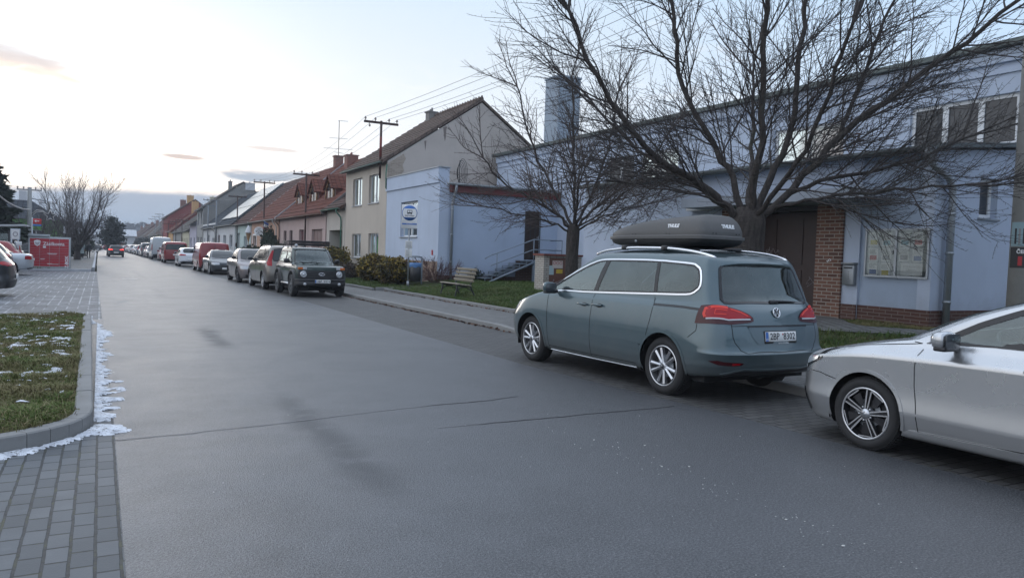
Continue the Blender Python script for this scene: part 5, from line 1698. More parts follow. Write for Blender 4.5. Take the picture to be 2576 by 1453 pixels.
mb.add([EF.p(11.6, .2, -.7), EF.p(15.42, .2, -.7), EF.p(15.42, 3.3, -.7), EF.p(11.6, 3.3, -.7)], [(0, 1, 2, 3)], 2)
for u in (11.6, 15.42): mb.add([EF.p(u, .2, -.7), EF.p(u, .2), EF.p(u, 3.3), EF.p(u, 3.3, -.7)], [(0, 1, 2, 3)], 0)
wall_holes(mb, ES, 14.9, 19.1, .2, 4.0, [(16.44, 17.10, 2.72, 3.58)], .2, 0)
mb.add([ES.p(14.9, 4.0), ES.p(19.1, 4.0), ES.p(19.1, 4.42)], [(0, 1, 2)], 0)
mb.add([(0, YL - 15, .2), (4.2, YL - 15, .2), (4.2, YL - 15, 4.4), (0, YL - 15, 4.0)], [(0, 1, 2, 3)], 0)
mb.build("wall", [S_blue2, S_bluep, S_greyw], eb)
for q in ((EF, 9.78, 11.19, -.049, -.02), (EF, 9.47, 9.78, .001, .03), (EF, 11.19, 11.59, .001, .03), (EF, 15.9, YL, .001, .03), (ES, 14.90, 19.0, .001, .03)):
 mb = MB(); pbox(mb, q[0], q[1], q[2], .1, .74, q[3], q[4]); mb.build("plinth", B_plinth, eb)
mb = MB(); pbox(mb, EF, 11.60, 12.32, .15, 3.02, -.6, .06); mb.build("pillar", B_pillar, eb)
mb = MB(); pbox(mb, EF, 14.95, 15.45, .15, 3.02, -.6, .06); mb.build("pillar", B_pillar, eb)
mb = MB(); pbox(mb, EF, 10.45, 16.1, 3.03, 3.27, -.65, .95); mb.build("canopy", stucco("concrete_canopy", (.36, .40, .46), dirt=.3), eb)
D_dark = plain("door_dark_steel", (.040, .022, .020), .42, .1, .25)
dd = door(eb, EF, 12.36, 14.9, .30, 2.9, D_dark, .62, 3)
mb = MB(); pbox(mb, EF, 12.33, 14.94, 2.91, 3.02, -.62, -.2); mb.build("lintel", M_black, eb)
# scratched graffiti on the doors and pillar
def scrawl(parent, pl_, u, z, d, s, n, seed, m):
 rr = random.Random(seed); mb = MB(); p = []
 for k in range(n):
  uu = u + rr.uniform(-.5, .5) * s * 1.6; zz = z + rr.uniform(-.35, .35) * s
  for i in range(8): p.append(pl_.p(uu, zz, d)); uu += rr.uniform(-.28, .30) * s * .6; zz += rr.uniform(-.42, .42) * s * .6
 q = pchip(np.array(p), 4); mb.tube([tuple(v) for v in q], .006, 4, 0, False)
 return mb.build("graffiti", m, parent)
M_chalk = plain("chalk_paint", (.30, .27, .28), .8)
scrawl(dd, EF, 14.2, 1.95, -.595, .30, 4, 3, M_chalk); scrawl(dd, EF, 13.95, 1.62, -.595, .34, 4, 5, M_chalk); scrawl(dd, EF, 12.85, 1.05, -.595, .30, 4, 8, M_chalk); scrawl(dd, EF, 12.6, 2.55, -.595, .22, 2, 9, M_chalk)
scrawl(eb, EF, 11.95, 1.72, .066, .10, 3, 12, M_white)
mb = MB()
a = [EF.p(9.25, 4.0, .30), EF.p(YL + .15, 4.0, .30), EF.p(YL + .15, 4.46, -4.19), EF.p(9.25, 4.46, -4.19)]
mb.add(a + [(x, y, z + .09) for x, y, z in a], [(0, 1, 2, 3), (7, 6, 5, 4), (0, 4, 5, 1), (1, 5, 6, 2), (2, 6, 7, 3), (3, 7, 4, 0)]); mb.build("roof", plain("roof_felt_dark", (.12, .14, .145), .7), eb)
mb = MB(); gutter_pipe(mb, EF.p(9.3, 4.03, .38), EF.p(YL, 4.03, .38), .085); mb.build("gutter", plain("gutter_dark", (.085, .10, .10), .45, .3), eb)
mb = MB(); mb.tube([EF.p(9.42, 3.97, .38), EF.p(9.42, 3.78, .38), EF.p(9.36, 3.62, .25), EF.p(9.36, 3.45, -.2), EF.p(9.36, 3.25, -.34), EF.p(9.36, 3.0, -.36), EF.p(9.36, .2, -.36)], .072, 10)
for z in (.9, 1.9, 2.7): mb.cyl(EF.p(9.36, z, -.36), EF.p(9.36, z + .05, -.36), .085, 10)
mb.lathe([(.09, 0), (.12, .16), (.12, .2)], 10, 0, Matrix.Translation(EF.p(9.42, 3.82, .38))); mb.build("downpipe", M_zinc, eb)
window(eb, ES, 16.44, 17.10, 2.72, 3.58, .17, (), (), None, None, True, .09)
# ---------------------------------------------------------------- the cars
P_teal = paint("paint_teal", (.072, .112, .128), .45, .28, .2)
P_silver = paint("paint_silver", (.50, .515, .53), .8, .26, .14)
M_glassS = glass_see("car_glass_tinted", (.44, .53, .53), 1.2)
M_glassF = glass_see("car_glass_clear", (.74, .86, .84), 1.6)
M_glassR = glass_see("car_glass_rear", (.12, .155, .165), 1.0)
M_glassD = glass_dark("car_glass_dark", (.016, .022, .024), .03, .45)
M_track = M_blackg
def seats(car, rows, w=.46, floor=.45, beltz=1.0):
 """rows: (y of backrest foot, x list, height of backrest top)"""
 mb = MB()
 for y, xs, top in rows:
  for x in xs:
   M = Matrix.Translation((x, y, floor)) @ Matrix.Rotation(R(14), 4, 'X')
   mb.rbox((0, .0, (top - floor) / 2), (w, .13, top - floor), .05, 4, 0, 'y', M)
   mb.rbox((0, -.02, top - floor + .10), (.27, .09, .17), .05, 4, 0, 'y', M)
   mb.cyl((-.06, 0, top - floor - .02), (-.06, 0, top - floor + .04), .008, 6, 0, M=M)
   mb.cyl((.06, 0, top - floor - .02), (.06, 0, top - floor + .04), .008, 6, 0, M=M)
   mb.rbox((x, y + .28, floor + .02), (w, .5, .16), .05, 3, 0, 'z')
 return mb.build("seats", M_seat, car.root)
def cockpit(car, y, z, w, wheel_x=-.36, yr=-1.6):
 mb = MB()
 mb.rbox((0, y, z - .08), (w * 2, .42, .2), .08, 4, 0, 'x')
 mb.bb((-w, yr, .36), (w, y, .42))
 mb.build("dashboard", plain("dash_black", (.02, .02, .022), .7), car.root)
 s = MB()
 c = Vector((wheel_x, y - .30, z - .0)); M = Matrix.Translation(c) @ Matrix.Rotation(R(62), 4, 'X')
 s.tube([(.185 * math.cos(2 * math.pi * k / 24), .185 * math.sin(2 * math.pi * k / 24), 0) for k in range(25)], .016, 8, 0, False, True, M)
 s.rbox((0, 0, -.02), (.16, .12, .05), .03, 3, 0, 'z', M); s.box((0, 0, -.02), (.36, .035, .02), 0, 0, M); s.box((0, -.09, -.02), (.03, .18, .02), 0, 0, M)
 s.cyl((0, 0, -.02), (0, .02, -.3), .03, 8, 0, M=M)
 s.build("steering_wheel", M_black, car.root)
def pane_group(car, panes, glass, bw=.045, name="side_window", v=(6, 11), frame=M_black, rnd_=1, hole=True):
 for P in panes:
  Q = chaikin(P, rnd_) if rnd_ else np.array(P, float)
  o = car.fill(name, Q, glass, .004, 0, 'both', v)
  f = MB()
  car.band("window_seal", Q, bw, None, .0065, True, 'both', v, mb=f, d=.05)
  me = f.mesh("window_seal", frame)
  car._place("window_seal", me, 'both', o)
  if hole: car.hole_inset(Q, bw * .45, v)
def _hole_inset(s, P, d, v):
 P = densify(P, .05)
 uv = s.b.uv(P, *v); p, n = s.b.ev(uv)
 t = np.roll(p, -1, 0) - np.roll(p, 1, 0); t /= np.maximum(np.linalg.norm(t, axis=1, keepdims=True), 1e-9)
 sd_ = np.cross(n, t)
 if (sd_ * (p.mean(0) - p)).sum() < 0: sd_ = -sd_
 s.holes.append(s.b.uv(p + sd_ * d, *v))
Car.hole_inset = _hole_inset
def sided(P, x=-.85):
 """(y, z) outline -> points beside the car's +x skin"""
 return [(abs(x), a, b) for a, b in P]
# ---- the teal people carrier --------------------------------------------------
def make_people_carrier():
 rings = [ring(2.10, -2.10, .66, .27, .20, .36, .8, .8),
    ring(2.25, -2.33, .86, .26, .235, .33),
    ring(2.33, -2.415, .925, .38, .37, .42),
    ring(2.355, -2.44, .945, .50, .50, .505),
    ring(2.365, -2.455, .950, .56, .57, .575, 1, .9),
    ring(2.355, -2.405, .950, .62, .68, .615, 1, .9),
    ring(2.30, -2.37, .938, .74, .86, .82, 1, .85),
    ring(2.20, -2.30, .915, .83, 1.01, 1.01, 1, .8),
    ring(1.80, -2.235, .890, .955, 1.07, 1.10, .75, .7),
    ring(1.27, -2.185, .872, 1.075, 1.10, 1.15, .42, .55),
    ring(.82, -2.09, .815, 1.31, 1.36, 1.36, .40, .42),
    ring(.36, -1.995, .725, 1.555, 1.62, 1.585, .38, .36),
    ring(.20, -1.90, .62, 1.615, 1.67, 1.635, .4, .4),
    ring(.02, -1.70, .36, 1.66, 1.705, 1.675, .4, .4),
    ring(-.10, -1.60, 0.0, 1.67, 1.71, 1.68, .4, .4)]
 def fix(C):                      # wheel-arch flares
  for k in (2, 3, 4, 5):
   C[k, 3, 0] += .012; C[k, 7, 0] += .018; C[k, 8, 0] += .006
 b = Body(rings, 26, 7, fix, (3, 4, 8, 9))
 car = Car("parked_car", "teal people carrier with a long grey roof box on its rails", "car", b, P_teal, (6.66, 8.389, 0), .032, hero=True)
 car.start_body()
 r_w = .338
 for y in (1.46, -1.46): car.arch(y, r_w + .012, .395)
 V = (8, 12)
 # side glass in three panes
 low = lambda y: 1.062 + (1.16 - y) * .044
 p1 = [(1.17, 1.063), (-.055, low(-.055)), (-.16, 1.40), (-.19, 1.598), (.0, 1.575), (.27, 1.475), (.66, 1.29), (1.0, 1.125)]
 p2 = [(-.058, low(-.058)), (-1.235, low(-1.235)), (-1.17, 1.605), (-.193, 1.599), (-.163, 1.40)]
 p3 = [(-1.238, low(-1.238)), (-1.72, 1.19), (-1.84, 1.21), (-1.935, 1.29), (-1.93, 1.40), (-1.885, 1.515), (-1.80, 1.56), (-1.70, 1.575), (-1.173, 1.605)]
 pane_group(car, [sided(p1)], M_glassF, .026, v=V, rnd_=0)
 pane_group(car, [sided(p2), sided(p3)], M_glassS, .026, v=V, rnd_=0)
 out = sided([(1.20, 1.055), (-.07, low(-.07) - .012), (-1.24, low(-1.24) - .012), (-1.73, 1.176), (-1.86, 1.195), (-1.955, 1.285), (-1.95, 1.41), (-1.905, 1.53), (-1.815, 1.578), (-1.70, 1.593), (-1.17, 1.623), (-.19, 1.616), (.01, 1.593), (.28, 1.492), (.67, 1.307), (1.01, 1.142)])
 car.band("window_trim", out, .021, M_chrome, .010, True, 'both', V, rnd_=1, d=.04)
 for y0, y1 in ((-.055, -.195), (-1.236, -1.172)):
  mb = MB()
  car.band("", sided([(y0, low(y0)), (y0 + (y1 - y0) * .5, 1.38), (y1, 1.600)]), .085 if y0 > -1 else .055, None, .0075, False, 'both', V, mb=mb)
  car._place("door_pillar", mb.mesh("door_pillar", M_blackg), 'both', None)
 # windscreen and rear window
 car.fill("windscreen", [(0, 1.22, 1.10), (.40, 1.20, 1.10), (.70, 1.10, 1.105), (.76, 1.03, 1.13), (.66, .46, 1.46), (.60, .34, 1.54), (.36, .36, 1.555), (0, .37, 1.56)], M_glassF, .004, 0, 'mid', (8, 12), hole=1)
 rw = [(0, -2.02, 1.545), (.40, -2.0, 1.54), (.56, -1.985, 1.525), (.60, -1.99, 1.49), (.66, -2.09, 1.30), (.69, -2.14, 1.17), (.665, -2.165, 1.135), (.60, -2.175, 1.122), (0, -2.20, 1.112)]
 o = car.fill("rear_window", rw, M_glassR, .004, 0, 'mid', (8, 12))
 mb = MB(); car.band("", rw, .035, None, .0055, False, 'both', (8, 12), mb=mb)
 car._place("window_seal", mb.mesh("window_seal", M_blackg), 'both', o[0])
 car.holes.append(car.b.uv(densify([(x * .93, y, 1.335 + (z - 1.335) * .9) for x, y, z in rw], .06), 8, 12))
 car.holes[-1][np.abs(car.b.ev(car.holes[-1])[0][:, 0]) < .01, 0] = car.b.NU
 # rear lamps: outer lamp wraps the corner, inner one on the tailgate
 base = [(.885, -2.01, 1.095), (.80, -2.12, 1.105), (.66, -2.215, 1.10), (.52, -2.26, 1.055), (.42, -2.275, 1.0), (.37, -2.28, .955), (.375, -2.285, .915), (.42, -2.29, .902), (.68, -2.27, .888), (.80, -2.18, .885), (.905, -1.97, .885), (.90, -1.98, .96)]
 tl = car.fill("tail_light", base, M_lampdark, .006, 0, 'both', (5, 10))
 red = [(.84, -2.075, 1.075), (.66, -2.215, 1.082), (.52, -2.26, 1.04), (.42, -2.275, .985), (.39, -2.28, .955), (.68, -2.265, .945), (.85, -2.08, .945)]
 car.fill("lens_red", red, M_lampred, .009, 0, 'both', (5, 10), parent=tl)
 M_glow = glass_dark("lens_bright", (.62, .045, .03), .25, .3)
 mb = MB()
 car.band("", [(.665, -2.21, 1.075), (.80, -2.115, 1.072), (.845, -2.065, 1.05), (.85, -2.06, .99), (.84, -2.075, .955)], .034, None, .0115, False, 'both', (5, 10), mb=mb)
 car.band("", [(.68, -2.21, 1.035), (.775, -2.13, 1.033), (.785, -2.13, .985), (.70, -2.20, .985)], .012, None, .0115, False, 'both', (5, 10), mb=mb)
 car.band("", [(.64, -2.225, 1.06), (.52, -2.26, 1.02), (.44, -2.275, .975)], .016, None, .0115, False, 'both', (5, 10), mb=mb)
 car._place("lens_bright", mb.mesh("lens_bright", M_glow), 'both', tl)
 mb = MB(); car.band("", [(.835, -2.085, .938), (.70, -2.25, .938), (.42, -2.285, .938)], .016, None, .0125, False, 'both', (5, 10), mb=mb)
 car._place("lens_clear", mb.mesh("lens_clear", M_lampclear), 'both', tl)
 # headlamps
 hl = car.fill("headlight", [(.86, 1.78, .895), (.80, 2.0, .86), (.70, 2.14, .80), (.55, 2.22, .74), (.52, 2.24, .68), (.66, 2.2, .655), (.80, 2.06, .66), (.87, 1.90, .74)], M_lampclear, .006, 1, 'both', (4, 9))
 # panel gaps
 L_ = []
 L_.append(sided([(1.02, 1.05), (1.0, .8), (.975, .55), (.965, .27)]))
 L_.append(sided([(-.06, 1.09), (-.055, .8), (-.06, .27)]))
 L_.append(sided([(-1.235, 1.13), (-1.265, 1.02), (-1.24, .85), (-1.19, .67)]))
 L_.append(sided([(.965, .315), (0, .315), (-.98, .325)]))
 L_.append([(.665, -2.20, 1.12), (.675, -2.27, .90), (.68, -2.32, .76), (.665, -2.36, .70), (.60, -2.395, .63), (.52, -2.41, .607), (0, -2.43, .60)])
 L_.append([(.88, 1.26, 1.05), (.84, 1.70, .93), (.82, 1.85, .89)])
 L_.append([(.675, -2.28, .872), (.40, -2.315, .872), (.0, -2.33, .872)])
 L_.append([(.93, -1.90, .72), (.90, -2.0, .80), (.90, -2.0, .88)])
 car.lines("panel_gap", L_, .008, M_under, .0015)
 mb = MB(); car.band("", sided([(-1.27, 1.02), (-1.6, 1.026), (-2.05, 1.03)]), .028, None, .003, False, 'both', (4, 9), mb=mb)
 car._place("door_rail", mb.mesh("door_rail", M_blackg), 'both', car.body)
 mb = MB(); car.band("", sided([(.95, .262), (0, .262), (-.97, .275)]), .018, None, .012, False, 'both', (0, 3), mb=mb)
 car._place("sill_trim", mb.mesh("sill_trim", M_chrome), 'both', None)
 # bumper: reflectors, dark lower apron
 rf = car.fill("reflector", [(.93, -2.20, .488), (.88, -2.30, .492), (.62, -2.42, .478), (.58, -2.43, .47), (.60, -2.425, .448), (.66, -2.41, .438), (.86, -2.30, .448)], M_lampdark, .006, 0, 'both', (1, 5))
 car.fill("lens_red", [(.72, -2.385, .472), (.62, -2.42, .470), (.635, -2.42, .45), (.72, -2.385, .446)], M_lampred, .009, 0, 'both', (1, 5), parent=rf)
 car.fill("rear_apron", [(0, -2.42, .385), (.55, -2.40, .385), (.66, -2.36, .365), (.78, -2.28, .32), (.70, -2.2, .28), (0, -2.25, .30)], M_black, .006, 0, 'mid', (0, 3))
 mb = MB(); car.band("", [(0, -2.42, .392), (.55, -2.40, .392), (.66, -2.36, .372), (.80, -2.27, .325)], .022, None, .014, False, 'both', (0, 3), mb=mb)
 car._place("apron_lip", mb.mesh("apron_lip", P_teal), 'both', None)
 # plate recess as a darker teal patch painting its shade, plate, handle ledge
 car.fill("plate_recess_shade", [(0, -2.33, .862), (.47, -2.31, .862), (.43, -2.34, .76), (.35, -2.36, .675), (0, -2.38, .668)], paint("paint_teal_shaded", (.062, .098, .114), .35, .35, .15), .004, 0, 'mid', (4, 8))
 mb = MB(); car.band("", [(0, -2.33, .862), (.47, -2.31, .862)], .012, None, .012, False, 'both', (4, 8), mb=mb)
 car._place("handle_ledge", mb.mesh("handle_ledge", M_blackg), 'both', car.body)
 pl = plate(car.root, (0, -2.385, .755), -1, "2BP  8302", .50, .108, R(-7))
 text("plate_lettering", "AUTO VYSOČINA", .021, M_white, pl, Matrix.Translation((.03, -2.4045, .6885)) @ Matrix.Rotation(R(83), 4, 'X'), .0004)
 # round emblem
 lg = MB(); Mq = Matrix.Translation((0, -2.312, 1.022)) @ Matrix.Rotation(R(90 - 14), 4, 'X')
 lg.tube([(.054 * math.cos(2 * math.pi * k / 32), .054 * math.sin(2 * math.pi * k / 32), 0) for k in range(33)], .0062, 6, 0, False, True, Mq)
 lg.lathe([(.054, -.006), (.052, -.001), (0, .0)], 32, 1, Mq)
 for pts in ([(-.022, .046), (0, .008), (.022, .046)], [(-.047, .022), (-.024, -.040), (0, -.001), (.024, -.040), (.047, .022)]):
  lg.tube([(x, y, .0035) for x, y in pts], .0048, 6, 0, True, False, Mq)
 lg.build("emblem", [M_chrome, M_black], car.root)
 # wiper
 w = MB(); w.tube([(.05, -2.212, 1.128), (.10, -2.218, 1.145), (.34, -2.206, 1.140), (.44, -2.203, 1.137)], [.02, .013, .008, .004], 8)
 w.rbox((.06, -2.212, 1.135), (.13, .035, .045), .015, 3, 0, 'x')
 w.build("rear_wiper", M_black, car.root)
 # spoiler lip over the rear window
 sp = MB()
 for sx in (-1, 1):
  pts = [(0, -2.075, 1.575), (.35, -2.055, 1.568), (.55, -2.02, 1.548), (.60, -1.985, 1.52)]
  top = [(0, -1.93, 1.640), (.35, -1.92, 1.632), (.57, -1.90, 1.60), (.63, -1.88, 1.56)]
  bot = [(0, -2.02, 1.548), (.35, -2.005, 1.540), (.55, -1.975, 1.523), (.59, -1.96, 1.50)]
  vs_ = [(sx * p[0], p[1], p[2] + dz) for ln, dz in ((top, .006), (pts, 0), (pts, -.012), (bot, -.004)) for p in ln]
  sp.add(vs_, [(r * 4 + i, r * 4 + i + 1, (r + 1) * 4 + i + 1, (r + 1) * 4 + i) for r in range(3) for i in range(3)], 0, True)
 sp.build("spoiler", P_teal, car.root)
 # roof rails
 for sx in (-1, 1):
  mb = MB()
  ptz = [(.62, .28, 1.622), (.635, .12, 1.662), (.64, -.1, 1.692), (.64, -.6, 1.722), (.635, -1.1, 1.720), (.625, -1.5, 1.695), (.61, -1.75, 1.660), (.59, -1.93, 1.617)]
  ptz = pchip(np.array(ptz), 5)
  mb.tube([(sx * p[0], p[1], p[2]) for p in ptz], [.006] + [.019] * (len(ptz) - 2) + [.006], 8)
  mb.build("roof_rail", M_chrome, car.root)
 # cross bars with feet
 for y in (-.35, -1.12):
  mb = MB()
  mb.rbox((0, y, 1.738), (1.22, .075, .026), .012, 3, 0, 'x')
  for sx in (-1, 1):
   mb.rbox((sx * .635, y, 1.722), (.07, .085, .065), .02, 3, 0, 'y'); mb.rbox((sx * .54, y, 1.735), (.18, .08, .04), .02, 3, 0, 'y')
  mb.build("cross_bar", M_black, car.root)
 mirror_part(car, .93, .80, 1.135, P_teal, (.21, .17, .16), 0)
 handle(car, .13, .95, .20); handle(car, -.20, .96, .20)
 seats(car, [(.0, (-.37, .37), 1.13), (-.95, (-.47, 0, .47), 1.10), (-1.75, (-.35, .35), 1.06)], .44)
 cockpit(car, 1.0, 1.02, .78, -.38, -2.0)
 car.lips(.034, .006)
 car.chassis(2.2, -2.3, .93, .26)
 car.wheels(1.46, -1.46, r_w, .905, .225, .70, 'ten', True)
 car.finish_body()
 # exhaust-side underbody
 return car
carA = make_people_carrier()
def make_roof_box(loc, rz):
 root = empty("roof_box", loc, rz, "long matt black roof box lying on the teal people carrier", "roof box")
 def shell(rows, m, name):
  b = Body(rows, 8, 5)
  NV, NU = b.NV, b.NU
  V = b.G.reshape(-1, 3); n = len(V)
  F = [(j * NU + i, j * NU + i + 1, (j + 1) * NU + i + 1, (j + 1) * NU + i) for j in range(NV - 1) for i in range(NU - 1)]
  mb = MB(); mb.add(np.concatenate([V, V * [-1, 1, 1]]).tolist(), F + [tuple(n + a for a in reversed(f)) for f in F], 0, True)
  me = mb.mesh(name, m, False)
  bm = bmesh.new(); bm.from_mesh(me); bmesh.ops.remove_doubles(bm, verts=bm.verts, dist=.0008)
  bmesh.ops.recalc_face_normals(bm, faces=bm.faces); bm.to_mesh(me); bm.free()
  return add_mesh(name, me, root), b
 mlid = plain("box_lid_grain", (.085, .084, .083), .5, nscale=30, bump=.15)
 mbot = plain("box_bottom", (.014, .014, .015), .6)
 W_ = .41
 rg = lambda yF, yR, w, zF, zM, zR, kf=.62, kr=.40: ring(yF, yR, w, zF, zM, zR, kf, kr, .80, .93)
 lid = [rg(1.00, -1.00, W_, .10, .10, .10), rg(1.015, -1.015, W_ + .012, .105, .105, .105), rg(1.015, -1.015, W_ + .012, .135, .14, .14),
   rg(.985, -.985, W_ - .006, .142, .15, .15), rg(.98, -.985, W_ - .008, .165, .185, .19),
   rg(.925, -.955, W_ - .03, .205, .275, .29), rg(.70, -.91, W_ - .065, .265, .335, .355), rg(.30, -.86, W_ - .14, .335, .378, .40, .6, .30),
   rg(-.2, -.78, W_ - .28, .37, .398, .412, .5, .25), rg(-.3, -.66, 0, .385, .404, .415, .35, .2)]
 top, b = shell(lid, mlid, "lid")
 low = [rg(.6, -.7, .18, .012, .0, .02), rg(.80, -.86, .32, .02, .0, .02), rg(.95, -.97, W_ - .02, .05, .035, .06), rg(.985, -.99, W_, .10, .10, .10), rg(.99, -.99, W_ - .01, .112, .112, .112)]
 shell(low, mbot, "base_shell")
 # rivets, lock
 rv = MB()
 for y in (.80, .74, .30, .24, -.36, -.42):
  for sx in (-1, 1):
   G = b.G; d = (G[:, :, 1] - y) ** 2 + (G[:, :, 2] - .168) ** 2; j, i = np.unravel_index(d.argmin(), d.shape)
   rv.sphere((sx * G[j, i, 0], y, .168), .007, 6, 4)
 for x in (-.22, -.17, .17, .22): rv.sphere((x, -.985, .175), .007, 6, 4)
 rv.build("rivet", M_under, top)
 lk = MB(); lk.cyl((-W_ - .004, .22, .075), (-W_ + .02, .22, .075), .018, 12); lk.build("lock", M_zinc, root)
 # lettering
 G = b.G
 def at(y, z):
  d = (G[:, :, 1] - y) ** 2 + (G[:, :, 2] - z) ** 2; j, i = np.unravel_index(d.argmin(), d.shape); return G[j, i], b.Nn[j, i]
 p, n = at(-.47, .262)
 text("box_lettering", "THULE", .062, M_white, top, frame_M((-p[0] - .004, -.47, .262), (0, -1, 0), (.35, 0, 1)), .002, 'CENTER', .0035, 1.1)
 text("box_lettering", "THULE", .062, M_white, top, frame_M((.04, -.968, .262), (1, 0, .0), (0, .30, 1)), .003, 'CENTER', .0035, 1.1)
 return root
_c, _s = math.cos(.032), math.sin(.032)
_bx, _by = -.01, -.52
make_roof_box((6.66 + _bx * _c - _by * _s, 8.389 + _bx * _s + _by * _c, 1.742), .032)
# ---- the silver hatchback in front -------------------------------------------
HATCH = [ring(2.0, -1.95, .62, .17, .16, .25, .8, .8), ring(2.13, -2.05, .83, .16, .185, .24), ring(2.195, -2.10, .872, .26, .26, .34),
   ring(2.235, -2.12, .900, .40, .385, .47), ring(2.235, -2.11, .889, .52, .58, .62), ring(2.20, -2.08, .893, .69, .865, .84, 1, .9),
   ring(2.12, -2.03, .850, .745, .905, .92, .95, .8), ring(1.97, -1.99, .815, .80, .945, .97, .9, .75),
   ring(1.60, -1.95, .795, .895, .980, 1.01, .7, .7), ring(1.19, -1.91, .782, .980, 1.0, 1.05, .42, .55),
   ring(.72, -1.76, .715, 1.205, 1.235, 1.25, .40, .5), ring(.27, -1.58, .63, 1.355, 1.395, 1.385, .38, .45),
   ring(.12, -1.46, .50, 1.40, 1.435, 1.415, .4, .4), ring(-.05, -1.3, .28, 1.43, 1.452, 1.435, .4, .4), ring(-.15, -1.2, 0, 1.435, 1.455, 1.44, .4, .4)]
def make_silver_hatch():
 b = Body(HATCH, 26, 7, None, (3, 5, 9))
 car = Car("parked_car", "silver hatchback cut off by the right edge, parked behind the teal people carrier", "car", b, P_silver, (6.69, 2.90, 0), .03, hero=True)
 car.start_body()
 rw = .312
 car.arch(1.335, rw + .012, .358); car.arch(-1.315, rw + .012, .358)
 V = (8, 12)
 p1 = [(.87, .945), (.10, .992), (-.10, 1.003), (-.22, 1.385), (.02, 1.375), (.20, 1.325), (.50, 1.17)]
 p2 = [(-.105, 1.003), (-1.0, 1.045), (-1.10, 1.17), (-.95, 1.34), (-.60, 1.388), (-.225, 1.386)]
 pane_group(car, [sided(p1, .75), sided(p2, .75)], M_glassF, .048, v=V, rnd_=0, frame=M_blackg)
 car.fill("windscreen", [(0, 1.08, .99), (.40, 1.06, .99), (.63, .95, 1.0), (.68, .87, 1.03), (.58, .36, 1.28), (.52, .24, 1.34), (.3, .25, 1.36), (0, .26, 1.365)], M_glassF, .004, 0, 'mid', V, hole=1)
 car.fill("rear_window", [(0, -1.62, 1.35), (.45, -1.60, 1.34), (.55, -1.72, 1.15), (.5, -1.84, 1.06), (0, -1.87, 1.06)], M_glassD, .004, 0, 'mid', V)
 L_ = [sided([(.875, .945), (.90, .78), (.895, .62), (.87, .45), (.85, .25)]), sided([(-.16, 1.0), (-.17, .6), (-.16, .25)]),
   sided([(.85, .262), (0, .285), (-.9, .29)]),
   [(.775, .90, .955), (.80, 1.30, .90), (.79, 1.62, .84), (.76, 1.74, .80)], [(.775, .90, .955), (.765, 1.0, .962), (.745, 1.12, .964)],
   [(.875, 1.60, .565), (.85, 1.82, .60), (.80, 1.93, .60)]]
 car.lines("panel_gap", L_, .007, M_under, .0015)
 mb = MB(); car.band("", sided([(.93, .245), (.3, .262), (-.9, .272)]), .03, None, .014, False, 'both', (0, 3), mb=mb)
 car._place("sill_trim", mb.mesh("sill_trim", P_silver), 'both', None)
 hl = car.fill("headlight", [(.79, 1.62, .815), (.775, 1.78, .725), (.72, 1.95, .635), (.62, 2.09, .578), (.48, 2.17, .572), (.42, 2.17, .64), (.52, 2.10, .69), (.66, 1.96, .745), (.75, 1.78, .80)], M_blackg, .005, 0, 'both', (4, 9))
 car.fill("lens_clear", [(.775, 1.69, .79), (.755, 1.83, .705), (.68, 1.98, .635), (.56, 2.10, .60), (.50, 2.13, .65), (.60, 2.04, .70), (.70, 1.88, .76)], plain("lamp_bright", (.80, .81, .82), .18, .7, .03), .008, 0, 'both', (4, 9), parent=hl)
 mb = MB(); car.band("", [(.70, 1.99, .62), (.60, 2.10, .592), (.5, 2.16, .588)], .02, None, .009, False, 'both', (4, 9), mb=mb)
 car._place("lens_white", mb.mesh("lens_white", M_lampclear), 'both', hl)
 car.fill("air_slot", [(.735, 2.02, .43), (.685, 2.06, .42), (.68, 2.06, .24), (.73, 2.01, .20), (.755, 1.97, .23)], M_blackg, .006, 0, 'both', (1, 4))
 car.fill("grille", [(0, 2.23, .60), (.40, 2.18, .60), (.46, 2.16, .54), (.30, 2.21, .40), (0, 2.23, .38)], M_black, .006, 0, 'mid', (2, 6))
 car.fill("tail_light", [(.78, -1.86, .96), (.60, -2.0, .96), (.40, -2.05, .92), (.42, -2.07, .84), (.74, -1.97, .84), (.84, -1.75, .90)], M_lampred, .006, 0, 'both', (5, 9))
 mirror_part(car, .84, .62, 1.02, P_silver, (.23, .20, .15), 0)
 # indicator strip on the mirror shell
 for sx in (-1, 1):
  mb = MB(); mb.tube([(sx * .90, .715, .995), (sx * .98, .725, 1.0), (sx * 1.055, .69, 1.005)], [.008, .013, .008], 8)
  mb.build("mirror_lamp", M_lampclear, car.root)
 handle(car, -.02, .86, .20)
 # bonnet-edge vent at the windscreen foot
 car.fill("cowl_vent", [(0, 1.17, .972), (.42, 1.15, .972), (.62, 1.04, .975), (.60, 1.0, .985), (.40, 1.09, .988), (0, 1.11, .99)], M_black, .004, 0, 'mid', (8, 10))
 seats(car, [(-.25, (-.36, .36), .98), (-1.15, (-.42, 0, .42), .98)], .44, .36)
 cockpit(car, .72, .93, .70, -.36, -1.6)
 car.lips(.028, .006)
 car.chassis(2.1, -2.0, .885, .20)
 car.wheels(1.335, -1.315, rw, .868, .205, .71, 'twist', True)
 car.finish_body()
 return car
make_silver_hatch()
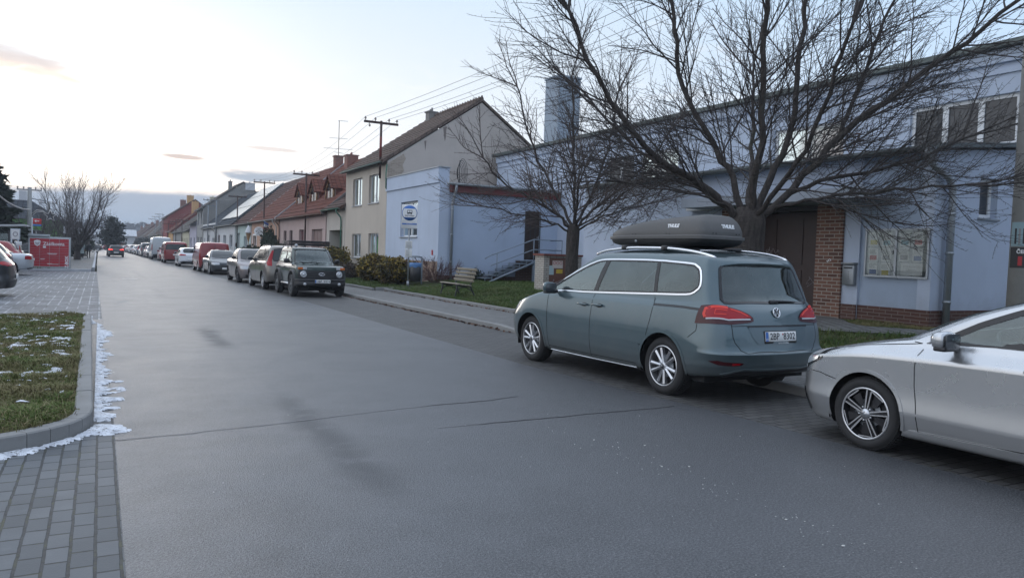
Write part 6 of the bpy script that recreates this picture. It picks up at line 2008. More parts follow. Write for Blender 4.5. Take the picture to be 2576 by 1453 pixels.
# ---------------------------------------------------------------- the other cars
MPV = [ring(2.10, -2.10, .66, .27, .20, .36, .8, .8), ring(2.20, -2.24, .84, .26, .235, .33), ring(2.27, -2.29, .895, .40, .40, .45),
  ring(2.28, -2.30, .915, .55, .60, .60), ring(2.22, -2.26, .905, .72, .84, .84, 1, .85), ring(2.10, -2.20, .88, .82, .98, 1.0, 1, .8),
  ring(1.75, -2.17, .86, .95, 1.02, 1.04, .75, .7), ring(1.30, -2.14, .845, 1.05, 1.04, 1.07, .42, .55), ring(.80, -2.05, .775, 1.32, 1.33, 1.34, .40, .42),
  ring(.30, -1.95, .67, 1.56, 1.60, 1.57, .38, .36), ring(.05, -1.80, .45, 1.62, 1.65, 1.625, .4, .4), ring(-.10, -1.60, 0.0, 1.64, 1.665, 1.645, .4, .4)]
SEDAN = [ring(2.0, -1.98, .62, .19, .17, .27, .8, .8), ring(2.12, -2.16, .81, .18, .19, .27), ring(2.19, -2.22, .855, .34, .34, .40),
   ring(2.20, -2.235, .868, .50, .52, .56), ring(2.16, -2.21, .865, .62, .72, .74, 1, .9), ring(2.08, -2.17, .835, .69, .86, .88, .95, .8),
   ring(1.60, -1.98, .785, .83, .90, .945, .7, .6), ring(1.00, -1.45, .755, .92, .915, .955, .45, .45), ring(.62, -1.18, .67, 1.15, 1.16, 1.17, .40, .42),
   ring(.25, -.90, .575, 1.315, 1.345, 1.335, .38, .36), ring(.05, -.72, .40, 1.36, 1.385, 1.375, .4, .4), ring(-.08, -.55, 0, 1.375, 1.395, 1.385, .4, .4)]
VAN = [ring(2.35, -2.35, .70, .30, .24, .34, .7, .6), ring(2.44, -2.45, .90, .28, .26, .34, .8, .4), ring(2.48, -2.47, .955, .50, .50, .52, .8, .35),
  ring(2.46, -2.48, .97, .75, .80, .80, .8, .32), ring(2.38, -2.48, .965, .95, 1.05, 1.05, .8, .3), ring(2.12, -2.475, .955, 1.08, 1.18, 1.18, .7, .3),
  ring(1.85, -2.47, .95, 1.18, 1.25, 1.25, .5, .3), ring(1.40, -2.45, .915, 1.52, 1.55, 1.55, .45, .28), ring(1.00, -2.42, .86, 1.80, 1.82, 1.82, .42, .26),
  ring(.80, -2.36, .74, 1.90, 1.91, 1.90, .4, .3), ring(.55, -2.2, .42, 1.95, 1.955, 1.94, .4, .4), ring(.4, -2.0, 0, 1.96, 1.965, 1.95, .4, .4)]
JEEP = [ring(1.55, -1.65, .60, .42, .38, .44, .4, .5), ring(1.70, -1.78, .74, .40, .38, .44, .30, .4), ring(1.74, -1.82, .79, .55, .52, .56, .26, .35),
  ring(1.735, -1.82, .805, .76, .76, .76, .22, .32), ring(1.72, -1.81, .80, .92, .90, .92, .22, .32), ring(1.68, -1.79, .775, 1.00, .995, 1.0, .22, .32),
  ring(1.45, -1.77, .745, 1.035, 1.03, 1.04, .3, .32), ring(.74, -1.75, .73, 1.085, 1.06, 1.07, .26, .32), ring(.50, -1.66, .67, 1.33, 1.33, 1.33, .26, .30),
  ring(.26, -1.55, .595, 1.56, 1.58, 1.57, .26, .28), ring(.12, -1.42, .44, 1.605, 1.625, 1.61, .3, .3), ring(0, -1.3, 0, 1.625, 1.64, 1.63, .3, .3)]
# outlines per body type: side panes (y, z); windscreen and rear window (half, over the middle); lamps
SPEC = {
 'mpv': dict(r=MPV, wb=(1.40, -1.35), rw=.325, V=(7, 10), wx=.875, top=9,
  panes=[[(1.10, 1.05), (-.02, 1.06), (-.08, 1.56), (.2, 1.50), (.7, 1.25)], [(-.03, 1.06), (-1.05, 1.09), (-1.05, 1.57), (-.10, 1.565)], [(-1.10, 1.09), (-1.75, 1.14), (-1.90, 1.25), (-1.80, 1.50), (-1.65, 1.555), (-1.10, 1.57)]],
  ws=[(0, 1.24, 1.075), (.40, 1.22, 1.075), (.68, 1.10, 1.08), (.62, .48, 1.44), (.56, .32, 1.53), (.34, .30, 1.55), (0, .31, 1.56)],
  rwn=[(0, -1.99, 1.53), (.40, -1.97, 1.525), (.58, -1.96, 1.50), (.66, -2.10, 1.17), (.62, -2.13, 1.10), (0, -2.16, 1.08)],
  tl=[(.70, -2.02, 1.50), (.60, -2.05, 1.48), (.70, -2.14, 1.12), (.70, -2.20, .90), (.84, -2.08, .90), (.87, -1.95, 1.0), (.82, -1.98, 1.2)],
  hl=[(.86, 1.72, .90), (.78, 1.98, .86), (.62, 2.16, .80), (.50, 2.2, .74), (.56, 2.2, .66), (.76, 2.08, .66), (.88, 1.86, .74)],
  plr=(0, -2.315, .62), plf=(0, 2.30, .46)),
 'hatch': dict(r=HATCH, wb=(1.335, -1.315), rw=.312, V=(8, 12), wx=.868, top=11,
  panes=[[(.82, .955), (.0, .99), (-.12, 1.36), (.20, 1.315), (.50, 1.17)], [(-.03, .992), (-1.05, 1.045), (-1.15, 1.15), (-.95, 1.32), (-.55, 1.37), (-.15, 1.362)]],
  ws=[(0, 1.08, .99), (.40, 1.06, .99), (.63, .95, 1.0), (.58, .36, 1.28), (.52, .24, 1.33), (.3, .25, 1.36), (0, .26, 1.365)],
  rwn=[(0, -1.62, 1.35), (.45, -1.60, 1.34), (.57, -1.72, 1.17), (.5, -1.86, 1.06), (0, -1.89, 1.06)],
  tl=[(.80, -1.80, .96), (.60, -2.0, .965), (.38, -2.05, .93), (.40, -2.08, .85), (.74, -1.97, .83), (.85, -1.72, .88)],
  hl=[(.79, 1.62, .815), (.775, 1.78, .725), (.72, 1.95, .635), (.62, 2.09, .578), (.48, 2.17, .572), (.42, 2.17, .64), (.52, 2.10, .69), (.66, 1.96, .745), (.75, 1.78, .80)],
  plr=(0, -2.135, .55), plf=(0, 2.25, .40)),
 'sedan': dict(r=SEDAN, wb=(1.365, -1.36), rw=.308, V=(7, 10), wx=.845, top=9,
  panes=[[(.78, .93), (-.14, .945), (-.22, 1.315), (.15, 1.29), (.45, 1.14)], [(-.18, .945), (-.98, .965), (-1.10, 1.02), (-.90, 1.21), (-.68, 1.31), (-.25, 1.316)]],
  ws=[(0, .96, .93), (.40, .94, .93), (.60, .82, .945), (.54, .38, 1.24), (.48, .24, 1.295), (.3, .24, 1.31), (0, .25, 1.315)],
  rwn=[(0, -.95, 1.31), (.42, -.96, 1.29), (.58, -1.28, 1.04), (.52, -1.42, .97), (0, -1.44, .965)],
  tl=[(.80, -1.95, .84), (.62, -2.13, .84), (.48, -2.18, .83), (.48, -2.20, .69), (.72, -2.12, .69), (.84, -1.95, .70)],
  hl=[(.80, 1.86, .70), (.70, 2.0, .70), (.40, 2.13, .69), (.40, 2.17, .57), (.68, 2.09, .56), (.83, 1.92, .58)],
  plr=(0, -2.235, .68), plf=(0, 2.225, .36)),
 'van': dict(r=VAN, wb=(1.55, -1.45), rw=.335, V=(6, 9), wx=.93, top=8,
  panes=[[(1.62, 1.24), (.80, 1.25), (.72, 1.72), (1.02, 1.70), (1.42, 1.42)]],
  ws=[(0, 1.86, 1.22), (.45, 1.82, 1.22), (.78, 1.64, 1.23), (.72, 1.12, 1.68), (.62, .96, 1.78), (.35, .99, 1.80), (0, 1.0, 1.80)],
  rwn=[(0, -2.44, 1.70), (.72, -2.42, 1.70), (.80, -2.44, 1.60), (.84, -2.45, 1.26), (.78, -2.46, 1.16), (0, -2.48, 1.16)],
  tl=[(.945, -2.36, 1.30), (.88, -2.43, 1.30), (.88, -2.45, .82), (.955, -2.37, .82)],
  hl=[(.93, 2.0, 1.0), (.80, 2.22, .98), (.56, 2.36, .90), (.58, 2.42, .76), (.80, 2.32, .74), (.95, 2.05, .78)],
  plr=(0, -2.50, .78), plf=(0, 2.50, .46)),
 'jeep': dict(r=JEEP, wb=(1.10, -1.10), rw=.365, V=(7, 10), wx=.86, top=9,
  panes=[[(.66, 1.09), (-.32, 1.085), (-.36, 1.52), (.15, 1.51), (.42, 1.30)], [(-.40, 1.085), (-1.40, 1.085), (-1.30, 1.51), (-.44, 1.52)]],
  ws=[(0, .71, 1.11), (.45, .70, 1.11), (.63, .65, 1.115), (.57, .36, 1.42), (.53, .27, 1.51), (.3, .265, 1.525), (0, .265, 1.53)],
  rwn=[(0, -1.60, 1.50), (.48, -1.59, 1.49), (.58, -1.68, 1.20), (.55, -1.71, 1.13), (0, -1.73, 1.12)],
  tl=[(.79, -1.70, .92), (.66, -1.80, .92), (.66, -1.81, .72), (.80, -1.72, .72)],
  hl=None, plr=(0, -1.84, .62), plf=(0, 1.888, .52)),
}
P_BLACKTRIM = M_black
def make_car(kind, color, label, loc, rz, L=None, W=None, H=None, q=1, cat="car", name="parked_car", glass=None, wheel=5, group="cars parked along the kerb",
    lamps_on=False, platetxt=None, hole=False, trim=None, low_dark=None, extra=None, mirrors=True, rim_m=None, rw=None):
 """q: 2 close, 1 middling, 0 far"""
 S = SPEC[kind]
 r0 = np.array(S['r'], float)
 l0 = r0[:, 0, 1].max() - r0[:, -1, 1].min(); w0 = r0[:, :, 0].max() * 2; h0 = r0[:, :, 2].max()
 k = np.array([(W or w0) / w0, (L or l0) / l0, (H or h0) / h0])
 nu, nv = ((20, 6), (10, 4), (6, 3))[2 - q]
 b = Body(r0 * k, nu, nv)
 car = Car(name, label, cat, b, color, loc, rz, group)
 car.start_body(); car.k = k; car.zmin = .2
 sc3 = lambda P: [(p[0] * k[0], p[1] * k[1], p[2] * k[2]) for p in P]
 rw = rw or S['rw'] * min(1.12, max(.95, k[2]))
 yf, yr = S['wb'][0] * k[1], S['wb'][1] * k[1]
 ar = rw + (.055 if kind != 'jeep' else .09)
 for y in (yf, yr): car.arch(y, rw + .012, ar)
 V = S['V']; OF = (.018, .010, .004)[q]
 gl = glass or M_glassD
 x0 = float(r0[V[0], 5, 0])
 for P in S['panes']:
  Q = sc3(sided(P, x0))
  o = car.fill("side_window", Q, gl, OF, 0, 'both', V)
  if q:
   mb = MB(); car.band("", Q, .045, None, OF + .003, True, 'both', V, mb=mb, d=.1)
   car._place("window_seal", mb.mesh("window_seal", M_blackg), 'both', o)
  if hole: car.hole_inset(np.array(Q), .02, V)
 for nm, P in (("windscreen", S['ws']), ("rear_window", S['rwn'])):
  if P is None: continue
  P = sc3(P)
  o = car.fill(nm, P, gl if nm == 'windscreen' or hole else M_glassD, OF, 0, 'mid', V)
  if q:
   mb = MB(); car.band("", P, .04, None, OF + .003, False, 'both', V, mb=mb, d=.1)
   car._place("window_seal", mb.mesh("window_seal", M_blackg), 'both', o[0])
  if hole and nm == 'windscreen':
   car.holes.append(car.b.uv(densify(np.array(P) * [.96, 1, 1], .06), *V)); h = car.holes[-1]
   h[np.abs(car.b.ev(h)[0][:, 0]) < .01, 0] = 0
 vr = (2, V[0] + 1)
 car.fill("tail_light", sc3(S['tl']), emis("brake_light", (1.0, .03, .02), 2.2) if lamps_on else M_lampred, OF + .002, 0, 'both', (3, V[0] + 2))
 if S['hl']: car.fill("headlight", sc3(S['hl']), M_lampclear, OF + .002, 0, 'both', (3, V[0] + 1))
 if q:
  plr = np.array(S['plr']) * [1, k[1], k[2]]; plf = np.array(S['plf']) * [1, k[1], k[2]]
  if platetxt: plate(car.root, tuple(plf if platetxt[0] == 'f' else plr), 1 if platetxt[0] == 'f' else -1, platetxt[1:], .50, .11)
  else:
   for p, f in ((plr, -1), (plf, 1)):
    mb = MB(); mb.rbox(tuple(p), (.52, .02, .115), .01, 2, 0, 'y'); mb.build("number_plate", MATS["plate_white"], car.root)
  if mirrors:
   ym = (S['panes'][0][0][0] - .22) * k[1]; zm = (S['panes'][0][0][1] + .07) * k[2]
   mirror_part(car, x0 * k[0] + .02, ym, zm, trim or color, (.20, .14, .15), 0)
  # grille, lower bumper
  yF = r0[:, 0, 1].max() * k[1]
  if kind != 'jeep':
   car.fill("grille", sc3([(0, yF / k[1], .58), (.34, yF / k[1] - .04, .58), (.34, yF / k[1] - .04, .47), (0, yF / k[1], .47)]), M_black, .006, 0, 'mid', (2, V[0]))
   car.fill("lower_intake", sc3([(0, yF / k[1], .34), (.6, yF / k[1] - .1, .34), (.6, yF / k[1] - .1, .24), (0, yF / k[1], .24)]), M_black, .006, 0, 'mid', (1, 4))
  # doors
  P0 = S['panes'][0]; d0 = P0[0]; d1 = P0[1]
  ln = [sided([(d0[0] - .06, d0[1] - .02), (d0[0] - .02, .7), (d0[0] - .1, .28)]), sided([(d1[0] - .02, d1[1] - .02), (d1[0] - .02, .27)])]
  if len(S['panes']) > 1:
   e = S['panes'][1][1]; ln.append(sided([(e[0] - .02, e[1] - .02), (e[0] + .12, .72)]))
  ln.append(sided([(d0[0] - .12, .27), (d1[0] - .7, .27)]))
  car.lines("panel_gap", [sc3(P) for P in ln], .010, M_under, .0015)
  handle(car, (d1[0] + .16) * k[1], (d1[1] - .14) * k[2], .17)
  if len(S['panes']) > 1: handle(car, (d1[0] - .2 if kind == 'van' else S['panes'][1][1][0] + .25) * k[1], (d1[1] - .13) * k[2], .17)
  car.lips(.03, .006)
 if low_dark:
  y1 = r0[:, -1, 1].min();
  car.fill("rear_apron", sc3([(0, y1, low_dark), (.55, y1 + .04, low_dark), (.76, y1 + .2, low_dark - .03), (.72, y1 + .2, .24), (0, y1 + .05, .24)]), M_black, .006, 0, 'mid', (0, 4))
 car.chassis(yf + .6, yr - .6, (W or w0) / 2, .24)
 car.wheels(yf, yr, rw, S['wx'] * k[0], .2, .68, wheel, False, rim_m)
 if extra: extra(car, sc3)
 car.finish_body()
 return car
P_green = paint("paint_dark_green", (.022, .040, .036), .4, .3, .15)
P_taupe = paint("paint_taupe", (.155, .142, .125), .6, .3, .12)
P_plum = paint("paint_grey_plum", (.175, .150, .150), .55, .3, .12)
P_navy = paint("paint_black_blue", (.020, .028, .036), .4, .28, .12)
P_red = paint("paint_van_red", (.24, .018, .022), .1, .35, .12)
P_red2 = paint("paint_rust_red", (.26, .030, .030), .15, .35, .15)
P_white = paint("paint_white", (.62, .64, .67), .1, .35, .10)
P_vanw = paint("paint_van_grey", (.46, .49, .51), .1, .4, .15)
P_dark = paint("paint_dark", (.020, .022, .026), .3, .3, .15)
P_wine = paint("paint_wine", (.11, .016, .020), .3, .3, .12)
P_grey = paint("paint_grey", (.16, .17, .18), .5, .3, .15)
P_blue2 = paint("paint_blue", (.035, .06, .12), .4, .3, .15)
P_greenL = paint("paint_fir", (.028, .055, .060), .4, .3, .15)
P_palesil = paint("paint_pale_silver", (.50, .53, .56), .5, .32, .10)
# -- dark green off-roader, facing us
def off_roader():
 def extra(car, s3):
  hl = None
  yF = 1.735
  # dark grille mask over the whole front
  car.fill("grille", [(0, yF, .87), (.55, 1.71, .87), (.72, 1.66, .86), (.745, 1.62, .70), (.70, 1.66, .60), (.42, 1.72, .575), (.36, 1.73, .60), (0, yF, .60)], M_black, .008, 0, 'mid', (2, 5))
  mb = MB()
  for z in (.66, .715, .77, .825): mb.rbox((0, 1.748, z), (.84, .012, .016), .004, 2, 0, 'x')
  mb.build("grille_bar", plain("grille_grey", (.04, .043, .046), .5), car.root)
  for sx in (-1, 1):
   m = MB(); M = Matrix.Translation((sx * .585, 1.735, .755)) @ Matrix.Rotation(R(-90), 4, 'X')
   m.lathe([(.105, -.05), (.108, .0), (.098, .018), (.09, .012)], 24, 1, M)
   m.lathe([(.092, .012), (.075, .022), (.04, .026), (0, .027)], 24, 0, M)
   m.lathe([(.03, .026), (.026, .031), (0, .032)], 12, 1, M)
   m.build("headlight", [M_lampclear, M_chrome], car.root)
   m = MB(); m.rbox((sx * .545, 1.735, .938), (.125, .02, .075), .01, 2, 0, 'y'); a = m.build("side_lamp", M_lampclear, car.root)
   m = MB(); m.rbox((sx * .685, 1.715, .938), (.16, .03, .075), .01, 2, 0, 'y'); m.build("indicator", M_lampamber, car.root)
  e = MB(); Me = Matrix.Translation((0, 1.762, .755)) @ Matrix.Rotation(R(90), 4, 'X') @ Matrix.Diagonal((-1, 1, 1, 1))
  e.tube([(.095 * math.cos(2 * math.pi * i / 24), .045 * math.sin(2 * math.pi * i / 24), 0) for i in range(25)], .011, 6, 0, False, True, Me)
  e.tube([(-.055, -.012, 0), (-.01, -.02, 0), (.02, .022, 0), (.055, .018, 0)], .009, 6, 0, True, True, Me)
  e.build("emblem", M_chrome, car.root)
  # bumper
  m = MB(); vs_, fs = [], []
  out = [(0, 1.86), (.45, 1.85), (.70, 1.80), (.80, 1.70), (.84, 1.52)]
  prof = [(-.05, .36), (.0, .40), (.0, .47), (-.02, .50), (-.02, .545), (0, .57), (-.05, .60)]
  for sx in (-1, 1):
   vs_ = []
   for x, y in out:
    for dy, z in prof: vs_.append((sx * x, y + dy, z))
   n = len(prof)
   m.add(vs_, [(i * n + j, i * n + j + 1, (i + 1) * n + j + 1, (i + 1) * n + j) for i in range(len(out) - 1) for j in range(n - 1)], 0, True)
  for sx in (-1, 1):
   m.lathe([(.05, -.01), (.05, .012), (0, .014)], 14, 1, Matrix.Translation((sx * .56, 1.835, .435)) @ Matrix.Rotation(R(-90), 4, 'X'))
  m.build("front_bumper", [M_black, M_lampclear], car.root)
  # flares
  for (yc, zc, r) in car.arches:
   pts = []
   for i in range(17):
    t = R(-8) + R(196) * i / 16
    pts.append(car.side_pt(yc + (r + .06) * math.cos(t), min(zc + (r + .06) * math.sin(t), .93)))
   for sx in (-1, 1):
    m = MB(); vs_ = []
    for i, p in enumerate(pts):
     t = R(-8) + R(196) * i / 16
     for rr, dx in ((r + .07, .0), (r + .06, .05), (r + .005, .065), (r - .01, .0)):
      vs_.append((sx * (max(p[0], .70) + dx), yc + rr * math.cos(t), min(zc + rr * math.sin(t), .965)))
    m.add(vs_, [(i * 4 + j, i * 4 + j + 1, i * 4 + 5 + j, i * 4 + 4 + j) for i in range(16) for j in range(3)], 0, True)
    m.build("wheel_flare", M_black, car.root)
  # side moulding
  mb = MB(); car.band("", sided([(1.5, .86), (0, .86), (-1.6, .86)], .8), .03, None, .006, False, 'both', (2, 5), mb=mb)
  car._place("side_moulding", mb.mesh("side_moulding", M_chrome), 'both', car.body)
  mb = MB(); mb.tube([(-.80, .62, .40), (-.80, -.60, .40)], .035, 8); mb.tube([(.80, .62, .40), (.80, -.60, .40)], .035, 8); mb.build("side_step", M_alloy, car.root)
  for x in (-.08, .38):
   mb = MB(); mb.tube([(x - .05, .735, 1.10), (x + .1, .695, 1.15), (x + .42, .71, 1.118)], [.012, .010, .006], 6); mb.build("wiper", M_black, car.root)
  # roof basket
  bk = empty_child("roof_rack", car.root)
  m = MB()
  for y in (-1.25, -.45, .10):
   m.tube([(-.62, y, 1.58), (-.64, y, 1.70), (.64, y, 1.70), (.62, y, 1.58)], .014, 6)
  m.tube([(-.64, .18, 1.70), (.64, .18, 1.70), (.64, -1.40, 1.70), (-.64, -1.40, 1.70), (-.64, .18, 1.70)], .018, 6)
  for z in (1.735, 1.785, 1.83):
   m.tube([(-.64, .18, z), (.64, .18, z)], .024, 6)
   m.tube([(.64, .18, z), (.64, -1.40, z), (-.64, -1.40, z)], .010, 6)
  m.tube([(-.64, .18, 1.83), (-.64, -1.40, 1.83)], .010, 6)
  for y in (.18, -.2, -.6, -1.0, -1.4):
   for sx in (-1, 1): m.tube([(sx * .64, y, 1.70), (sx * .64, y, 1.83)], .010, 6)
  bk.data = m.mesh("roof_rack", M_black)
  m = MB(); m.box((-.655, -.05, 1.77), (.012, .5, .13)); m.build("rack_board", plain("rack_board_ply", (.30, .25, .19), .6), bk)
  m = MB(); m.sphere((.50, .22, 1.675), (.06, .05, .06), 12, 8); m.build("work_lamp", M_lampclear, bk)
  seats(car, [(-.25, (-.34, .34), 1.22), (-1.2, (-.3, .3), 1.18)], .42, .6)
  cockpit(car, .55, 1.08, .62, -.33, -1.6)
  ms = MB(); ms.rbox((0, .22, 1.43), (.24, .03, .07), .02, 3, 0, 'x'); ms.build("inner_mirror", M_black, car.root)
 return make_car('jeep', P_green, "dark green off-roader with chunky tyres and a black roof rack, facing the viewer", (6.37, 26.45, 0), math.pi, q=2,
     glass=glass_see("car_glass_offroad", (.55, .66, .64), 1.2), wheel='steel', platetxt="f2BP  9974", hole=True, extra=extra, trim=M_black, rim_m=plain("dark_steel_rim", (.10, .105, .11), .5, .5))
def empty_child(name, parent):
 return add_mesh(name, bpy.data.meshes.new(name + "_start"), parent)
off_roader()
def with_rails(car, s3):
 for sx in (-1, 1):
  m = MB(); m.tube([(sx * .60, .2, 1.60), (sx * .63, -.1, 1.66), (sx * .63, -1.3, 1.69), (sx * .60, -1.8, 1.60)], .02, 6); m.build("roof_rail", M_black, car.root)
 m = MB(); m.box((0, -2.335, .60), (1.2, .02, .02)); m.build("bumper_trim", M_chrome, car.root)
make_car('mpv', P_taupe, "taupe people carrier with tall red tail lights, behind the dark green off-roader", (6.28, 31.0, GZ(31)), 0, 4.59, 1.83, 1.68, 1, extra=with_rails, rim_m=M_alloy)
def antenna(car, s3):
 m = MB(); m.tube([(.1, -.6, 1.5 * car.k[2] * .97), (.1, -.85, 1.78)], .006, 5); m.build("aerial", M_black, car.root)
make_car('sedan', P_plum, "dull greyish pink saloon facing the viewer, behind the taupe people carrier", (6.20, 36.7, GZ(37)), math.pi, 4.25, 1.74, 1.53, 1, trim=M_black, wheel='steel', extra=antenna, rim_m=M_alloyd)
make_car('sedan', P_navy, "low blackish blue saloon facing the viewer, between the pink saloon and a red van", (6.30, 47.4, GZ(47)), math.pi, 4.47, 1.74, 1.40, 1)
def van_badge(car, s3):
 # line drawing of a round face on the rear door
 y = -2.50 * car.k[1]
 m = MB(); M = Matrix.Translation((.12, y - .005, 1.18 * car.k[2])) @ Matrix.Rotation(R(90), 4, 'X')
 ell = lambda cx_, cy_, a, b_, r, n=20: m.tube([(cx_ + a * math.cos(2 * math.pi * i / n), cy_ + b_ * math.sin(2 * math.pi * i / n), 0) for i in range(n + 1)], r, 5, 0, False, True, M)
 ell(0, 0, .27, .30, .014); ell(0, -.04, .18, .17, .010)
 for x in (-.08, .08): m.lathe([(.045, 0), (.045, .008), (0, .008)], 12, 0, M @ Matrix.Translation((x, .03, 0)))
 m.lathe([(.035, 0), (.035, .008), (0, .008)], 12, 0, M @ Matrix.Translation((0, -.09, 0)))
 m.build("door_badge", M_white, car.root)
 m = MB(); m.bb((-.006, y - .004, .5), (.006, y + .03, 1.75)); m.build("panel_gap", M_under, car.body)
 m = MB(); car.band("", s3(sided([(1.4, .70), (0, .70), (-1.2, .70)], .97)), .09, None, .012, False, 'both', (2, 5), mb=m)
 car._place("side_moulding", m.mesh("side_moulding", P_grey), 'both', car.body)
SPEC['smallvan'] = dict(SPEC['van'], rwn=None, tl=[(.945, -2.36, 1.20), (.88, -2.43, 1.20), (.88, -2.45, .72), (.955, -2.37, .72)])
make_car('smallvan', P_red, "red delivery van with a white face emblem on its blank rear door", (6.28, 52.5, GZ(53)), 0, 4.4, 1.83, 1.86, 1, cat="van", wheel='steel', extra=van_badge, trim=M_black, low_dark=.52)
make_car('hatch', P_white, "white hatchback between the two red vans", (6.14, 64.6, GZ(65)), 0, 4.34, 1.80, 1.47, 1, low_dark=.42, extra=antenna)
def van_lip(car, s3):
 m = MB(); m.box((-.90 * car.k[0], -2.45 * car.k[1], 1.45 * car.k[2]), (.02, .05, .6)); m.build("door_edge", M_chrome, car.root)
make_car('van', P_red2, "brick red passenger van with a wide tinted rear window", (6.05, 77.3, GZ(77)), 0, 4.97, 1.98, 1.97, 1, cat="van", wheel='steel', extra=van_lip)
make_car('hatch', P_red, "small bright red hatchback tucked in behind the brick red van", (6.15, 87.2, GZ(87)), math.pi, 3.9, 1.68, 1.48, 1)
def white_van_text(car, s3):
 for a, b_, c in (("DOPRAVA", 1.55, .16), ("SERVIS", 1.36, .12)):
  pass
SPEC['bigvan'] = dict(SPEC['van'], rwn=None)
make_car('bigvan', P_vanw, "tall pale grey delivery van parked in the row", (6.0, 95.6, GZ(95)), 0, 6.0, 2.05, 2.55, 1, cat="van", wheel='steel', low_dark=.5)
row = [('hatch', P_dark, "black hatchback just behind the tall pale grey van", 105.5, 4.2, 1.75, 1.48), ('hatch', P_wine, "wine red hatchback second behind the tall pale grey van", 111.0, 4.1, 1.75, 1.50),
  ('van', P_grey, "dark grey minibus far down the row", 117.8, 4.9, 1.95, 1.95), ('hatch', P_grey, "mid grey hatchback next beyond the dark grey minibus", 124.5, 4.2, 1.76, 1.47),
  ('mpv', P_blue2, "dark blue people carrier second beyond the dark grey minibus", 132, 4.5, 1.8, 1.66), ('hatch', P_dark, "black hatchback third beyond the dark grey minibus", 141.5, 4.2, 1.76, 1.48),
  ('sedan', P_palesil, "pale silver saloon fourth beyond the dark grey minibus", 151, 4.4, 1.76, 1.45), ('mpv', P_dark, "black people carrier fifth beyond the dark grey minibus", 160, 4.5, 1.8, 1.65),
  ('hatch', P_white, "white hatchback sixth beyond the dark grey minibus", 169, 4.2, 1.76, 1.48), ('hatch', P_grey, "grey hatchback seventh beyond the dark grey minibus", 178, 4.2, 1.76, 1.48),
  ('mpv', P_palesil, "pale silver people carrier third from the far end of the row", 189, 4.5, 1.8, 1.68), ('hatch', P_blue2, "dark blue hatchback second from the far end of the row", 201, 4.2, 1.76, 1.48),
  ('hatch', P_white, "white hatchback at the far end of the row", 215, 4.2, 1.76, 1.48)]
for i, (kd, p, lb, y, L_, W_, H_) in enumerate(row):
 make_car(kd, p, lb, (5.95 - .0025 * (y - 100), y, GZ(y)), math.pi if i in (0, 1, 3, 5, 7, 9) else 0, L_, W_, H_, 0, cat="van" if kd == 'van' else "car")
# the one driving away
make_car('hatch', P_dark, "dark hatchback driving away with its brake lights lit", (1.75, 107, GZ(107)), 0, 4.2, 1.78, 1.50, 1, name="moving_car", group=None, lamps_on=True, low_dark=.40)
# parked across the lot on the left, tails to the road
GL = "cars parked across the lot on the left"
make_car('hatch', P_dark, "black car nearest on the left, only its tail corner in view", (-4.12, 25.0, 0), R(90), 4.3, 1.78, 1.45, 2, group=GL, low_dark=.45)
make_car('hatch', P_greenL, "dark bluish green hatchback behind the nearest black car on the left", (-5.22, 37.2, GZ(37)), R(90), 4.3, 1.78, 1.50, 1, group=GL, low_dark=.40)
make_car('sedan', P_palesil, "pale silver saloon with its tail towards the red parcel lockers", (-4.90, 40.6, GZ(40)), R(90), 4.5, 1.75, 1.43, 1, group=GL, low_dark=.34)
make_car('hatch', P_red2, "red hatchback beside the pale silver saloon in the left lot", (-5.3, 43.9, GZ(43)), R(90), 4.1, 1.72, 1.52, 1, group=GL)
make_car('hatch', P_dark, "black car showing its tail from behind the red parcel lockers", (-3.75, 56.0, GZ(56)), R(84), 4.2, 1.76, 1.52, 1, group=GL)
make_car('mpv', P_grey, "grey car half hidden left of the red parcel lockers", (-5.9, 51.0, GZ(51)), R(90), 4.4, 1.78, 1.56, 0, group=GL)
# far end of the street
make_car('van', P_red2, "red van parked across the far end of the street", (3.2, 232, GZ(232)), R(75), 5.4, 2.0, 2.3, 0, cat="van", group=None)
make_car('hatch', P_dark, "dark car in front of the low white building far down the street", (-1.5, 205, GZ(205)), R(80), 4.3, 1.8, 1.5, 0, group=None)
make_car('hatch', P_palesil, "silver car left of the dark car far down the street", (-5.5, 203, GZ(205)), R(80), 4.3, 1.8, 1.5, 0, group=None)
# ---------------------------------------------------------------- vegetation
CR, CA = Vector((.878, -.4786, 0)), Vector((.4786, .878, 0))     # across and along the line of sight from the pavement
class Tubes:
 """many thin tapered tubes in one mesh"""
 def __init__(s): s.v = []; s.f = []; s.n = 0
 def add(s, P, r0, r1, k):
  P = [np.array(p) for p in P]; m = len(P)
  prev = None
  b = s.n
  for i, p in enumerate(P):
   t = P[min(i + 1, m - 1)] - P[max(i - 1, 0)]; t = t / (np.linalg.norm(t) + 1e-9)
   a = (np.cross(t, [0, 0, 1.0]) if abs(t[2]) < .95 else np.cross(t, [1.0, 0, 0])) if prev is None else prev - t * prev.dot(t)
   a /= np.linalg.norm(a) + 1e-9; prev = a; c = np.cross(t, a)
   r = r0 + (r1 - r0) * i / (m - 1)
   for j in range(k):
    th = 2 * math.pi * j / k
    s.v.append(tuple(p + (a * math.cos(th) + c * math.sin(th)) * r))
  for i in range(m - 1):
   for j in range(k):
    j2 = (j + 1) % k
    s.f.append((b + i * k + j, b + i * k + j2, b + (i + 1) * k + j2, b + (i + 1) * k + j))
  s.n += m * k
 def build(s, name, m, parent, smooth=True):
  me = bpy.data.meshes.new(name); me.from_pydata(s.v, [], s.f); me.materials.append(m)
  if smooth: me.polygons.foreach_set("use_smooth", [True] * len(s.f))
  return add_mesh(name, me, parent)
